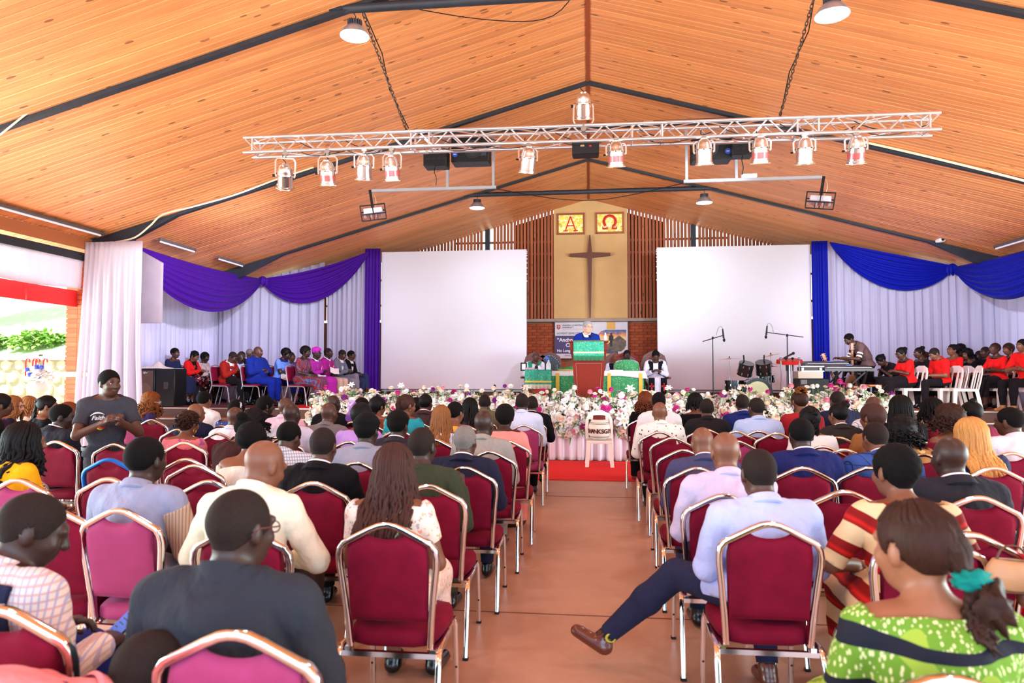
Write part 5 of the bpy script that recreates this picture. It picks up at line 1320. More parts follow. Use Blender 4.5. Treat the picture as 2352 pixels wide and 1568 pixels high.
# ---- right block
WHL = cl(184, 198, 250)
R2 = seat(1743, 1035, 3.35, 'man in a white shirt with one leg out in the aisle', 'wearing brown shoes', cu=1765, crz=0, rz=D(6), skin='b', hair=('buzz', 'coil'), hp=10, w=1.12, lean=7, shoe=SHOEB,
     legs=(dict(kn=(-.34, .36, .55), an=(-.70, .50, .17), toe=(-.84, .54, .19)), 'tuck'), extra=[smiley_sock], **SH(WHL, cl(40, 44, 70)))
GRN = pattern('green_wax_print', 'wax', [rgb(104, 150, 44), rgb(214, 222, 160), rgb(22, 26, 40), rgb(150, 180, 62)], 7)
seat(2100, 1165, 1.86, 'woman in a green wax print dress with teal scrunchie', 'in the bottom right corner', cu=2165, skin='d', hair=('pony', 'br', dict(c=(.035, -.118, -.06), n=40, L=.34)), hy=24, lean=6, hp=6, w=1.06, sex='f', top=('dress', GRN, .9), bot=('skirt', GRN),
     extra=[lambda c: blob(c, (.035, -.12, -.06), (.05, .03, .026), cl(18, 128, 118), 'scrunchie', 3, .25, 22, 12), lambda c: blob(c, (.06, -.145, -.125), (.048, .042, .06), HAIR['br'], 'hair_bun', 5, .3)])
STRP = pattern('red_cream_bands', 'band', [rgb(226, 196, 150), rgb(128, 12, 12), rgb(206, 30, 20)], 6.5)
seat(2060, 1028, 3.2, 'woman in a red and cream striped dress', 'with cropped black hair', cu=2130, skin='c', hair=('afro', 'coil', dict(t=.014)), hy=18, lean=8, w=1.2, crz=D(0), sex='f', top=('blouse', STRP, .95), bot=('longskirt', STRP), arms='wide')
seat(1668, 995, 4.0, 'bald man in a lavender shirt', 'by the right aisle', cu=1662, skin='c', hair=None, hp=12, w=1.1, lean=8, **SH(cl(204, 196, 228)))
seat(1840, 965, 5.1, 'man in a royal navy suit jacket', 'in the middle of the right block', cu=1842, skin='a', hair=('fade', 'coil'), hp=12, w=1.1, **SU(cl(34, 40, 96)))
seat(1617, 987, 5.0, 'bald man in a slate blue suit', 'bowing his head, right aisle', cu=1600, skin='c', hair=None, hp=26, lean=12, w=1.08, **SU(cl(72, 74, 110)))
seat(2180, 1007, 4.1, 'bald man with a shiny head in a black suit', 'far right', cu=2242, skin='a', hair=None, hy=10, w=1.1, **SU(cl(42, 42, 50)))
seat(2018, 970, 5.15, 'man in a blue windowpane checked suit', 'right block', cu=1995, skin='c', hair=('buzz', 'coil'), hy=12, w=1.12, lean=12, hp=16, **SU(pattern('blue_windowpane', 'grid', [rgb(52, 84, 156), rgb(24, 40, 90)], 13)))
seat(2228, 965, 5.25, 'woman with long blond hair in navy', 'far right', cu=2280, skin='w', hair=('long', 'bl', dict(n=120, L=.6, r=.011, wav=.008)), hy=20, **DR(cl(38, 40, 70), 'blouse'))
seat(2318, 940, 6.15, 'man in a white shirt', 'at the right edge', cu=2322, skin='b', hair=('fade', 'coil'), hy=34, w=1.1, **SH(cl(232, 230, 242)))
BRP = pattern('brown_block_print', 'floral', [rgb(150, 104, 60), rgb(70, 44, 28), rgb(216, 180, 120), rgb(110, 70, 40)], 12)
seat(2072, 962, 5.95, 'woman with a mass of dark curls in a brown print dress', 'right block', skin='c', hair=('curly', 'k', dict(n=90, L=.34)), hy=-16, w=1.1, **DR(BRP, 'blouse'))
seat(2003, 932, 6.4, 'woman in a tan brown top with highlighted hair', 'right block', skin='c', hair=('bob', 'bb'), hy=30, extra=[earring()], **DR(cl(150, 96, 54), 'blouse'))
seat(2006, 912, 7.7, 'bald man in a white checked top', 'right block near the flowers', skin='b', hair=None, hy=10, **SH(pattern('white_grid', 'grid', [rgb(226, 222, 226), rgb(120, 116, 130)], 18)))
seat(2068, 912, 7.1, 'woman with long shiny black hair in black', 'right block', skin='b', hair=('long', 'k', dict(n=110, L=.55, r=.009)), hy=20, **DR(BLK, 'blouse'))
seat(2138, 917, 7.3, 'woman with black braids in maroon', 'near the right steps', skin='b', hair=('braids', 'k', dict(n=60, L=.36)), hy=40, **DR(cl(112, 24, 40)))
seat(2178, 935, 6.3, 'woman with brown hair and bare shoulders', 'right block', skin='c', hair=('curly', 'br', dict(n=70, L=.32)), hy=34, extra=[earring(None, 'hoop')], sex='f', top=('off', cl(130, 30, 50)), bot=('skirt', cl(130, 30, 50)))
seat(2230, 925, 7.2, 'woman with a topknot of braids and white collar', 'in maroon, near the right steps', skin='b', hair=('bun', 'k', dict(c=(0, -.04, .12), r=(.035, .035, .03))), hy=20, sex='f', top=('shirt', cl(124, 40, 66)), bot=('skirt', BLK))
seat(1925, 899, 8.5, 'man in a midnight blue suit', 'in front of the flowers at right', skin='b', hair=('buzz', 'coil'), hy=8, hp=20, w=1.12, **SU(cl(38, 40, 66)))
seat(1925, 928, 7.3, 'woman in a dark waistcoat and white collar', 'with hair in a bun', cu=1925, skin='c', hair=('bun', 'k', dict(c=(.05, -.05, .1))), hy=18, extra=[earring()], sex='f', top=('suit', cl(46, 42, 40)), bot=('skirt', BLK))
seat(1860, 938, 6.45, 'woman with a dark ponytail in a white top', 'on a pink chair', cu=1888, pink=True, skin='c', hair=('pony', 'k', dict(n=34, L=.4)), hy=10, hp=12, **DR(cl(236, 232, 230), 'blouse'))
seat(1836, 900, 7.95, 'woman in a red dress with curly updo', 'in front of the flowers', skin='c', hair=('updo', 'br'), hy=18, w=1.15, extra=[earring(WHITE, 'hoop')], **DR(cl(160, 36, 44), 'blouse'))
seat(1737, 915, 7.9, 'man in a light blue shirt', 'right block near the flowers', cu=1741, skin='b', hair=('buzz', 'coil'), hy=14, w=1.12, **SH(cl(180, 204, 246)))
seat(1705, 907, 8.8, 'man in a deep blue suit', 'beside the light blue shirt', skin='a', hair=('buzz', 'coil'), **SU(cl(32, 44, 110)))
seat(1623, 917, 8.1, 'close-cropped man in a black shirt', 'right block', cu=1620, skin='b', hair=('buzz', 'coil'), hy=-6, w=1.08, **SH(cl(36, 32, 34)))
seat(1596, 905, 8.9, 'woman in black with straight black hair', 'by the flowers right of the aisle', skin='c', hair=('long', 'k', dict(n=70, L=.3)), hy=14, **DR(BLK))
SPK = pattern('speckled_white', 'dots', [rgb(240, 238, 230), rgb(90, 110, 90)], 22)
seat(1515, 925, 7.7, 'bald man in a speckled white shirt', 'by the right aisle', cu=1515, skin='c', hair=None, w=1.1, **SH(SPK, BLK))
seat(1513, 903, 8.6, 'man in a plain white shirt', 'behind the speckled white shirt', skin='a', hair=('short', 'coil'), w=1.1, **SH(cl(242, 240, 244), BLK))
seat(1482, 904, 9.7, 'woman with auburn curls in sheer black', 'on the right aisle', cu=1478, skin='c', hair=('curly', 'au', dict(n=80, L=.36)), sex='f', top=('blouse', BLK, 1.9), bot=('longskirt', BLK), hy=-6)
for (u, v, w_, pk_) in ((1545, 1008, 'empty maroon banquet chair on the right aisle, front one', 0), (1570, 1037, 'empty maroon banquet chair on the right aisle behind the slate suit', 0), (1690, 993, 'empty maroon chair left of the light blue shirt', 0), (1782, 997, 'empty maroon chair right of the light blue shirt', 0),
    (1690, 1015, 'pink banquet chair behind the bald slate blue suit', 1), (1940, 1133, 'empty maroon banquet chair left of the red and cream stripes', 0), (1938, 1035, 'empty maroon chair right of the royal navy suit', 0), (2225, 1232, 'maroon banquet chair right of the teal scrunchie', 0), (2250, 993, 'empty maroon chair under the topknot braids', 0)):
    p = atZ(u, v, .93); banquet_chair(p.x, p.y+.27, w_, 0, bool(pk_), far=p.y > 6)
# far right edge: a red dress and its tan handbag, cut off by the frame
REDD = cl(206, 20, 34)
seat(2450, 1060, 3.0, 'woman in a red dress', 'cut off by the right edge', rz=D(20), skin='c', hair=('bob', 'k'), w=1.1, sex='f', top=('blouse', REDD), bot=('longskirt', REDD), crz=0)
# ================================================================== OVERHEAD: truss, lamps, cans, speakers, projectors
tr = thing('lighting_truss', 'long silver aluminium box truss hung on two chains across the hall', 'truss', (0, 8.715, 4.6))
TX0, TX1, TD, TH = -4.6, 4.2, .115, .1
tz = lambda x: -.004*(x+.2)
for sy in (-1, 1):
    for sz in (-1, 1): MB().tube([(TX0+(.0 if sy < 0 else .02), sy*TD, sz*TH+tz(TX0)), (TX1, sy*TD, sz*TH+tz(TX1))], .0245, 10).build('chord', ALU, tr)
nb = 44; dx = (TX1-TX0)/nb
for d_, (a, b) in {'f': ((-TD, 0), 1), 'r': ((TD, 0), 1)}.items():
    for up in (0, 1):
        z0, z1 = (-TH, TH) if up else (TH, -TH)
        me = MB().tube([(0, 0, z0), (dx, 0, z1)], .0105, 6).mesh('brace', ALU)
        for k in range(up, nb, 2): inst('brace', me, tr, (TX0+k*dx, a[0] if isinstance(a, tuple) else a, tz(TX0+k*dx)))
for zz in (-TH, TH):
    for up in (0, 1):
        me = MB().tube([(0, -TD if up else TD, zz), (dx*2, TD if up else -TD, zz)], .009, 6).mesh('cross_brace', ALU)
        for k in range(up*2, nb-1, 4): inst('cross_brace', me, tr, (TX0+k*dx, 0, tz(TX0+k*dx)))
cm = MB()
for sy in (-1, 1): cm.tube([(0, sy*TD, -TH), (0, sy*TD, TH)], .014, 8)
for zz in (-TH, TH): cm.tube([(0, -TD, zz), (0, TD, zz)], .012, 8)
cm = cm.mesh('end_frame', ALU)
for x in (TX0+.12, -2.3, -2.06, -.1+.65, .32+.6, 2.55, 2.8, TX1-.12): inst('end_frame', cm, tr, (x, 0, tz(x)))
sl = MB()
for sy in (-1, 1):
    for sz in (-1, 1): sl.tube([(-.06, sy*TD, sz*TH), (.06, sy*TD, sz*TH)], .031, 10)
sl = sl.mesh('coupler', ALU)
for x in (-2.18, .75, 2.68): inst('coupler', sl, tr, (x, 0, tz(x)))
def chain(a, b, label):
    a, b = Vector(a), Vector(b); n = int((b-a).length/.046); t = thing('hoist_chain', label, 'chain', a, 0, None); m = MB(); d = (b-a)
    dn = d.normalized(); p = dn.orthogonal().normalized(); q = dn.cross(p)
    for k in range(n):
        c = d*((k+.5)/n); w = p if k % 2 else q
        m.tube([c+dn*(.032*math.cos(x))+w*(.016*math.sin(x)) for x in [i*PI/4 for i in range(8)]], .0062, 5, True)
    m.build('links', mat('rusty_chain', rgb(92, 70, 58), .5, .6), t)
    m = MB(); m.tube([(0, 0, .05), d*.3+Vector((.05, .02, 0)), d*.62+Vector((-.03, 0, .02)), d+Vector((.02, 0, .05))], .007, 5); m.build('cable', BLACK, t)
chain((-2.55, 7.4, 5.66), (-2.38, 8.7, 4.74), 'rusty chain and black cable holding the truss at left')
chain((2.42, 7.4, 5.66), (2.36, 8.7, 4.72), 'rusty chain holding the truss at right')
cm = MB()
for k in range(9):
    r = random.Random(k); x = -4+k*.92+r.uniform(-.2, .2)
    cm.tube(bez((x, -.1, -.06), (x+.2, -.15, -.2-.05*r.random()), (x+.5, -.12, -.17), (x+.8, -.05, -.05), 8), .006, 5)
    cm.tube(bez((x, .0, .06), (x+.25, -.0, -.1), (x+.6, .05, -.12), (x+.9, .02, .0), 8), .006, 5)
o = tag(cm.build('power_cables', BLACK), 'loose black power cables looped along the truss', 'cable'); o.location = tr.location; o['kind'] = 'stuff'
# par cans
def par_meshes():
    q = {}
    q['can'] = MB().lathe([(.006, .165), (.035, .163), (.062, .15), (.082, .122), (.094, .085), (.1, .05), (.104, .045), (.104, .035), (.097, .03), (.097, -.12), (.108, -.125), (.108, -.15), (.101, -.152)], 20, caps=False).mesh('can', PARMETAL, 50)
    q['cap'] = MB().lathe([(.045, .155), (.045, .172), (.0, .176)], 14).mesh('rear_cap', PARMETAL, 40)
    q['lens'] = MB().lathe([(0, -.14), (.1, -.142)], 16, caps=False).mesh('lens', mat('lamp_lens', rgb(230, 220, 240), .1), 0)
    q['gel'] = MB().lathe([(.092, -.02), (.0985, -.022), (.0985, -.095), (.092, -.097)], 20, caps=False).mesh('gel_window', mat('red_gel', rgb(216, 110, 112), .25, .5), 50)
    fr = [(.128*math.cos(PI/8+k*PI/4), .128*math.sin(PI/8+k*PI/4)) for k in range(8)]; ir = [(x*.78, y*.78) for x, y in fr]
    m = MB(); V = [(x, y, -.15) for x, y in fr]+[(x, y, -.15) for x, y in ir]+[(x, y, -.156) for x, y in fr]+[(x, y, -.156) for x, y in ir]
    Fc = []
    for k in range(8):
        j = (k+1) % 8; Fc += [(k, j, 8+j, 8+k), (16+k, 24+k, 24+j, 16+j), (k, 16+k, 16+j, j), (8+k, 8+j, 24+j, 24+k)]
    q['frame'] = m.add(V, Fc).mesh('gel_frame', mat('brass_frame', rgb(206, 176, 140), .3, .8), 0)
    q['vent'] = MB().box((0, -.1, .035), (.016, .02, .01)).mesh('vent', BLACK, 0)
    q['yoke'] = MB().rtube([(-.122, 0, 0), (-.126, 0, .19), (-.10, 0, .235), (.10, 0, .235), (.126, 0, .19), (.122, 0, 0)], .022, .006, (0, 1, 0)).box((-.115, 0, 0), (.02, .03, .03)).box((.115, 0, 0), (.02, .03, .03)).mesh('yoke', PARMETAL, 40)
    q['clamp'] = MB().box((0, 0, .265), (.035, .05, .06), None, .006).tube([(0, -.03, .30), (0, .03, .30)], .035, 10).mesh('clamp', mat('clamp_metal', rgb(160, 150, 140), .4, .7), 40)
    q['cable'] = MB().tube(bez((0, 0, .17), (.02, .05, .24), (-.06, .06, .2), (-.03, .03, .3), 8), .006, 6).mesh('cable', BLACK)
    q['knob'] = MB().lathe([(.0, 0), (.018, 0), (.018, .03), (0, .03)], 8, (-.13, 0, 0), rot('Y', -90)).mesh('tilt_knob', BLACK, 40)
    return q
PQ = par_meshes()
def par(u, v, tilt, yaw, label, red=False, up=False):
    p = atY(u, v, 8.6); t = thing('stage_spotlight', label, 'spotlight', (p.x, 8.6, p.z-.0), 0, 'silver stage cans on the truss')
    Rb = Matrix.Rotation(math.radians(yaw), 4, 'Z') @ Matrix.Rotation(math.radians(tilt), 4, 'X')
    hang = (4.5+tz(p.x)-.03)-p.z
    for k in ('can', 'cap', 'lens', 'frame')+(('gel',) if red else ()): inst({'cap': 'rear_cap', 'frame': 'gel_frame', 'gel': 'gel_window'}.get(k, k), PQ[k], t, M=Rb)
    for a in range(0, 360, 45): inst('vent', PQ['vent'], t, M=Rb @ Matrix.Rotation(math.radians(a), 4, 'Z'))
    s = 1 if up else max(.6, (hang)/.3); F_ = Matrix.Rotation(math.radians(yaw), 4, 'Z') @ Matrix.Diagonal((1, 1, -1 if up else s, 1))
    for k, nm in (('yoke', 'yoke'), ('clamp', 'clamp'), ('knob', 'tilt_knob')): inst(nm, PQ[k], t, M=F_)
    inst('cable', PQ['cable'], t, M=Matrix.Rotation(math.radians(yaw), 4, 'Z'))
for i, (u, v, ti, ya, red, l) in enumerate([(655, 405, 42, 24, 0, 'leftmost silver spotlight on the truss, tilted with open holes'), (752, 398, 20, 6, 1, 'second silver spotlight from the left end of the truss'), (836, 385, 22, 16, 0, 'third spotlight from the left, frosted silver and turned right'),
        (900, 388, 16, -4, 1, 'fourth spotlight from the left, beside the left black speaker'), (1213, 368, 22, 22, 0, 'silver spotlight hanging just right of the left speaker'), (1415, 355, 14, -4, 1, 'silver spotlight right of the black power box'),
        (1617, 350, 14, -10, 0, 'frosted silver spotlight in front of the right speaker'), (1746, 346, 16, -6, 1, 'silver spotlight at right of the right speaker'), (1848, 348, 12, -12, 0, 'frosted spotlight second from the right end'), (1967, 345, 24, -10, 1, 'rightmost silver spotlight on the truss')]):
    par(u, v, ti, ya, l, bool(red))
for x_, tx_, ty_, tz_, en in ((-3.6, -9.3, 15.4, 2.9, 1700), (-2.6, -7.6, 17.3, 2.4, 700), (-2.9, -4, 17.5, 1.7, 200), (1.4, 3.2, 17.5, 1.7, 190), (3.2, 7.6, 17.0, 2.4, 1450), (2.2, 0.2, 14, 1.2, 620), (-.8, -3.6, 13, .9, 300), (2.6, -.1, 19.5, 4.6, 850)):   # added spots near the cans brighten the stage; the cans aren't known lit
    d_ = Vector((tx_, ty_, tz_))-Vector((x_, 8.85, 4.08)); light('SPOT', 'stage_can_light', (x_, 8.85, 4.08), d_.to_track_quat('-Z', 'Y').to_euler(), en, (.82, .82, 1.), spot_size=.8, spot_blend=.8, shadow_soft_size=.1)
par(1340, 243, 30, 0, 'silver spotlight standing upright on top of the truss', up=True)
def fixture(name, label, cat, u, v, Y, w, h, d, detail=None):
    p = atY(u, v, Y); t = thing(name, label, cat, (p.x, Y, p.z)); MB().box((0, 0, 0), (w, d, h), None, .012).build('body', BLACK, t)
    if detail: detail(t, w, h, d)
    return t
def box_det(t, w, h, d):
    m = MB(); m.box((-.04, -d/2-.004, .03), (.05, .006, .025)); m.build('switch', mat('amber_switch', rgb(220, 170, 120), .4), t)
    m = MB(); m.box((.06, -d/2-.004, .02), (.03, .006, .02)); m.build('socket', mat('red_socket', rgb(180, 30, 30), .4), t)
    MB().box((0, 0, h/2+.05), (.03, .03, .12)).build('hanger', GREYST, t)
fixture('power_box', 'small black power box hanging under the middle of the truss', 'power box', 1345, 345, 8.7, .34, .16, .2, box_det)
def wash_det(t, w, h, d):
    for k in range(4):
        for j in range(2): MB().box((-w/2+.09+k*.1, -d/2-.003, -.02+j*.09), (.07, .006, .03)).build('vent_slot', mat('vent_dark', (.005, .005, .006), .6), t)
    MB().rtube([(-w/2, 0, h/2-.02), (-w/2-.03, 0, h/2+.12), (w/2+.03, 0, h/2+.12), (w/2, 0, h/2-.02)], .03, .02).build('bracket', BLACK, t)
    MB().tube(bez((.0, -.1, -h/2), (-.05, -.15, -h/2-.2), (.05, -.1, -h/2-.1), (.0, -.05, -h/2-.32), 8), .008, 6).build('cable', BLACK, t)
fixture('wash_light', 'black wash light box left of the left flown speaker', 'stage light', 1003, 367, 11.9, .42, .3, .3, wash_det)
fixture('wash_light', 'black wash light box right of the right flown speaker', 'stage light', 1702, 345, 11.9, .36, .24, .3, wash_det)
OVAL = mat('blue_badge', rgb(40, 84, 190), .3)
def spk_det(s):
    def f(t, w, h, d):
        MB().lathe([(.0, .0), (.03, .012), (.1, -.01), (.15, .012), (.165, .012), (.165, 0)], 22, (-s*.06*-1, -d/2-.002, 0), rot('X', 90)).build('woofer', mat('speaker_cone', (.02, .02, .024), .6), t)
        m = MB(); m.prism([(-.07, -.12), (.07, -.12), (.05, .12), (-.05, .12)], -d/2-.004, -d/2+.03, 'Y'); o = m.build('horn', mat('horn_grey', rgb(54, 60, 74), .35), t); o.location = (s*(w/2-.11), 0, 0)
        MB().lathe([(0, 0), (.05, 0), (.05, .006), (0, .006)], 18, (-s*(w/2-.07), -d/2, -.08), rot('X', 90)).build('badge', OVAL, t)
        MB().box((-s*(w/2-.07), -d/2-.008, -.08), (.05, .002, .012)).build('badge_mark', WHITE, t)
    return f
fixture('flown_speaker', 'black flown loudspeaker with blue badge left of the ridge', 'speaker', 1083, 350, 12.05, .68, .44, .35, spk_det(1))
fixture('flown_speaker', 'black flown loudspeaker with blue badge right of the ridge', 'speaker', 1632, 345, 12.05, .66, .42, .35, spk_det(-1))
for s, nm in ((-1, 'left'), (1, 'right')):
    t = thing('speaker_bracket', 'grey steel bracket carrying the %s flown speaker and projector' % nm, 'bracket', (s*1.70, 12.05, 4.88))
    MB().box((s*1.1, 0, 0), (2.3, .05, .05)).build('crossbar', GREYST, t)
    MB().box((0, 0, .55), (.045, .045, 1.1)).build('upright', GREYST, t); MB().box((s*.84, 0, .3), (.045, .045, .6)).build('upright', GREYST, t)
    p = thing('projector', 'projector in a black cage hanging from the %s bracket' % nm, 'projector', (s*3.92, 12.05, 4.48)); p.rotation_euler = (math.radians(-8), math.radians(s*9), math.radians(-s*16))
    MB().box((0, 0, .0), (.34, .26, .1), None, .012).build('body', mat('projector_white', rgb(216, 214, 226), .4), p)
    MB().lathe([(.04, 0), (.045, .03), (.03, .035)], 14, (-.08, .13, 0), rot('X', -90)).build('lens', BLACK, p)
    for k in range(3): MB().box((-.1+k*.1, 0, -.052), (.06, .2, .004)).build('vent', mat('vent_red', rgb(190, 120, 110), .5), p)
    m = MB(); a, b, c = .22, .16, .085
    for X in (-a, 0, a):
        for Y in (-b, b): m.box((X, Y, 0), (.018, .018, 2*c))
    for X in (-a, a):
        for Z in (-c, c): m.box((X, 0, Z), (.018, 2*b, .018))
    for X in (-.07, .07): m.box((X, 0, -c), (.014, 2*b, .014))
    for Y in (-b, b):
        for Z in (-c, c): m.box((0, Y, Z), (2*a, .018, .018))
    m.build('cage', BLACKM, p); MB().box((0, 0, .25), (.05, .05, .36)).build('pole', BLACKM, p)
    MB().tube(bez((.03, .03, .4), (.09, .03, .3), (.1, .0, .2), (.04, 0, .08), 8), .006, 6).build('cable', mat('cream_cable', rgb(232, 214, 186), .5), p)
tag(MB().box((atY(1720, 402, 12.05).x, 12.05, 4.94), (.26, .1, .07), None, .01).build('junction_box', WHITE), 'small white box sitting on the right grey bracket', 'box')
# high-bay lamps
LAMPW = glow('lamp_disc', (.93, .95, 1.), 9.)
SHADE = mat('lamp_shade_grey', rgb(190, 192, 204), .3, .6)
def highbay(x, y, z, sc, label):
    t = thing('high_bay_lamp', label, 'lamp', (x, y, z), 0, 'hanging high bay lamps'); t.scale = (sc,)*3
    MB().lathe([(.165, 0), (.168, .006), (.13, .07), (.085, .115), (.06, .125)], 24, caps=False).build('shade', SHADE, t)
    MB().lathe([(0, .012), (.158, .012)], 24, caps=False).build('diffuser', LAMPW, t)
    m = MB()
    m.lathe([(.05, .12), (.05, .185), (0, .2)], 14)
    for k in range(18): a = k*PI/9; m.box((.066*math.cos(a), .066*math.sin(a), .155), (.034, .006, .06), rot('Z', math.degrees(a)))
    m.build('heat_sink', mat('heat_sink', rgb(96, 98, 108), .4, .5), t)
    MB().tube([(0, 0, .2), (.012, 0, .225), (0, 0, .25), (-.012, 0, .27), (0, 0, .30)], .006, 6).build('hook', BLACKM, t)
    l = light('SPOT', 'high_bay_light', (x, y, z-.03), (0, 0, 0), 70 if y > 12 else 110, (.74, .82, 1.), spot_size=2.6, spot_blend=.6, shadow_soft_size=.15); return t
for x, y, u, v, sc, l in ((-2.63, 7.36, 810, 84, 1.0, 'bright high bay lamp hanging at upper left by the chain'), (2.55, 7.36, 1910, 36, 1.05, 'bright high bay lamp at the top right by the chain'), (-2.6, 15.7, 1097, 478, 1.1, 'small high bay lamp on the far tie left of the stained glass'), (2.6, 15.7, 1617, 466, 1.1, 'small high bay lamp on the far tie right of the stained glass')):
    highbay(x, y, atY(u, v, y).z, sc, l)
for x in (-2.6, 2.6):
    for y in (3.3, -.8): l = light('SPOT', 'high_bay_light', (x, y, 5.35), (0, 0, 0), 110, (.74, .82, 1.), spot_size=2.5, spot_blend=.6, shadow_soft_size=.15)
# strip lights along the eaves, camera, cables
TUBE = glow('tube_glow', (.8, .82, .9), .15)
def strip(a, b, label):
    a, b = Vector(a), Vector(b); t = thing('strip_light', label, 'strip light', a); d = b-a
    MB().bar((0, 0, .03), d+Vector((0, 0, .03)), .07, .05, (0, 0, 1), .008).build('batten', mat('batten_dark', rgb(96, 84, 84), .5), t); MB().tube([d*.03+Vector((0, 0, -.012)), d*.97+Vector((0, 0, -.012))], .018, 8).build('tube', TUBE, t)
strip((-8.62, 8.0, 4.0), (-8.62, 11.25, 4.0), 'long strip light along the left eave in front of the beam')
strip((-8.2, 12.2, 4.08), (-8.2, 13.4, 4.08), 'strip light on the ceiling above the purple swag, nearer one')
strip((-8.2, 14.3, 4.08), (-8.2, 15.4, 4.08), 'strip light on the ceiling above the purple swag, farther one')
strip((8.25, 14.9, 4.08), (8.25, 13.6, 4.08), 'strip light on the ceiling at the right edge')
t = thing('security_camera', 'small white security camera on the ceiling by the right beam', 'camera', atY(2160, 552, 15.5)); MB().box((0, 0, 0), (.12, .2, .08), None, .015).build('body', WHITE, t); MB().lathe([(.03, 0), (.03, .02), (0, .02)], 12, (0, -.1, 0), rot('X', 90)).build('lens', BLACK, t); MB().box((.02, .05, .09), (.05, .05, .12)).build('mount', WHITE, t)
CRC = mat('cream_cable', rgb(232, 214, 186), .5)
def cable(pts, r, m, label):
    P = [Vector(p) for p in pts]; Q = []
    for i in range(len(P)-1):
        p0, p1, p2, p3 = P[max(0, i-1)], P[i], P[i+1], P[min(len(P)-1, i+2)]
        for k in range(6):
            s = k/6; Q.append(.5*((2*p1)+(p2-p0)*s+(2*p0-5*p1+4*p2-p3)*s*s+(3*p1-p0-3*p2+p3)*s**3))
    Q.append(P[-1]); return tag(MB().tube(Q, r, 6).build('cable', m), label, 'cable')
cable([atY(265, 556, 11.3), atY(310, 545, 11.3), atY(345, 518, 11.3), atY(375, 492, 11.3), atY(445, 474, 11.34), atY(540, 447, 11.36), atY(640, 410, 11.36), atY(720, 384, 11.36)], .016, CRC, 'cream cable looping off the left beam above the pillar')
cable([atY(1985, 326, 11.34), atY(2100, 352, 11.34), atY(2240, 386, 11.34), atY(2420, 432, 11.34)], .02, CRC, 'cream cable run along the right beam')
cable([atY(0, 310, 7.3), atY(60, 262, 7.3), atY(98, 236, 7.3)], .012, CRC, 'white cable dangling from the near left beam')
cable([(-2.4, 7.3, 5.75), (-1.2, 7.6, 5.62), (-.4, 7.8, 5.72), (.0, 7.9, 6.3)], .006, BLACK, 'thin black wire sagging from the near tie to the ridge')
cable([(-1.7, 12.05, 4.86), (-.6, 13.5, 5.0), (.4, 13.6, 5.0), (1.7, 12.05, 4.86)], .008, BLACK, 'thin black wire strung between the two grey brackets')
# ================================================================== POSTER, ALTAR, PULPIT
ps = thing('poster', 'purple and white banner poster with photo on the brick wall behind the pulpit', 'poster', (.055, YB-.06, 2.44)); W_, H_ = 2.04, 1.02
MB().box((0, .02, 0), (W_+.06, .04, H_+.06), None, .006).build('poster_frame', mat('bronze_frame', rgb(92, 62, 40), .5), ps)
def flat(outline, m, name, dy): return MB().prism(outline, -.004-dy, .004-dy, 'Y').build(name, m, ps, 0)
flat([(-1.02, -.51), (1.02, -.51), (1.02, .51), (-1.02, .51)], mat('poster_white', rgb(226, 220, 226), .5), 'paper', .002)
PU = mat('poster_purple', rgb(74, 44, 108), .5); flat([(-1.02, -.38), (.75, -.38), (.75, .13), (-1.02, .13)], PU, 'purple_panel', .004); YLW = mat('poster_yellow', rgb(236, 176, 74), .5); flat([(.44, .3), (.68, .3), (.68, .51), (.44, .51)], YLW, 'yellow_block', .004); flat([(.1, -.51), (.74, -.51), (.74, -.38), (.1, -.38)], YLW, 'yellow_block', .0045)
PM, nt, b = nodes('poster_photo'); co = objco(nt); sp_ = N(nt, 'SeparateXYZ'); nt.links.new(co, sp_.inputs[0]); nz_ = noise(nt, objco(nt, (1, 1, 2.4)), 6, 5)
sky_ = ramp(nt, mth(nt, 'ADD', mth(nt, 'MULTIPLY', sp_.outputs[2], 1.6), mth(nt, 'MULTIPLY', nz_, .5)), [(.0, rgb(246, 190, 90)), (.3, rgb(252, 214, 140)), (.5, rgb(240, 140, 60)), (.62, rgb(90, 110, 160)), (.8, rgb(60, 70, 120))])
hill = ramp(nt, noise(nt, co, 9, 5), [(.3, rgb(52, 42, 32)), (.6, rgb(120, 100, 74))])
ish = mth(nt, 'LESS_THAN', sp_.outputs[2], mth(nt, 'ADD', mth(nt, 'MULTIPLY', mth(nt, 'ABSOLUTE', mth(nt, 'SUBTRACT', sp_.outputs[0], .78)), -.75), .13))
nt.links.new(mixc(nt, ish, sky_, hill), b.inputs['Base Color'])
arc = [(.97-.0, .29), (.97, -.28)]+[(.75+.22*math.cos(a), -.1-.22*math.sin(a)) for a in [math.radians(60+k*15) for k in range(3)]]+[(.3, -.32), (.15, -.15)]+[(.38+.28*math.cos(a), .02+.27*math.sin(a)) for a in [math.radians(180-k*15) for k in range(7)]]
ar2 = [(.98, .29), (.98, -.15), (.93, -.25), (.84, -.32), (.2, -.32), (.12, -.1), (.14, .06), (.2, .17), (.28, .25), (.4, .29)][::-1]
flat(ar2, PM, 'photo_print', .006)
SIL = mat('silhouette', rgb(46, 30, 24), .6)
m = MB(); m.ball((.56, -.016, .17), (.028, .006, .035), 10, 8); m.prism([(x+.12, z) for x, z in [(.38, .12), (.41, .14), (.47, .14), (.5, .12), (.51, -.02), (.485, -.02), (.47, .0), (.47, -.19), (.445, -.19), (.44, -.04), (.435, -.19), (.405, -.19), (.405, 0), (.395, -.02), (.365, -.02)]][::-1], -.018, -.01, 'Y'); m.build('printed_figure', SIL, ps, 0)
m = MB(); m.box((.745, -.012, .17), (.008, .006, .11)); m.box((.745, -.012, .195), (.05, .006, .008)); m.build('printed_cross', SIL, ps, 0)
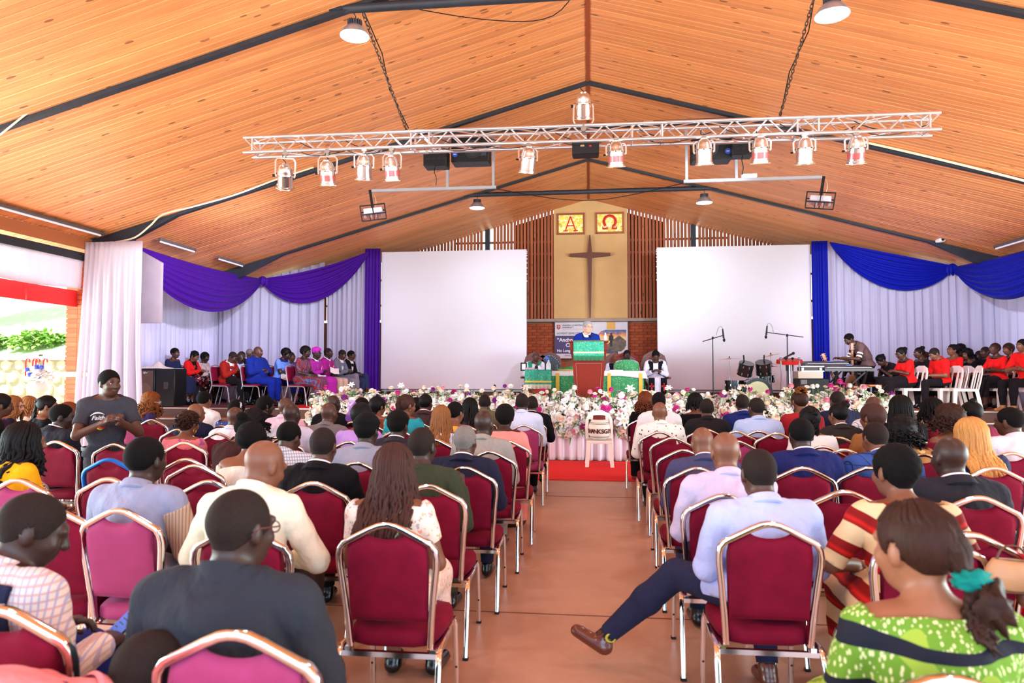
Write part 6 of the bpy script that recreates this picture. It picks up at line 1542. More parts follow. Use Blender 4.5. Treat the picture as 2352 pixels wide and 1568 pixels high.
TXM = mat('poster_text_dark', rgb(64, 50, 76), .5); TXW = mat('poster_text_white', rgb(250, 246, 250), .5); TXR = mat('poster_text_red', rgb(190, 50, 44), .5)
def ptxt(s, size, x, z, m, bold=0., al='LEFT', sp__=1.): lettering(s, size, Matrix.Translation((x, -.012, z)) @ Matrix.Rotation(PI/2, 4, 'X'), m, ps, .002, bold, al, 0, 'lettering', sp__)
ptxt('UGANDA CHRISTIAN', .062, -.82, .405, TXM, .0005); ptxt('UNIVERSITY', .062, -.82, .343, TXM, .0005); ptxt('ADVENT SEMESTER', .078, -.97, .17, TXM, 0)
ptxt('\u201cAnchored', .145, -.965, -.036, TXW, .004); ptxt('Christ', .145, -.72, -.184, TXW, .004); ptxt('No Longer', .105, -.965, -.33, TXW, .003); ptxt('EPHESIANS', .07, -.75, -.46, TXR, .0005)
MB().box((-.5, -.01, .315), (.62, .004, .006)).build('rule', TXR, ps, 0)
m = MB(); m.prism([(-.97, .445), (-.87, .445), (-.87, .345), (-.92, .30), (-.97, .345)][::-1], -.014, -.008, 'Y'); m.build('crest', mat('crest_red', rgb(190, 44, 60), .5), ps, 0)
m = MB(); m.box((-.92, -.016, .385), (.010, .006, .1)); m.box((-.92, -.016, .405), (.07, .006, .010)); m.box((-.936, -.016, .385), (.007, .006, .06)); m.box((-.904, -.016, .385), (.007, .006, .06)); m.build('crest_cross', mat('crest_gold', rgb(236, 200, 150), .5), ps, 0)
GREEN = pattern('green_brocade', 'floral', [rgb(52, 150, 92), rgb(96, 190, 130), rgb(28, 116, 84), rgb(160, 206, 130)], 38, .5)
TEAL = pattern('teal_brocade', 'floral', [rgb(44, 160, 130), rgb(100, 200, 180), rgb(24, 120, 100), rgb(150, 206, 120)], 44, .5)
GOLDC = mat('gold_ribbon', rgb(234, 184, 60), .5); LINEN = cloth('white_linen', rgb(240, 236, 242))
al_ = thing('altar_table', 'long altar table in green brocade with white top cloth and gold bands', 'table', (.2, 14.75, .8)); x0, x1 = atY(1213, 860, 14.4).x-.2, atY(1476, 860, 14.4).x-.2
MB().box(((x0+x1)/2, .0, .74), (x1-x0-.06, .7, .05)).build('tabletop', BROWNWOOD, al_)
for xx in (x0+.1, x1-.1):
    for yy in (-.28, .28): MB().box((xx, yy, .36), (.06, .06, .72)).build('leg', BROWNWOOD, al_)
def fr_(u, v):
    x = x0-.02+(x1-x0+.04)*u; return x, -.37-.02*v-.012*math.sin(24*u)*v, .765-.75*v
MB().grid(fr_, 50, 8, .006).build('front_cloth', GREEN, al_, 180)
def sd_(u, v): return x1+.03+.03*v+.02*math.sin(9*u)*v, -.37+.74*u, .765-.75*v
MB().grid(sd_, 12, 8, .006).build('side_cloth', GREEN, al_, 180)
def wt(u, v):
    x = x0-.03+(x1-x0+.08)*u; a = .45+.34
    t = v*a; y = -.40 if t > .7 else 0
    if v < .7: return x, .36-.76*v/.7, .775
    k = (v-.7)/.3; return x+(.05*k if u > .97 else 0), -.405-.008*math.sin(40*u)*k, .775-(.10+.06*max(0, u-.8)*5)*k
MB().grid(wt, 60, 14, .005).build('top_cloth', LINEN, al_, 180)
for u_ in (1281, 1399, 1471):
    xx = atY(u_, 870, 14.38).x-.2; MB().box((xx, -.415, .42), (.075, .006, .62)).build('gold_band', GOLDC, al_)
le = thing('side_lectern', 'small side lectern with teal cloth and white fringe at the left end', 'lectern', (atY(1238, 860, 13.9).x, 13.9, .8)); 
for xx in (-.2, .2):
    for yy in (-.14, .14): MB().box((xx, yy, .38), (.05, .05, .76)).build('leg', BROWNWOOD, le)
MB().box((0, 0, .77), (.5, .4, .05)).build('desk', BROWNWOOD, le)
MB().box((.02, -.1, .28), (.34, .03, .3)).build('lower_panel', mat('red_print', rgb(200, 60, 40), .6), le)
MB().grid(lambda u, v: (-.27+.54*u, (.2-.42*v/.3) if v < .3 else -.225-.01*math.sin(20*u)*v, .8 if v < .3 else .8-.42*(v-.3)), 24, 10, .005).build('cloth', TEAL, le, 180)
MB().box((0, -.24, .565), (.54, .006, .035)).build('gold_band', GOLDC, le)
def fringe(par_, w, y, z, L, n, m, nm='fringe'):
    mb = MB()
    for k in range(n): x = -w/2+w*(k+.5)/n; mb.tube([(x, y, z), (x+.004*math.sin(k), y-.004, z-L)], [.006, .004], 4)
    o = mb.build(nm, m, par_); o['kind'] = 'stuff'; return o
fringe(le, .53, -.238, .51, .09, 44, mat('fringe_white', rgb(236, 226, 206), .8))
pu = thing('pulpit', 'tapered red-brown wooden pulpit with a teal fringed cloth on top', 'pulpit', (atY(1352, 800, 12.75).x, 12.75, .8))
def taper(name, z0, z1, w0, w1, d0, d1, m, b=.0):
    V = [(sx_*w/2, sy_*d/2, z) for z, w, d in ((z0, w0, d0), (z1, w1, d1)) for sx_, sy_ in ((-1, -1), (1, -1), (1, 1), (-1, 1))]
    return MB().add(V, [(3, 2, 1, 0), (4, 5, 6, 7)]+[(i, (i+1) % 4, 4+(i+1) % 4, 4+i) for i in range(4)]).build(name, m, pu, 0)
taper('body', .06, 1.0, .46, .60, .36, .42, DARKWOOD); taper('base', 0, .06, .56, .56, .46, .46, DARKWOOD); taper('neck', 1.0, 1.16, .62, .64, .44, .46, DARKWOOD); taper('desk_box', 1.16, 1.30, .68, .68, .5, .5, DARKWOOD)
MB().box((0, -.01, 1.315), (.72, .54, .03), None, .008).build('desk_top', DARKWOOD, pu)
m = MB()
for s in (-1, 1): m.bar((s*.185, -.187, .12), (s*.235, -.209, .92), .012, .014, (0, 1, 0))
m.bar((-.235, -.209, .92), (.235, -.209, .92), .012, .014, (0, 1, 0)); m.build('panel_molding', mat('mold_brown', rgb(150, 70, 44), .3), pu)  # moulding in a paler brown than the pulpit body
MB().grid(lambda u, v: (-.275+.55*u, (.2-.47*v/.35) if v < .35 else -.285-.008*math.sin(18*u)*(v-.3), 1.337 if v < .35 else 1.337-.46*(v-.35)), 24, 12, .005).build('cloth', TEAL, pu, 180)
MB().box((0, -.298, 1.115), (.55, .006, .03)).build('gold_band', mat('cream_band', rgb(226, 220, 160), .5), pu)
fringe(pu, .55, -.292, 1.05, .08, 46, mat('fringe_green', rgb(40, 130, 84), .8))
m = MB(); m.tube(bez((.1, .0, 1.34), (.1, -.02, 1.44), (.06, .05, 1.46), (.02, .10, 1.44), 8), .006, 6); m.ball((.015, .11, 1.435), (.022, .03, .022), 10, 8)
tag(m.build('gooseneck_microphone', BLACK), 'black gooseneck microphone on the pulpit in front of the speaker', 'microphone').location = pu.location
o = tag(MB().lathe([(.03, 0), (.032, .08), (.014, .13), (.014, .16), (0, .165)], 12).build('water_bottle', mat('pale_bottle', rgb(226, 230, 234), .2)), 'small white bottle standing on the pulpit at right', 'bottle'); o.location = (pu.location.x+.31, 12.85, 2.13)
# things on the altar and lectern
def item(name, mb, m, label, cat, u, v, Y, z, parts=()):
    p = atY(u, v, Y); o = tag(mb.build(name, m), label, cat); o.location = (p.x, Y, z)
    for nm, b_, mm_ in parts: b_.build(nm, mm_, o)
    return o
TOPZ = .8+.777
bt = [('liquid', MB().lathe([(.045, .01), (.047, .13), (.0, .13)], 12), mat('clear_gel', rgb(206, 216, 226), .1)), ('spray_nozzle', MB().box((0, 0, .25), (.03, .03, .05)).box((-.035, 0, .275), (.09, .025, .03)).box((-.05, 0, .235), (.012, .02, .06)), mat('blue_nozzle', rgb(40, 80, 210), .4))]
GLS = mat('clear_plastic', rgb(206, 214, 222), .1); item('spray_bottle', MB().lathe([(.05, 0), (.055, .02), (.055, .14), (.02, .2), (.02, .23), (0, .23)], 14), GLS, 'clear spray bottle with a blue nozzle on the altar', 'bottle', 1260, 848, 14.55, TOPZ, bt)
item('cup', MB().lathe([(.03, 0), (.036, .13), (.03, .13), (.028, .01)], 12), mat('dark_green_cup', rgb(26, 44, 34), .3), 'dark green tumbler beside the spray bottle', 'cup', 1279, 848, 14.5, TOPZ)
item('picture_frame', MB().box((0, 0, .09), (.14, .02, .18)), BLACK, 'small black frame standing at the left end of the altar', 'frame', 1203, 848, 14.6, TOPZ, [('print', MB().box((0, -.012, .09), (.08, .006, .12)), WHITE)])
item('microphone', MB().ball((0, 0, .05), .035, 12, 8).tube([(0, .02, .05), (0, .14, .03)], .014, 8), BLACK, 'black microphone lying on the side lectern', 'microphone', 1232, 852, 13.88, .8+.805)
item('service_book', MB().box((0, 0, .02), (.2, .14, .04), None, .004), mat('pink_book', rgb(200, 150, 180), .6), 'pink book lying on the side lectern', 'book', 1218, 852, 13.95, .8+.805)
item('folded_stole', MB().grid(lambda u, v: (-.2+.4*u, -.12+.24*v, .11*math.sin(PI*v*.9)*(.5+.5*u)+.01), 12, 8, .01), GREEN, 'green brocade bundle on the altar left of the pulpit', 'cloth', 1304, 848, 14.7, TOPZ, [('gold_band', MB().bar((-.2, -.13, .02), (.2, -.13, .02), .02, .02), GOLDC)])
item('open_book', MB().box((0, 0, .012), (.28, .2, .024), None, .004), mat('page_white', rgb(240, 238, 236), .7), 'open book on the white altar cloth right of the pulpit', 'book', 1415, 850, 14.5, TOPZ)
def throne(u, Y, label, m, pad, studs=False):
    p = atY(u, 860, Y); t = thing('carved_chair', label, 'chair', (p.x, Y, .8), PI)
    out = [(-.27, .4), (-.29, .95), (-.24, 1.12), (-.12, 1.2), (0, 1.24), (.12, 1.2), (.24, 1.12), (.29, .95), (.27, .4)]
    MB().prism(out, -.31, -.26, 'Y').build('back_frame', m, t); MB().prism([(x*.8, .45+(z-.4)*.86) for x, z in out], -.262, -.235, 'Y').build('backrest', pad, t)
    MB().box((0, 0, .4), (.56, .52, .1), None, .02).build('seat', pad, t)
    for s in (-1, 1):
        for y in (-.24, .22): MB().box((s*.25, y, .18), (.06, .06, .36)).build('leg', m, t)
        MB().box((s*.29, -.02, .62), (.06, .5, .05), None, .01).build('armrest', m, t)
    if studs:
        for k in range(14): MB().ball((-.24+.48*(k/13), -.236, .95+.2*math.sin(PI*k/13)), .009, 6, 4).build('stud', WHITE, t)
LEA = mat('black_leather', rgb(28, 28, 34), .35); OXB = mat('oxblood_leather', rgb(104, 40, 22), .4)
throne(1262, 16.3, 'black leather chair with white studs behind the altar', BROWNWOOD, LEA, True); throne(1441, 16.2, 'carved brown chair behind the altar right of the pulpit', DARKWOOD, OXB); throne(1505, 15.6, 'carved wooden chair of the clergy in black stole', BROWNWOOD, OXB)
# skirt in front of the platform
drape([(-5.15, 12.16), (5.15, 12.16)], lambda u: .79, .015, 62, .045, sheer('skirt_satin', rgb(250, 238, 252), .1), 'white satin skirt pleated along the front of the stage', 'skirt', 'stage_skirt', 12, 21, 1.2)
# white plastic chair and pot in the aisle
def plastic_chair_parts(t, arms=False):
    m = MB()
    m.grid(lambda u, v: (-.2+.4*u, -.2+.42*v, .43-.02*math.sin(PI*u)*math.sin(PI*v)), 8, 8, .012); m.build('seat', WHITEPL, t)
    MB().rtube([(-.2, .215, .405), (.2, .215, .405), (.205, -.2, .405), (-.205, -.2, .405)], .02, .05, (0, 0, 1), True).build('seat_rim', WHITEPL, t)
    for s in (-1, 1):
        MB().add(*(lambda w: ([(s*(.2-.06), .22, .42), (s*.21, .22, .42), (s*.21, .15, .42), (s*.235, .245, 0), (s*.175, .245, 0), (s*.235, .19, 0)], [(0, 1, 3, 4), (1, 2, 5, 3), (0, 4, 5, 2), (3, 5, 4), (0, 2, 1)]))(0)).build('leg', WHITEPL, t, 0)
        MB().add([(s*.15, -.2, .42), (s*.21, -.2, .42), (s*.21, -.13, .42), (s*.24, -.27, 0), (s*.18, -.27, 0), (s*.24, -.21, 0)], [(0, 4, 3, 1), (1, 3, 5, 2), (0, 2, 5, 4), (3, 4, 5), (0, 1, 2)]).build('leg', WHITEPL, t, 0)
    bk = lambda x, z: (x, -.2-(z-.42)*.22, z)
    out = [(-.2, .42), (-.21, .6), (-.2, .74), (-.165, .82), (-.08, .86), (.08, .86), (.165, .82), (.2, .74), (.21, .6), (.2, .42)]
    MB().rtube([bk(*p) for p in out], .05, .022, (0, 1, 0)).build('back_frame', WHITEPL, t)
    for x in (-.075, .0, .075)[::2]: MB().rtube([bk(x, .43), bk(x*1.1, .84)], .045, .016, (0, 1, 0)).build('back_slat', WHITEPL, t)
    MB().rtube([bk(-.17, .79), bk(.17, .79)], .09, .014, (0, 1, 0)).build('back_panel', WHITEPL, t)
WCH = thing('plastic_chair', 'white plastic chair in the aisle holding the woven pot', 'chair', (.16, 11.55, 0.012), PI, 'white plastic chairs'); plastic_chair_parts(WCH)
POT = mat('woven_cream', rgb(244, 238, 228), .8, var=.06, scale=50, bmp=.3); BRN = mat('woven_brown', rgb(84, 44, 36), .8)
po = thing('offering_pot', 'round cream woven pot with brown lettering on the white plastic chair', 'pot', (.16, 11.52, .452))
MB().lathe([(.11, 0), (.15, .03), (.176, .10), (.18, .18), (.165, .26), (.12, .315), (.1, .325)], 30).build('body', POT, po)
MB().lathe([(.1, .32), (.105, .33), (.1, .365), (.108, .38), (.09, .39), (0, .392)], 26).build('lid', mat('woven_red_brown', rgb(120, 40, 34), .8), po)
for z, r in ((.035, .153), (.05, .158), (.255, .169), (.275, .155)): MB().tube([(r*math.cos(a), r*math.sin(a), z) for a in [k*PI/14 for k in range(28)]], .0035, 5, True).build('woven_band', BRN, po)
for k, ch_ in enumerate('THANKSGIVING'):
    a = math.radians(-90+(k-4.1)*18.5); r = .181
    lettering(ch_, .10, Matrix.Translation((r*math.cos(a), r*math.sin(a), .105)) @ Matrix.Rotation(a+PI/2, 4, 'Z') @ Matrix.Rotation(PI/2, 4, 'X'), BRN, po, .004, .003, 'CENTER')
# ================================================================== STAGE PEOPLE
def stage_chair(x, y, label, rz):
    t = thing('stage_chair', label, 'chair', (x, y, .81), rz, 'silver framed stage chairs')
    SC = mat('silver_tube', rgb(214, 212, 220), .25, .7)
    bp = lambda x_, z: (x_, -.2-(z-.42)*.16, z)
    MB().tube([bp(-.2, .44), bp(-.205, .8), bp(-.17, .87), bp(0, .9), bp(.17, .87), bp(.205, .8), bp(.2, .44)], .013, 8).build('back_frame', SC, t)
    MB().box((0, -.235, .70), (.38, .035, .32), rot('X', 9), .014).build('backrest', MAROON, t); MB().box((0, .0, .455), (.42, .42, .05), None, .02).build('seat', MAROON, t)
    for s in (-1, 1):
        MB().tube([(s*.2, -.2, .44), (s*.205, .15, .43), (s*.207, .2, .40), (s*.21, .27, .0)], .012, 8).build('leg', SC, t); MB().tube([(s*.2, -.2, .46), (s*.205, -.22, .40), (s*.21, -.33, 0)], .012, 8).build('leg', SC, t)
        MB().tube([(s*.2, -.2, .43), (s*.2, .18, .425)], .010, 6).build('side_rail', SC, t)
    return t
def onstage(u, v, Y, who, rzd, chair='stage', far=True, **kw):
    p = atY(u, v, Y); rz = D(rzd)
    kw.setdefault('lod', 1 if kw.get('face') else 2); kw.setdefault('zt', p.z-.81); kw.setdefault('face', True)
    off = Vector((-math.sin(rz), math.cos(rz), 0))*.08
    x, y = p.x-off.x, Y-off.y
    if chair == 'stage': stage_chair(x, y, 'silver framed maroon chair of the '+who, rz)
    if chair == 'plastic':
        t = thing('plastic_chair', 'white plastic chair under the '+who, 'chair', (x, y, .8), rz, 'white plastic chairs'); plastic_chair_parts(t)
    return person(who+kw.pop('tail', ''), (x, y, .81), rz, **kw)
G = 'guests seated on the left of the stage'
WSH = cloth('white_cotton', rgb(238, 236, 242)); LB = cl(110, 150, 236)
onstage(401, 800, 14.6, 'woman in a navy dress', -96, tail=' at the left end of the stage guests', sex='f', skin='b', hair=('short', 'coil'), hy=-6, top=('blouse', cl(34, 40, 76)), bot=('skirt', cl(34, 38, 70)), group=G)
onstage(444, 806, 15.3, 'woman in a red blazer', -96, tail=' looking down, left of the stage', sex='f', skin='c', hair=('pony', 'k'), hp=28, top=('suit', cl(226, 36, 36), BLK), bot=('skirt', pattern('red_black_print', 'floral', [rgb(40, 24, 30), rgb(200, 40, 50), rgb(230, 200, 200)], 18)), group=G, arms='phone')
onstage(470, 810, 16.1, 'woman in a pale blouse', -98, tail=' in the last row of stage guests', sex='f', skin='a', hair=('bob', 'k'), hp=10, top=('shirt', cl(206, 184, 180)), bot=('skirt', BLK), group=G)
onstage(527, 806, 14.55, 'man in a brick red blazer', -98, tail=' looking down at his hands', skin='b', hair=('buzz', 'coil'), hp=34, lean=12, hy=-4, top=('suit', cl(146, 32, 26)), bot=('trousers', BLK), group=G, extra=[glasses()], arms='phone')
onstage(545, 808, 15.05, 'man in a white shirt with glasses', -98, tail=' beside the brick red blazer', skin='a', hair=None, hp=30, lean=12, extra=[glasses()], group=G, **SH(cl(206, 212, 246), BLK))
onstage(553, 807, 16.7, 'man in a light blue shirt', -98, tail=' behind the white shirt on stage', skin='a', hair=('buzz', 'coil'), hp=20, extra=[glasses()], group=G, **SH(cl(150, 180, 240), BLK))
onstage(573, 802, 15.9, 'man in a black jacket over a white shirt', -100, tail=' behind the royal blue suit', skin='b', hair=('buzz', 'gr'), hp=6, extra=[glasses()], group=G, **SU(BLK))
onstage(597, 797, 14.5, 'big bald man in a royal blue suit', -98, tail=' with arms folded on stage', skin='b', hair=None, w=1.42, belly=.07, lean=0, arms='fold', top=('jacket', cl(22, 40, 130)), bot=('trousers', cl(20, 40, 140)), group=G, legs='sit')
onstage(650, 800, 15.2, 'woman in a light blue dress and black wig', -98, tail=' reading on stage', sex='f', skin='a', hair=('afro', 'k', dict(t=.03)), hp=26, lean=10, w=1.1, top=('blouse', LB), bot=('skirt', cl(30, 40, 120)), group=G, arms='phone')
onstage(668, 809, 16.1, 'man in a patterned purple shirt with glasses', -98, tail=' leaning on his hand', skin='b', hair=('buzz', 'coil'), hp=6, extra=[glasses()], top=('shirt', pattern('purple_print', 'floral', [rgb(92, 60, 120), rgb(150, 110, 170), rgb(60, 40, 90)], 26)), bot=('trousers', BLK), group=G, arms=('lap', 'chin'))
KIT = pattern('red_blue_swirl', 'swirl', [rgb(120, 36, 30), rgb(176, 62, 40), rgb(40, 60, 110), rgb(60, 110, 170)], 7)
onstage(701, 797, 14.4, 'woman in a long red and blue swirl print dress', -98, tail=' on stage', sex='f', skin='a', hair=('afro', 'k', dict(t=.03)), w=1.15, extra=[glasses(), earring()], top=('blouse', KIT, .9), bot=('longskirt', KIT), group=G)
MAG = cl(178, 44, 168)
def skullcap(m):
    def f(c): scalp(c, lift=.035, front=.03, back=.0, thick=.03, m=m, name='bishop_cap', top=1.5)
    return f
def pectoral(c):
    mb = MB(); pts = [c['Nb']+c['X']*(.11*math.cos(a))+c['Y']*(.14+.02*math.sin(-a))+c['up']*(-.05+.26*min(0, math.sin(a))) for a in [math.radians(180+k*18) for k in range(11)]]
    mb.tube(pts, .006, 5); mb.build('cross_chain', GOLD, c['body'], 180)
CLER = mat('clerical_white', rgb(246, 244, 246), .4)
onstage(726, 801, 14.95, 'bishop in a purple cassock and purple cap', -98, tail=' holding a booklet', skin='a', hair=None, w=1.1, top=('robe', MAG, 1.95), bot=('robe', MAG), extra=[skullcap(cl(200, 50, 190)), glasses(), pectoral], collar=CLER, group=G, arms='phone')
onstage(754, 800, 15.5, 'clergyman in a magenta shirt and beige trousers', -98, tail=' with a white collar', skin='a', hair=('buzz', 'coil'), hp=-4, top=('shirt', cl(168, 36, 140)), bot=('trousers', cl(206, 176, 158)), collar=CLER, extra=[pectoral], group=G, arms='phone')
onstage(783, 803, 16.1, 'man in a light grey suit with crossed legs', -98, tail=' on stage', skin='b', hair=('buzz', 'coil'), hp=24, top=('suit', cl(112, 112, 132)), bot=('trousers', cl(126, 122, 136)), group=G, legs=('cross', 'sit'), arms='phone', shoe=SHOEB)
onstage(806, 806, 16.7, 'man in a black suit and dark tie with glasses', -98, tail=' nearest the purple column', skin='b', hair=('short', 'coil'), extra=[glasses()], top=('suit', BLK), bot=('trousers', cl(46, 54, 92)), group=G, legs=('cross', 'sit'), shoe=SHOEB)
for k, (u, v, Y, l) in enumerate(((738, 868, 14.75, 'white booklet on the lap of the swirl print dress'), (768, 852, 15.2, 'white booklet in the hands of the bishop'), (655, 866, 15.0, 'white leaflet in the lap of the light blue dress'))):
    o = tag(MB().grid(lambda a, b_: ((a-.5)*.2, (b_-.5)*.26, .05*abs(a-.5)), 6, 3, .004).build('booklet', WHITE), l, 'booklet'); o.location = atY(u, v, Y); o.rotation_euler = (.5, .2, .5)
# ---- choir on the right
CH = 'choir seated on the right of the stage'; RD = cl(228, 30, 30); BK2 = cl(28, 24, 28)
def choir(u, v, Y, who, rzd, m, f=True, chair='plastic', bt=None, **kw):
    kw.setdefault('hair', ('pony', 'k', dict(n=24, L=.3)) if f else ('buzz', 'coil'))
    onstage(u, v, Y, who, rzd, chair, sex='f' if f else 'm', top=(('blouse' if f else 'shirt'), m, .9), bot=('skirt' if f else 'trousers', bt or BK2), group=CH, **kw)
choir(2047, 822, 15.7, 'young choir woman in black bending over a phone', 100, BK2, skin='b', hp=46, lean=26, arms='phone')
choir(2075, 798, 14.75, 'choir woman in red lace with a hair bun and glasses', 100, RD, skin='b', hair=('bun', 'k', dict(c=(0, -.1, .06))), hp=20, lean=8, extra=[glasses()], arms='phone')
choir(2112, 799, 15.5, 'choir woman in black with piled braids', 100, BK2, skin='b', hair=('bun', 'k'), hp=4)
choir(2136, 806, 16.5, 'choir woman in black with hair over her face', 98, BK2, skin='c', hair=('ringlets', 'br'), hp=30, lean=16, bt=BK2, legs=('sit', 'cross'), shoe=SHOET)
choir(2155, 797, 14.75, 'choir man in a red shirt bowing his head', 100, RD, False, skin='c', hp=34, lean=10, chair='plastic')
choir(2184, 793, 15.35, 'choir woman in a red top with glasses', 104, RD, skin='c', extra=[glasses()], hp=-6, lean=2)
choir(2207, 792, 16.9, 'choir woman with big black curls', 100, BK2, skin='b', hair=('curly', 'k', dict(n=50, L=.24)))
choir(2222, 803, 16.2, 'choir woman in black with loose black hair', 100, BK2, skin='c', hair=('curly', 'k', dict(n=50, L=.3)), hy=14)
choir(2250, 806, 16.6, 'choir man in black half hidden at the back', 100, BK2, False, skin='a')
choir(2264, 797, 15.9, 'choir man in a black waistcoat', 102, BK2, False, skin='b')
choir(2285, 789, 14.75, 'choir woman in a red shirt with folded arms', 106, RD, skin='b', hair=('short', 'br'), arms='fold', hp=-6)
choir(2318, 790, 15.4, 'choir woman in black beside the folded red arms', 104, BK2, skin='c', hair=('bob', 'br'), extra=[earring()])
choir(2350, 780, 14.1, 'bearded choir man in a red shirt with folded arms', 108, RD, False, skin='c', hair=('short', 'coil'), arms='fold', w=1.15, shoe=SHOET)
for u, Y, rzd, l in ((2212, 14.45, 80, 'empty white plastic chair in front of the choir, nearer one'), (2182, 14.95, 80, 'empty white plastic chair in front of the choir, farther one')):
    p = atY(u, 900, Y); t = thing('plastic_chair', l, 'chair', (p.x, Y, .8), D(rzd), 'white plastic chairs'); plastic_chair_parts(t)
for u, l, c1, c2 in ((2243, 'clear water bottle on the stage floor by the choir', (206, 214, 222), (60, 110, 200)), (2252, 'green soda bottle on the stage floor by the choir', (60, 150, 50), (200, 210, 60))):
    p = atY(u, 925, 14.3); o = tag(MB().lathe([(.03, 0), (.032, .02), (.032, .14), (.012, .19), (.012, .21)], 12).build('bottle', mat('bottle_%d' % c1[0], rgb(*c1), .1)), l, 'bottle'); o.location = (p.x, 14.3, .8); MB().lathe([(.0335, .07), (.0335, .12)], 12, caps=False).build('bottle_label', mat('blabel_%d' % c2[0], rgb(*c2), .5), o); MB().lathe([(.014, .205), (.014, .225), (0, .225)], 10).build('cap', mat('blabel_%d' % c2[0], rgb(*c2), .5), o)
# ---- speaker at the pulpit
p = atY(1350, 728, 13.3)
CLB = cl(30, 32, 40)
def lapel_pin(c): MB().ball(c['Nb']+c['X']*.105+c['Y']*.125+c['up']*-.1, .012, 8, 6).build('lapel_pin', mat('pin_orange', rgb(220, 120, 60), .3), c['body'])
person('grey-haired speaker in a royal blue suit and clerical collar behind the pulpit', (p.x-.02, 13.3, .8), PI, False, H=p.z-.8-.03, skin='w', hair=('short', 'st'), top=('suit', cl(20, 44, 140), CLB), bot=('trousers', CLB), hy=32, hp=10, lean=5, face=True, lod=0, arms='desk', legs='stand', extra=[glasses(mat('tortoise', rgb(84, 40, 30), .3)), lapel_pin], collar=CLER)
# ---- clergy behind the altar
ALB = cl(228, 226, 246)
def stole(m, w_=.07):
    def f(c):
        V = c['V']; lx = (V-c['Nb'])@c['X']; ly = (V-c['Nb'])@c['Y']; lz = (V-c['Nb'])@c['up']
        s = np.where(np.isin(c['lab'], (1,)) & (ly > -.03), np.minimum(np.minimum(.052-np.abs(np.abs(lx)-.105), lz+.5), .02-lz), -1.); c['part']('stole', clip(V, c['T'], c['N'], s, .024), m)
    return f
BST = cl(22, 20, 28); RCM = mat('red_cross_cloth', rgb(214, 30, 30), .6)
def stole_ends(c):
    for s in (-1, 1):
        x = s*.13; kn = (c['leg'][1][1]+c['leg'][-1][1])/2; o_ = MB().grid(lambda u, v: (x-.065+.13*u, kn[1]+.135+.02*v, kn[2]+.09-.42*v), 4, 6, .008).build('stole_end', BST, c['body'], 180)
        m = MB(); y = kn[1]+.158; z = kn[2]-.12; m.box((x, y, z), (.026, .008, .14)); m.box((x, y, z+.03), (.085, .008, .026))
        for a, b in ((-.042, .03), (.042, .03), (0, .075)): m.box((x+a, y, z+b), (.022, .008, .04))
        m.build('red_cross', RCM, o_); m = MB(); m.prism([(x, -.04), (x+.035, 0), (x, .04), (x-.035, 0)], .0, .008, 'Y'); q = m.build('stole_emblem', WHITE, c['body']); q.location = Vector(c['Nb']+c['Y']*.155+c['up']*-.22)
onstage(1505, 803, 15.5, 'clergyman in a white surplice and black stole with red crosses', 180, 'none', tail=' reading notes', skin='b', hair=('short', 'coil'), hp=34, lean=12, top=('robe', ALB), bot=('robe', ALB), extra=[stole(BST), stole_ends], arms='phone')
onstage(1440, 805, 16.1, 'clergyman in white holding a green brocade cloth', 180, 'none', tail=' behind the altar', skin='a', hair=('short', 'coil'), hp=2, w=1.15, top=('robe', ALB), bot=('robe', ALB), extra=[glasses()], arms='phone')
o = tag(MB().grid(lambda u, v: (-.27+.54*u, .1*math.sin(PI*u)*-1, .25-.25*v-.09*(2*u-1)**2*(1-v)), 16, 8, .008).build('brocade_cloth', GREEN), 'green brocade cloth propped in front of the seated clergyman', 'cloth'); o.location = (atY(1440, 850, 15.35).x, 15.55, 1.58); MB().bar((-.25, -.02, .03), (.25, -.02, .03), .02, .03).build('gold_band', GOLDC, o)
onstage(1414, 812, 17.0, 'man in a white alb and dark scarf', 180, 'none', tail=' beside the carved chair', skin='c', hair=None, hy=20, top=('robe', ALB), bot=('robe', ALB), extra=[stole(cl(30, 34, 60))])
onstage(1228, 808, 16.2, 'clergyman with a green stole leaning on his hand', 180, 'none', tail=' left of the altar', skin='b', hair=None, hy=24, hr=-10, top=('robe', ALB), bot=('robe', ALB), extra=[stole(cl(36, 150, 110))], arms=('chin', 'lap'))
throne(1228, 16.3, 'brown chair of the clergyman with the green stole', BROWNWOOD, OXB); throne(1413, 17.1, 'carved chair of the man in the white alb', BROWNWOOD, OXB)
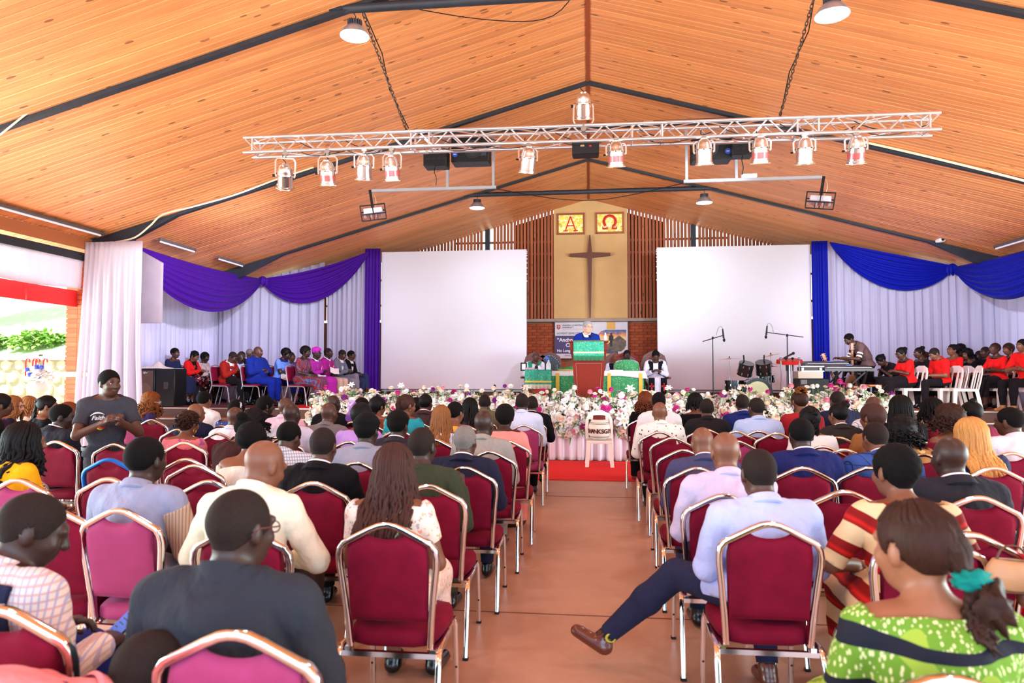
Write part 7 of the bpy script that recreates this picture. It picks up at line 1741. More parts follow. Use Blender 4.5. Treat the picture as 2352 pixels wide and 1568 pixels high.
# ---- standing man in grey
p = atY(254, 848, 5.85)
TEE = cl(62, 62, 70)
def chest_print(c):
    M_ = Matrix.Translation(Vector(c['Nb']+c['X']*.085+c['Y']*.142+c['up']*-.155)) @ Matrix.Rotation(PI, 4, 'Z') @ Matrix.Rotation(PI/2, 4, 'X')
    me = text_mesh('Faith', .052, .002, .001, 'CENTER', .3); me.materials.clear(); me.materials.append(WHITE); o = inst('chest_print', me, c['body'], M=M_)
    m = MB(); m.tube(bez((-.06, .0, .03), (-.02, 0, .07), (.02, 0, .06), (.05, 0, .04), 8), [.002, .004, .006, .007, .007, .006, .005, .003, .002], 5); o2 = m.build('print_swoosh', WHITE, c['body']); o2.matrix_local = Matrix.Translation(Vector(c['Nb']+c['X']*.085+c['Y']*.143+c['up']*-.15)) @ Matrix.Rotation(PI, 4, 'Z')
def belt(c):
    z = c['Hc'][2]+.045; mb = MB(); V = c['V']; band = V[(np.abs(V[:, 2]-z) < .03) & np.isin(c['lab'], (1, 5))]
    rx, ry = np.abs(band[:, 0]).max()+.02, (band[:, 1].max()-band[:, 1].min())/2+.02; cy_ = (band[:, 1].max()+band[:, 1].min())/2
    mb.rtube([(rx*math.cos(a), cy_+ry*math.sin(a), z) for a in [k*PI/14 for k in range(28)]], .006, .034, (0, 0, 1), True); mb.build('belt', BLACK, c['body'], 60); MB().rtube([(-.025, cy_+ry+.006, z-.02), (.025, cy_+ry+.006, z-.02), (.025, cy_+ry+.006, z+.02), (-.025, cy_+ry+.006, z+.02)], .006, .006, (0, 1, 0), True).build('buckle', CHROME, c['body'])
def wristband(c):
    sh, el, wr, d, nn = c['arm'][1]
    for k, col in ((0, (210, 40, 40)), (1, (180, 190, 40))):
        a = wr-d*(.03+.02*k); MB().tube([a, a+d*.014], .036, 12).build('wristband', mat('band_%d' % k, rgb(*col), .5), c['body'])
person('standing man in a dark grey t-shirt and belt clasping his hands', (p.x-.03, 5.85, 0), D(224), False, H=p.z, skin='b', hair=('short', 'coil'), top=('tee', TEE), bot=('trousers', cl(70, 66, 72)), hy=22, hp=6, lean=3, lod=0, face=True, w=.98, legs='stand',
       arms=(dict(el=(-.23, .12, 1.07), wr=(-.05, .31, 1.15), hd=(-.35, .75, .5), hn=(.75, .0, -.5), m=0), dict(el=(.23, .12, 1.07), wr=(.06, .30, 1.13), hd=(-.45, .65, .55), hn=(-.75, -.2, -.4), m=0)), extra=[chest_print, belt, wristband])
# ================================================================== BAND
GLOSSB = mat('gloss_black', (.012, .012, .014), .2, coat=.4); HEAD_ = mat('drum_head_tan', rgb(206, 140, 90), .5); CYM = mat('cymbal_bronze', rgb(186, 128, 96), .3, .7)
STANDM = mat('stand_chrome', rgb(190, 190, 200), .25, .8)
def drum(t, c, R_, r, h, nm='shell'):
    M_ = Matrix.Translation(c) @ R_.to_4x4()
    def b(mb, name, m): o = mb.build(name, m, t); o.matrix_local = M_; return o
    b(MB().lathe([(r, -h/2), (r, h/2)], 28, caps=False), nm, GLOSSB)
    for s in (-1, 1): b(MB().lathe([(r*.97, s*h/2*.98), (r*1.03, s*h/2*.98), (r*1.03, s*h/2*1.06), (r*.97, s*h/2*1.06)], 28), 'hoop', GLOSSB)
    b(MB().lathe([(0, -h/2*1.0), (r*.97, -h/2*1.0)], 28, caps=False), 'bottom_head', HEAD_); b(MB().lathe([(r*.97, h/2), (0, h/2)], 28, caps=False), 'top_head', mat('drum_head_white', rgb(220, 214, 214), .5))
    lm = MB().box((r*1.03, 0, 0), (.02, .02, .05), None, .004).mesh('lug', STANDM, 0)
    for k in range(8):
        for s in (-1, 1): inst('lug', lm, t, M=M_ @ Matrix.Rotation(k*PI/4+.2, 4, 'Z') @ Matrix.Translation((0, 0, s*h*.3)))
c = atY(1735, 893, 15.2)
bd = thing('bass_drum', 'black bass drum with pale reflective front and two mounted toms', 'drum', (c.x, 15.2, .8))
drum(bd, (0, .0, .32), rot('X', 90), .30, .4); MB().lathe([(0, 0), (.24, 0), (.235, .006)], 28, (0, -.215, .32), rot('X', 90)).build('front_head', mat('pale_reflective_head', rgb(210, 212, 170), .15, .1), bd)
for s, dx, dz in ((-1, -.2, 0), (1, .17, .02)):
    drum(bd, (dx, .0, .82+dz), rot('X', 22) @ rot('Y', -s*8), .155, .26, 'tom_shell')
    MB().tube([(dx*.5, .06, .58), (dx*.6, .06, .85)], .014, 8).build('tom_mount', STANDM, bd)
    m = MB(); m.tube([(dx+.02*s, .02, .97), (dx+.03*s, .03, 1.12)], .016, 8); m.build('clip_microphone', BLACK, bd)
c = atY(1690, 895, 15.3); ft = thing('floor_tom', 'black floor tom left of the bass drum', 'drum', (c.x-.02, 15.35, .8)); drum(ft, (0, 0, .34), rot('X', 0), .2, .44)
for k in range(3): a = k*2.1+.4; MB().tube([(.215*math.cos(a), .215*math.sin(a), .0), (.215*math.cos(a), .215*math.sin(a), .45)], .009, 6).build('leg', STANDM, ft)
c = atY(1752, 895, 15.7); sn = thing('snare_drum', 'black snare drum behind the bass drum at right', 'drum', (c.x+.08, 15.75, .8)); drum(sn, (0, 0, .6), rot('X', 0), .18, .15); MB().tube([(0, 0, 0), (0, 0, .52)], .014, 8).build('stand', STANDM, sn)
def cymbal(u, v, Y, r, tilt, label, hat=False):
    p = atY(u, v, Y); t = thing('cymbal', label, 'cymbal', (p.x, Y, .8), 0, 'cymbals of the drum kit'); h = p.z-.8
    Rc = rot('Y', tilt)
    for k in range(2 if hat else 1): MB().lathe([(0, .022), (.03, .02), (.05, .008), (r, -.006), (r, -.009), (.05, .004), (0, .016)], 30, (0, 0, h-.05*k), Rc).build('plate', CYM, t)
    MB().tube([(0, 0, .02), (0, 0, h*.55), (0, 0, h+.06)], [.013, .012, .007], 8).build('stand', STANDM, t); MB().lathe([(.012, 0), (.014, .03), (0, .034)], 8, (0, 0, h+.025)).build('wing_nut', BLACK, t)
    for k in range(3): a = k*2.094+.5; MB().tube([(0, 0, .3), (.24*math.cos(a), .24*math.sin(a), .01)], .009, 6).build('leg', STANDM, t)
cymbal(1675, 824, 15.5, .235, -3, 'wide bronze cymbal at the left of the drum kit'); cymbal(1770, 816, 15.6, .19, -14, 'tilted bronze cymbal at upper right of the drum kit'); cymbal(1771, 836, 15.45, .15, 0, 'pair of hi-hat cymbals right of the toms', True)
def micstand(u, v0, Y, tipu, tipv, tailu, tailv, label):
    p = atY(u, v0, Y); t = thing('microphone_stand', label, 'microphone stand', (p.x, Y, .8)); h = p.z-.8
    MB().tube([(0, 0, .02), (0, 0, h*.55), (0, 0, h)], [.014, .014, .010], 8).build('pole', BLACKM, t); MB().box((0, 0, h), (.04, .05, .06), None, .01).build('boom_clutch', BLACK, t)
    a, b = atY(tipu, tipv, Y), atY(tailu, tailv, Y); A_ = Vector((a.x-p.x, 0, a.z-.8)); B_ = Vector((b.x-p.x, 0, b.z-.8))
    MB().tube([B_, A_], .0095, 8).build('boom', BLACKM, t)
    s = 1 if A_.x > 0 else -1
    m = MB(); m.tube([A_+Vector((-.01*s, 0, .14)), A_+Vector((.01*s, 0, -.06))], [.014, .02], 10); m.ball(A_+Vector((.018*s, 0, -.1)), (.028, .028, .04), 10, 8); m.build('microphone', BLACK, t)
    MB().tube(bez(A_+Vector((-.01*s, 0, .14)), A_+Vector((-.03*s, 0, .24)), A_+Vector((-.12*s, 0, .2)), A_+Vector((-.14*s, 0, .0)), 10), .005, 6).build('cable', mat('grey_cable', rgb(110, 108, 120), .5), t)
    for k in range(3): q = k*2.094+.3; MB().tube([(0, 0, .12), (.3*math.cos(q), .3*math.sin(q), .012)], .010, 6).build('leg', BLACKM, t)
micstand(1637, 776, 15.0, 1661, 770, 1614, 784, 'black boom microphone stand left of the drum kit'); micstand(1808, 770, 15.3, 1761, 763, 1845, 774, 'black boom microphone stand over the right of the drums')
p = atY(1813, 830, 14.9); t = thing('microphone_tray', 'red wavy tray holding hand microphones on a stand by the drums', 'microphone holder', (p.x, 14.9, .8)); h = p.z-.8
out = [(.25*math.cos(a)*(1+.06*math.cos(6*a)), .11*math.sin(a)*(1+.1*math.cos(6*a))) for a in [k*PI/20 for k in range(40)]]
o = MB().prism(out, -.04, .04).build('tray', mat('red_tray', rgb(196, 36, 30), .35), t); o.location = (0, 0, h); o.rotation_euler = (.35, 0, 0)
MB().tube([(0, 0, 0), (0, 0, h)], .022, 10).build('pole', STANDM, t); MB().lathe([(.16, 0), (.16, .02), (.03, .03)], 18).build('base', BLACKM, t)
for k, x in enumerate((-.19, -.08, .05, .18)):
    m = MB(); m.tube([(x, -.07, h-.2), (x, -.06, h+.02)], [.012, .02], 8); m.ball((x, -.055, h+.06), .03, 10, 8); m.build('microphone', mat('mic_grille', rgb(150, 140, 140), .4, .6) if k in (0, 3) else BLACK, t)
    MB().tube(bez((x, -.07, h-.2), (x+.01, -.07, h-.4), (x-.03, -.06, h-.6), (x+.02, -.05, .02), 8), .005, 5).build('cable', BLACK, t)
m = MB(); m.tube([(-.12, -.02, h+.07), (.06, 0, h+.16)], [.014, .022], 10); m.ball((.085, .005, h+.172), .032, 10, 8); m.build('wireless_microphone', BLACK, t)
c = atY(1866, 895, 14.9)
t = thing('amplifier_cabinet', 'large black amplifier cabinet with a metal handle recess', 'speaker', (c.x, 15.0, .8), D(-2)); MB().box((0, 0, .31), (.60, .5, .62), None, .015).build('body', BLACK, t); MB().box((.17, -.252, .26), (.13, .02, .18), None, .004).build('handle_recess', mat('recess_metal', rgb(70, 66, 64), .4, .5), t); MB().box((-.2, -.252, .55), (.12, .006, .09)).build('sticker', mat('sticker_grey', rgb(120, 110, 112), .6), t)
t = thing('road_case', 'silver edged road case on top of the amplifier cabinet', 'case', (c.x-.06, 15.0, 1.42)); MB().box((0, 0, .075), (.5, .4, .15), None, .006).build('body', mat('case_cream', rgb(206, 186, 170), .5), t); MB().box((.05, 0, .2), (.42, .36, .08), None, .006).build('mixer', mat('mixer_dark', rgb(70, 58, 60), .5), t)
for z in (.155, .25):
    MB().box((.04, -.19, z), (.46, .03, .02)).build('metal_edge', ALU, t)
for x in (-.16, .2): MB().box((x, -.2, .2), (.05, .02, .05), None, .004).build('latch', ALU, t)
def keyboard(x, y, z, w_, d_, rz, label, sup):
    t = thing('keyboard', label, 'keyboard', (x, y, z), rz); MB().prism([(-d_/2, 0), (d_/2, 0), (d_/2, .12), (d_/2-.06, .13), (-d_/2+.12, .085), (-d_/2, .06)][::-1], -w_/2, w_/2, 'X').build('body', mat('keyboard_grey', rgb(66, 58, 62), .4), t)
    kb = MB()
    for k in range(28): kb.box((-w_/2+.05+(w_-.1)*(k+.5)/28, -d_/2+.06, .08), ((w_-.1)/28*.9, .11, .012))
    o = kb.build('keys', WHITE, t, 0); o['kind'] = 'stuff'; MB().box((.1, d_/2-.12, .125), (.14, .05, .01)).build('display', mat('display_blue', rgb(60, 80, 180), .3, emit=.3), t)
    if sup:
        for s in (-1, 1):
            MB().bar((s*w_*.3-.0, -.2, -z+.82), (s*w_*.3, .22, 0), .03, .05).build('stand_leg', BLACKM, t); MB().bar((s*w_*.3+.035, .22, -z+.82), (s*w_*.3+.035, -.2, 0), .03, .05).build('stand_leg', BLACKM, t)
        MB().bar((-.32, .18, -z+.83), (.32, -.18, -.02), .04, .03).build('stand_brace', BLACKM, t); MB().bar((.32, .18, -z+.83), (-.32, -.18, -.02), .04, .03).build('stand_brace', BLACKM, t)
    return t
k1 = atY(1942, 848, 15.0); keyboard(k1.x, 15.0, 1.57, 1.02, .36, D(6), 'dark grey electronic keyboard on a crossed stand in front of the player', True)
k2 = atY(1902, 836, 15.3); keyboard(k2.x, 15.45, 1.66, .95, .3, D(2), 'second keyboard behind the front one, over the amplifier', True)
def guitar(u, v, Y, rx, ry, label, col):
    p = atY(u, v, Y); t = thing('guitar', label, 'guitar', p); t.rotation_euler = (rx, ry, 0); m_ = mat('guitar_wood_%d' % col[0], rgb(*col), .3, coat=.5)
    out = []
    for k in range(36):
        a = 2*PI*k/36; r = .19+.03*math.cos(2*a)-.02*math.cos(a); out.append((r*.85*math.sin(a), .24*math.cos(a)*1.0-.0))
    MB().prism(out, -.05, .05, 'Y').build('body', m_, t); MB().box((0, -.045, .5), (.05, .03, .56), None, .006).build('neck', m_, t); MB().box((0, -.04, .86), (.07, .025, .16), None, .006).build('headstock', m_, t)
    for k in range(3):
        for s in (-1, 1): MB().ball((s*.05, -.04, .81+k*.05), .014, 8, 6).build('tuning_peg', CHROME, t)
    MB().lathe([(0, 0), (.05, 0)], 16, (0, -.052, .05), rot('X', 90), False).build('sound_hole', BLACK, t)
guitar(1957, 886, 15.6, .1, math.radians(-2), 'acoustic guitar held by the seated guitarist behind the keyboard', (150, 78, 34)); guitar(1927, 900, 15.9, .1, math.radians(-24), 'guitar leaning behind the keyboard stand', (176, 96, 44))
t = thing('wooden_stool', 'stool with wooden top and grey steel legs beside the keyboard', 'stool', (atY(2012, 880, 14.8).x, 14.8, .8)); MB().box((0, 0, .48), (.38, .34, .035), None, .008).build('seat', mat('stool_top', rgb(206, 120, 60), .5), t)
for sx_ in (-1, 1):
    for sy_ in (-1, 1): MB().bar((sx_*.15, sy_*.13, .46), (sx_*.18, sy_*.16, 0), .03, .03).build('leg', mat('stool_leg', rgb(70, 78, 96), .4, .3), t)
MB().box((0, -.14, .2), (.3, .02, .02)).build('stretcher', mat('stool_leg', rgb(70, 78, 96), .4, .3), t)
p = atY(1968, 779, 15.35); KSH = cl(110, 84, 84)
def armbands(c):
    sh, el, wr, d, nn = c['arm'][1]
    for s in (-1, 1):
        sh, el = c['arm'][s][0], c['arm'][s][1]
        for k, m_ in ((.3, BLK), (.5, WSH), (.75, WSH)): a = sh*(1-k)+el*k; MB().tube([a, a+nrm(el-sh)*.035], .062, 14, caps=False).build('sleeve_stripe', m_, c['body'])
pk_ = person('keyboard player standing bent over in a mauve t-shirt with striped sleeves', (atY(1996, 850, 15.55).x, 15.6, .8), D(96), False, H=1.72, skin='b', hair=('fade', 'coil'), top=('tee', KSH), bot=('trousers', BLK), lean=30, hp=34, hy=8, face=True, lod=1, legs='stand', arms='keys', extra=[armbands])
onstage(1962, 806, 16.2, 'guitarist seated behind the keyboard player', 120, 'plastic', skin='a', hair=('short', 'coil'), hp=24, top=('tee', BLK), bot=('trousers', BLK), arms='phone')
# ---- loudspeakers at the left end of the stage
for u, rzd, wd, l in ((346, -8, .52, 'black loudspeaker with brown grille at the far left of the stage'), (388, 4, .5, 'black loudspeaker box turned sideways beside the grille one')):
    c = atY(u, 900, 14.05); t = thing('loudspeaker', l, 'speaker', (c.x+(.05 if u > 350 else .08), 14.05, .805), D(rzd)); MB().box((0, 0, .41), (wd*.86, .5, .82), None, .015).build('cabinet', BLACK, t)
    if u == 346:
        MB().box((0, -.254, .41), (wd*.74, .012, .74), None, .004).build('grille', mat('brown_grille', rgb(98, 74, 62), .7, bmp=.4, scale=120), t); MB().lathe([(0, 0), (.15, 0), (.16, .004)], 24, (0, -.261, .36), rot('X', 90)).build('cone', mat('grille_cone', rgb(116, 88, 74), .7), t)
        MB().tube([(-.05, -.262, .72), (-.03, -.264, .76), (-.02, -.264, .71), (0, -.264, .75), (.02, -.264, .72), (.06, -.264, .745)], .005, 5).build('script_logo', WHITE, t)
    else: MB().box((.02, -.252, .46), (.1, .012, .16), None, .004).build('handle_recess', mat('recess_metal', rgb(70, 66, 64), .4, .5), t)
c = atY(354, 840, 14.05); m = MB().grid(lambda u, v: (-.28+.56*u, -.2+.4*v, .16*math.sin(PI*u)*math.sin(PI*v)*(.7+.3*math.sin(9*u+5*v))+.012), 18, 14, .02)
tag(m.build('cloth_bundle', cl(232, 220, 212), None, 180), 'crumpled white cloth lying on the left loudspeakers', 'cloth').location = (c.x+.06, 14.05, 1.63)
tag(MB().box((0, 0, 0), (.34, .3, .006)).build('paper_sheet', WHITE), 'white paper sheet on the loudspeaker turned sideways', 'paper').location = (atY(396, 845, 14.05).x, 14.05, 1.631)
# handbag on the lap at the right edge
hb = thing('handbag', 'tan handbag on the lap of the woman in red at the right edge', 'bag', atY(2322, 1318, 2.9)); hb.scale = (.62, .62, .5); hb.rotation_euler = (0, .1, .2); MB().grid(lambda u, v: (.17*math.cos(6.2832*u)*(.75+.25*math.sin(PI*v)), .08*math.sin(6.2832*u)*(.6+.4*math.sin(PI*v)), -.13+.24*v), 26, 8, .006).build('body', mat('tan_leather', rgb(190, 146, 104), .5, bmp=.2), hb, 180); MB().box((0, 0, -.125), (.3, .12, .02), None, .008).build('base', mat('dark_tan', rgb(90, 60, 40), .5), hb); MB().tube(bez((-.1, 0, .1), (-.1, 0, .26), (.1, 0, .26), (.1, 0, .1), 12), .008, 8).build('handle', mat('dark_tan', rgb(90, 60, 40), .5), hb)
# phones
t = tag(MB().box((0, 0, 0), (.075, .155, .009), None, .004).build('phone', mat('gold_phone', rgb(150, 116, 56), .3, .4)), 'gold phone lying on a maroon chair seat at left', 'phone'); t.location = (atY(172, 1345, 3.3).x, 3.33, .487); t.rotation_euler = (0, 0, -.6)
t = tag(MB().box((0, 0, 0), (.078, .16, .009), None, .004).build('phone', BLACK), 'phone with a glowing blue screen held at bottom left', 'phone'); q_ = L1ARM[2]+nrm(L1ARM[3])*.11+np.array([.0, .03, .03]); t.location = L1.location+Matrix.Rotation(L1.rotation_euler.z, 3, 'Z') @ Vector(q_); t.rotation_euler = (.7, .15, -.55); MB().box((0, 0, .0052), (.07, .148, .001)).build('screen', glow('phone_blue', rgb(44, 84, 170), .8), t); m = MB()
for k in range(7): m.box((.0-.008*(k % 3), .05-k*.017, .006), (.045-.014*(k % 3), .004, .0006))
o = m.build('text_lines', mat('screen_text', rgb(20, 40, 100), .5), t); o['kind'] = 'stuff'
# ================================================================== FLOWERS ALONG THE STAGE FRONT
def petal_ring(mb, n, L, wd, lift, curl, z0=0., ph=0., seg=3):
    for k in range(n):
        a = ph+2*PI*k/n; ca, sa = math.cos(a), math.sin(a); V = []
        for j in range(seg+1):
            t = j/seg; r = L*t*math.cos(lift*(1-.3*t)) + .004; z = z0+L*t*math.sin(lift)*(1-curl*t); hw_ = wd*math.sin(PI*(.12+.80*t))**.8
            for q in (-1, 1): V.append((ca*r-sa*hw_*q, sa*r+ca*hw_*q, z+.1*hw_))
        mb.add(V, [(2*j, 2*j+1, 2*j+3, 2*j+2) for j in range(seg)])
FW = mat('petal_white', rgb(250, 246, 240), .6, var=.03); FC = mat('petal_cream', rgb(250, 226, 204), .6, var=.05); FP = mat('petal_magenta', rgb(206, 50, 140), .6, var=.12); FP2 = mat('petal_pink', rgb(240, 160, 178), .6, var=.08); FV = mat('petal_violet', rgb(150, 40, 150), .6, var=.1); FR = mat('petal_dark_red', rgb(150, 24, 50), .6)
CEN = mat('flower_centre', rgb(220, 190, 90), .7)
def rose_m(nm, m):
    mb = MB()
    for i, (n, L, lift, cu) in enumerate(((3, .022, 1.35, .1), (4, .034, 1.1, .15), (5, .046, .75, .25), (6, .054, .35, .4))): petal_ring(mb, n, L, L*.62, lift, cu, .0, i*.7, 3)
    return mb.mesh(nm, m, 180)
def lily_m(nm, m):
    mb = MB(); petal_ring(mb, 3, .10, .022, .75, .75, 0, 0, 4); petal_ring(mb, 3, .098, .018, .65, .8, .004, PI/3, 4); mb.m = 1
    for k in range(4): a = k*1.57; mb.tube([(0, 0, 0), (.018*math.cos(a), .018*math.sin(a), .05)], .003, 4)
    return mb.mesh(nm, [m, CEN], 180)
def mum_m(nm, m):
    mb = MB(); rr = random.Random(3)
    for i, (n, el) in enumerate(((9, -.35), (11, .1), (10, .5), (7, .9), (4, 1.3))):
        for k in range(n):
            a = 2*PI*k/n+i*.5; d = np.array([math.cos(a)*math.cos(el), math.sin(a)*math.cos(el), math.sin(el)]); s = np.array([-math.sin(a), math.cos(a), 0]); u_ = np.cross(d, s); r = .05*rr.uniform(.88, 1.06)
            mb.add([d*r*.45-s*.009, d*r*.45+s*.009, d*r*.9+s*.014-u_*.004, d*r*1.06, d*r*.9-s*.014-u_*.004], [(0, 1, 2, 3, 4)])
    mb.ball((0, 0, 0), .03, 8, 6); return mb.mesh(nm, m, 180)
def daisy_m(nm, m):
    mb = MB(); petal_ring(mb, 12, .05, .011, .2, .3, 0, 0, 2); petal_ring(mb, 10, .042, .010, .45, .3, .002, .2, 2); mb.m = 1; mb.ball((0, 0, .008), (.013, .013, .009), 8, 6); return mb.mesh(nm, [m, CEN], 180)
BL = [(rose_m('rose', FC), 16), (rose_m('rose', FW), 16), (mum_m('chrysanthemum', FW), 32), (mum_m('chrysanthemum', FC), 12), (lily_m('lily', FW), 18), (daisy_m('daisy', FW), 18), (mum_m('carnation', FP), 9), (rose_m('rose', FP), 4), (mum_m('carnation', FP2), 5), (mum_m('carnation', FV), 3)]
BLT = [m for m, w_ in BL for _ in range(w_)]
FIL = rose_m('x', FW); 
def leaf(mb, p, d, L, wd, droop=.3):
    d = Vector(d).normalized(); s = d.cross(Vector((0, 0, 1))); s = s.normalized() if s.length > .05 else Vector((1, 0, 0)); p = Vector(p); pts = []
    V = [p]
    for t, w_ in ((.35, 1.), (.7, .75)): c_ = p+d*L*t-Vector((0, 0, droop*L*t*t)); V += [c_-s*wd*w_, c_+s*wd*w_]
    V.append(p+d*L-Vector((0, 0, droop*L))); mb.add(V, [(0, 2, 1), (1, 2, 4, 3), (3, 4, 5)])
def arrangement(i, xc, wd, zlo, zhi, label, tall=0.):
    r = random.Random(100+i); t = thing('flower_arrangement', label, 'flower arrangement', (xc, 12.34, .8), 0, None)
    def surf(a, x):   # a 0 (front bottom) .. 1 (back)
        th = math.radians(-52+150*a); k = (zhi if th > 0 else zlo); bump_ = 1+.12*math.sin(5*x+i)+.08*math.sin(13*x)
        return Vector((x, .06-.36*math.cos(th)*bump_, k*math.sin(th)*bump_)), Vector((0, -math.cos(th), math.sin(th)))
    # oasis bed that carries the stems
    mb = MB(); mb.box((0, .12, .06), (wd*.98, .42, .12), None, .03); mb.build('flower_box', mat('moss', rgb(50, 70, 36), .9, var=.2, scale=20), t)
    n = 118
    for k in range(n):
        x = (r.random()-.5)*wd*1.04; a = (r.random()**1.15)*.85; p, nn = surf(a, x); p = p+nn*r.uniform(-.02, .05); me = r.choice(BLT); q = nn+Vector((r.uniform(-.5, .5), r.uniform(-.35, .35), r.uniform(-.2, .5))); sc_ = r.uniform(.85, 1.35)
        M_ = Matrix.Translation(p) @ Vector((0, 0, 1)).rotation_difference(q).to_matrix().to_4x4() @ Matrix.Rotation(r.uniform(0, 6), 4, 'Z') @ Matrix.Scale(sc_, 4); inst(me.name.split('.')[0], me, t, M=M_)
    for k in range(10):   # blooms and sprays that stand up above the mound
        x = (r.random()-.5)*wd; p, nn = surf(.62, x); h_ = r.uniform(.12, .26)+tall; top_ = p+Vector((r.uniform(-.06, .06), r.uniform(-.05, .05), h_)); me = r.choice(BLT)
        MB().tube([p-Vector((0, 0, .1)), p.lerp(top_, .5), top_], .004, 5).build('stem', GREENLEAF, t)
        inst(me.name.split('.')[0], me, t, M=Matrix.Translation(top_) @ Matrix.Rotation(r.uniform(.2, .9), 4, 'X') @ Matrix.Scale(r.uniform(.7, 1.), 4))
    mb = MB()
    for k in range(170):
        x = (r.random()-.5)*wd*1.05; a = r.random()*.95; p, nn = surf(a, x); d = nn+Vector((r.uniform(-1, 1), r.uniform(-.6, .3), r.uniform(-.5, .8))); leaf(mb, p-nn*.06, d, r.uniform(.1, .22), r.uniform(.012, .026))
    for k in range(7):    # fern fronds
        x = (r.random()-.5)*wd; p, nn = surf(r.choice((.05, .55, .65, .7)), x); d = (nn+Vector((r.uniform(-.7, .7), -.2, r.uniform(.1, .9)))).normalized(); L = r.uniform(.22, .36); s_ = d.cross(Vector((0, 1, 0))).normalized()
        for j in range(10):
            c_ = p+d*L*(j/10)
            for e in (-1, 1): leaf(mb, c_, d*.5+s_*e, .075*(1-j/12), .008, .1)
    o = mb.build('foliage', GREENLEAF, t, 0); o['kind'] = 'stuff'
    mb = MB()
    for k in range(900):  # small filler blossoms between the big blooms
        x = (r.random()-.5)*wd*1.05; a = r.random()*.9; p, nn = surf(a, x); p = p-nn*r.uniform(.0, .05); mb.m = 0 if r.random() < .7 else 1 if r.random() < .75 else 2; rr_ = r.uniform(.016, .032)
        q = Vector((r.uniform(-1, 1), -1, r.uniform(-.5, 1))).normalized(); s_ = q.orthogonal().normalized(); u_ = q.cross(s_); ph = r.random()*3
        V = [p+q*rr_*.5]+[p+(s_*math.cos(ph+b)+u_*math.sin(ph+b))*rr_*(1 if j % 2 else .62) for j, b in enumerate([h_*PI/5 for h_ in range(10)])]; mb.add(V, [(0, 1+j, 1+(j+1) % 10) for j in range(10)])
    o = mb.build('filler_blossoms', [FW, FC, FP2], t, 0); o['kind'] = 'stuff'; return t
for i in range(9):
    xc = -4.52+i*1.13
    where = ('at the left end of the stage front', 'second from the left along the stage front', 'third from the left along the stage front', 'left of the side lectern', 'below the pulpit and pot', 'below the clergy in black stole', 'below the left microphone stand', 'below the drums and microphone tray', 'at the right end of the stage front')[i]
    arrangement(i, xc, 1.16, (.22, .2, .2, .3, .42, .42, .42, .44, .46)[i], (.36, .36, .36, .36, .34, .34, .38, .36, .42)[i], 'mound of white and pink flowers '+where, (0, 0, 0, 0, 0, 0, 0, .03, .06)[i])
o = tag(MB().tube([(0, 0, 0), (0, 0, .34)], .022, 8).ball((0, 0, .36), .03, 10, 8).build('microphone', BLACK), 'black microphone standing upright at the stage front by the flowers', 'microphone'); o.location = (atY(1136, 880, 12.75).x, 12.75, .8); o.scale = (1, 1, 1.35)
# ================================================================== GARDEN OUTSIDE THE LEFT OPENING
STN = mat('field_stone', rgb(206, 192, 164), .9, var=.18, scale=5, bmp=.5, rand=.3)
gw = bpy.data.objects.new('garden_wall', None); COL.objects.link(gw); struct(gw); gw.location = (-19.5, 19.4, 0)
MB().box((0, .2, .95), (13, .4, 1.9)).build('mortar', mat('pale_mortar', rgb(168, 168, 136), .9, var=.1), gw); MB().box((0, .15, 1.96), (13.2, .6, .12), None, .02).build('coping', mat('coping', rgb(232, 224, 208), .9), gw)
sm = []
for k in range(7):
    r = random.Random(k); out = []
    for j in range(11): a = 2*PI*j/11; out.append((math.cos(a)*r.uniform(.15, .24), math.sin(a)*r.uniform(.17, .26)))
    V = [(x, 0, z) for x, z in out]+[(x*.86, -.06, z*.86) for x, z in out]; sm.append(MB().add(V, [tuple(range(21, 10, -1))]+[(j, (j+1) % 11, 11+(j+1) % 11, 11+j) for j in range(11)]).mesh('stone', STN, 30))
for row in range(5):
    for k in range(26):
        x = -6.2+k*.48+(.24 if row % 2 else 0); inst('stone', rnd.choice(sm), gw, (x+rnd.uniform(-.04, .04), 0.0, .2+row*.39), (0, rnd.uniform(-.5, .5), 0), (1.02, 1, .8))
bank = struct(MB().grid(lambda u, v: (-42+34*u, 19.7+16*v, 2.0+4.2*v+.3*math.sin(9*u+3*v)), 16, 8).build('garden_bank', mat('lawn', rgb(214, 228, 176), .9, var=.2, scale=3), None, 180))
LIGHTG = mat('sunlit_leaf', rgb(150, 196, 90), .6, var=.3, scale=9); DKG = mat('bush_leaf', rgb(96, 148, 60), .6, var=.3, scale=9)
def bush(x, y, z, rx, rz_, n, m, label, cat='bush', L=.28, trunk=None, name='bush', seed=1):
    r = random.Random(seed); t = thing(name, label, cat, (x, y, z)); mb = MB()
    for k in range(n):
        a, b_ = r.uniform(0, 6.28), math.asin(r.uniform(-.4, 1)); q = r.uniform(.55, 1); p = Vector((rx*math.cos(a)*math.cos(b_)*q, rx*math.sin(a)*math.cos(b_)*q, rz_*(math.sin(b_)*q+.5)+(trunk or 0))); leaf(mb, p, (r.uniform(-1, 1), r.uniform(-1, 1), r.uniform(-.4, .8)), L*r.uniform(.6, 1.3), L*.22)
    o = mb.build('foliage', m, t, 0); o['kind'] = 'stuff'; 
    MB().tube([(0, 0, -.3), (.05, 0, max(.3, (trunk or .3)+rz_*.4))], [.06 if not trunk else .3, .03 if not trunk else .16], 8).build('trunk', mat('pale_bark', rgb(206, 196, 176), .9, var=.15), t); return t
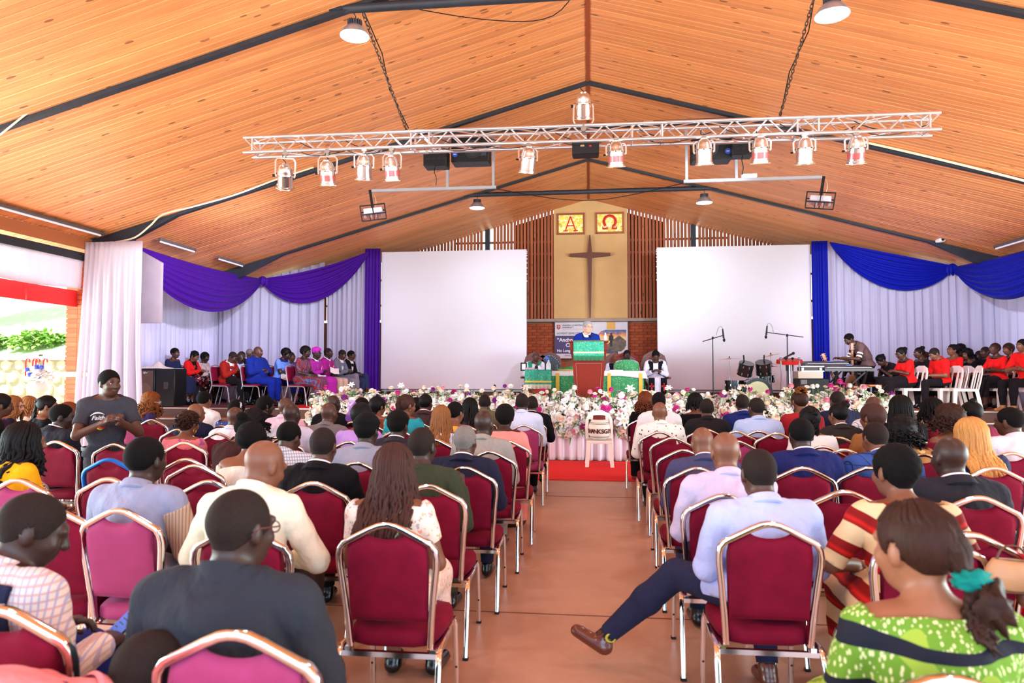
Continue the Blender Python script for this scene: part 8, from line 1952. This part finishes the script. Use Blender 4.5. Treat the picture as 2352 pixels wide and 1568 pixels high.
bush(-20.3, 21.0, 2.3, .9, .4, 700, LIGHTG, 'low pale green bush above the stone wall at far left', seed=2); bush(-18.2, 20.9, 2.3, .9, .42, 700, LIGHTG, 'low green bush above the stone wall beside the palm', seed=3); bush(-19.2, 25.5, 3.0, 1.6, 2.2, 1500, LIGHTG, 'tall sunlit shrub on the bank behind the wall', L=.4, seed=4)
bush(-25.5, 26.0, 3.6, 2.4, 3.0, 2200, LIGHTG, 'leafy tree with a pale trunk beyond the stone wall', 'tree', .5, 2.6, 'tree', 5)
t = thing('palm', 'palm fronds beside the brick pillar above the stone wall', 'palm', (-15.6, 20.9, 2.1)); r = random.Random(9); MB().tube([(0, 0, -.2), (0, 0, .9)], .1, 8).build('trunk', mat('palm_trunk', rgb(140, 120, 84), .9), t)
for k in range(9):
    a = k*.7; mb = MB(); pts = [Vector((math.cos(a)*1.2*s, math.sin(a)*1.2*s, .9+.8*s-1.0*s*s)) for s in [j/10 for j in range(11)]]; mb.tube(pts, .012, 4); sd_v = Vector((-math.sin(a), math.cos(a), 0))
    for p in pts[2:]:
        for e in (-1, 1): leaf(mb, p, sd_v*e+Vector((math.cos(a)*.5, math.sin(a)*.5, -.2)), .42, .016, .2)
    mb.build('frond', LIGHTG, t, 0)
c = atY(86, 885, 13.0)
t = thing('flower_urn', 'white round urn of white and blue flowers outside the left opening', 'urn', (c.x, 13.0, 0)); hz = c.z; MB().lathe([(.12, 0), (.13, .04), (.05, .1), (.05, hz-.24), (.1, hz-.2), (.19, hz-.1), (.2, hz), (.16, hz+.07), (.12, hz+.09)], 22).build('urn', WHITEPL, t); r = random.Random(4)
for k in range(22):
    a, b_ = r.uniform(0, 6.28), r.uniform(.1, 1.4); p = Vector((math.cos(a)*math.cos(b_)*.3, math.sin(a)*math.cos(b_)*.2, hz+.12+math.sin(b_)*.22)); me = r.choice([BL[1][0], BL[2][0], BL[4][0]]); inst(me.name.split('.')[0], me, t, M=Matrix.Translation(p) @ Matrix.Rotation(r.uniform(.3, 1.2), 4, 'X') @ Matrix.Scale(1.5, 4))
BLF = mum_m('carnation', mat('petal_blue', rgb(110, 130, 220), .6))
for k in range(6): inst('carnation', BLF, t, M=Matrix.Translation((r.uniform(-.2, .25), -.12, hz+r.uniform(.15, .4))) @ Matrix.Scale(1.3, 4))
for k, x in enumerate((-.28, -.12, -.05, .12)): MB().tube([(x, 0, hz+.2), (x, 0, hz+.5), (x+.03, 0, hz+.56), (x+.08, 0, hz+.54), (x+.09, 0, hz+.48)], .014, 6).build('candy_cane', mat('cane_red', rgb(190, 30, 50), .4), t)
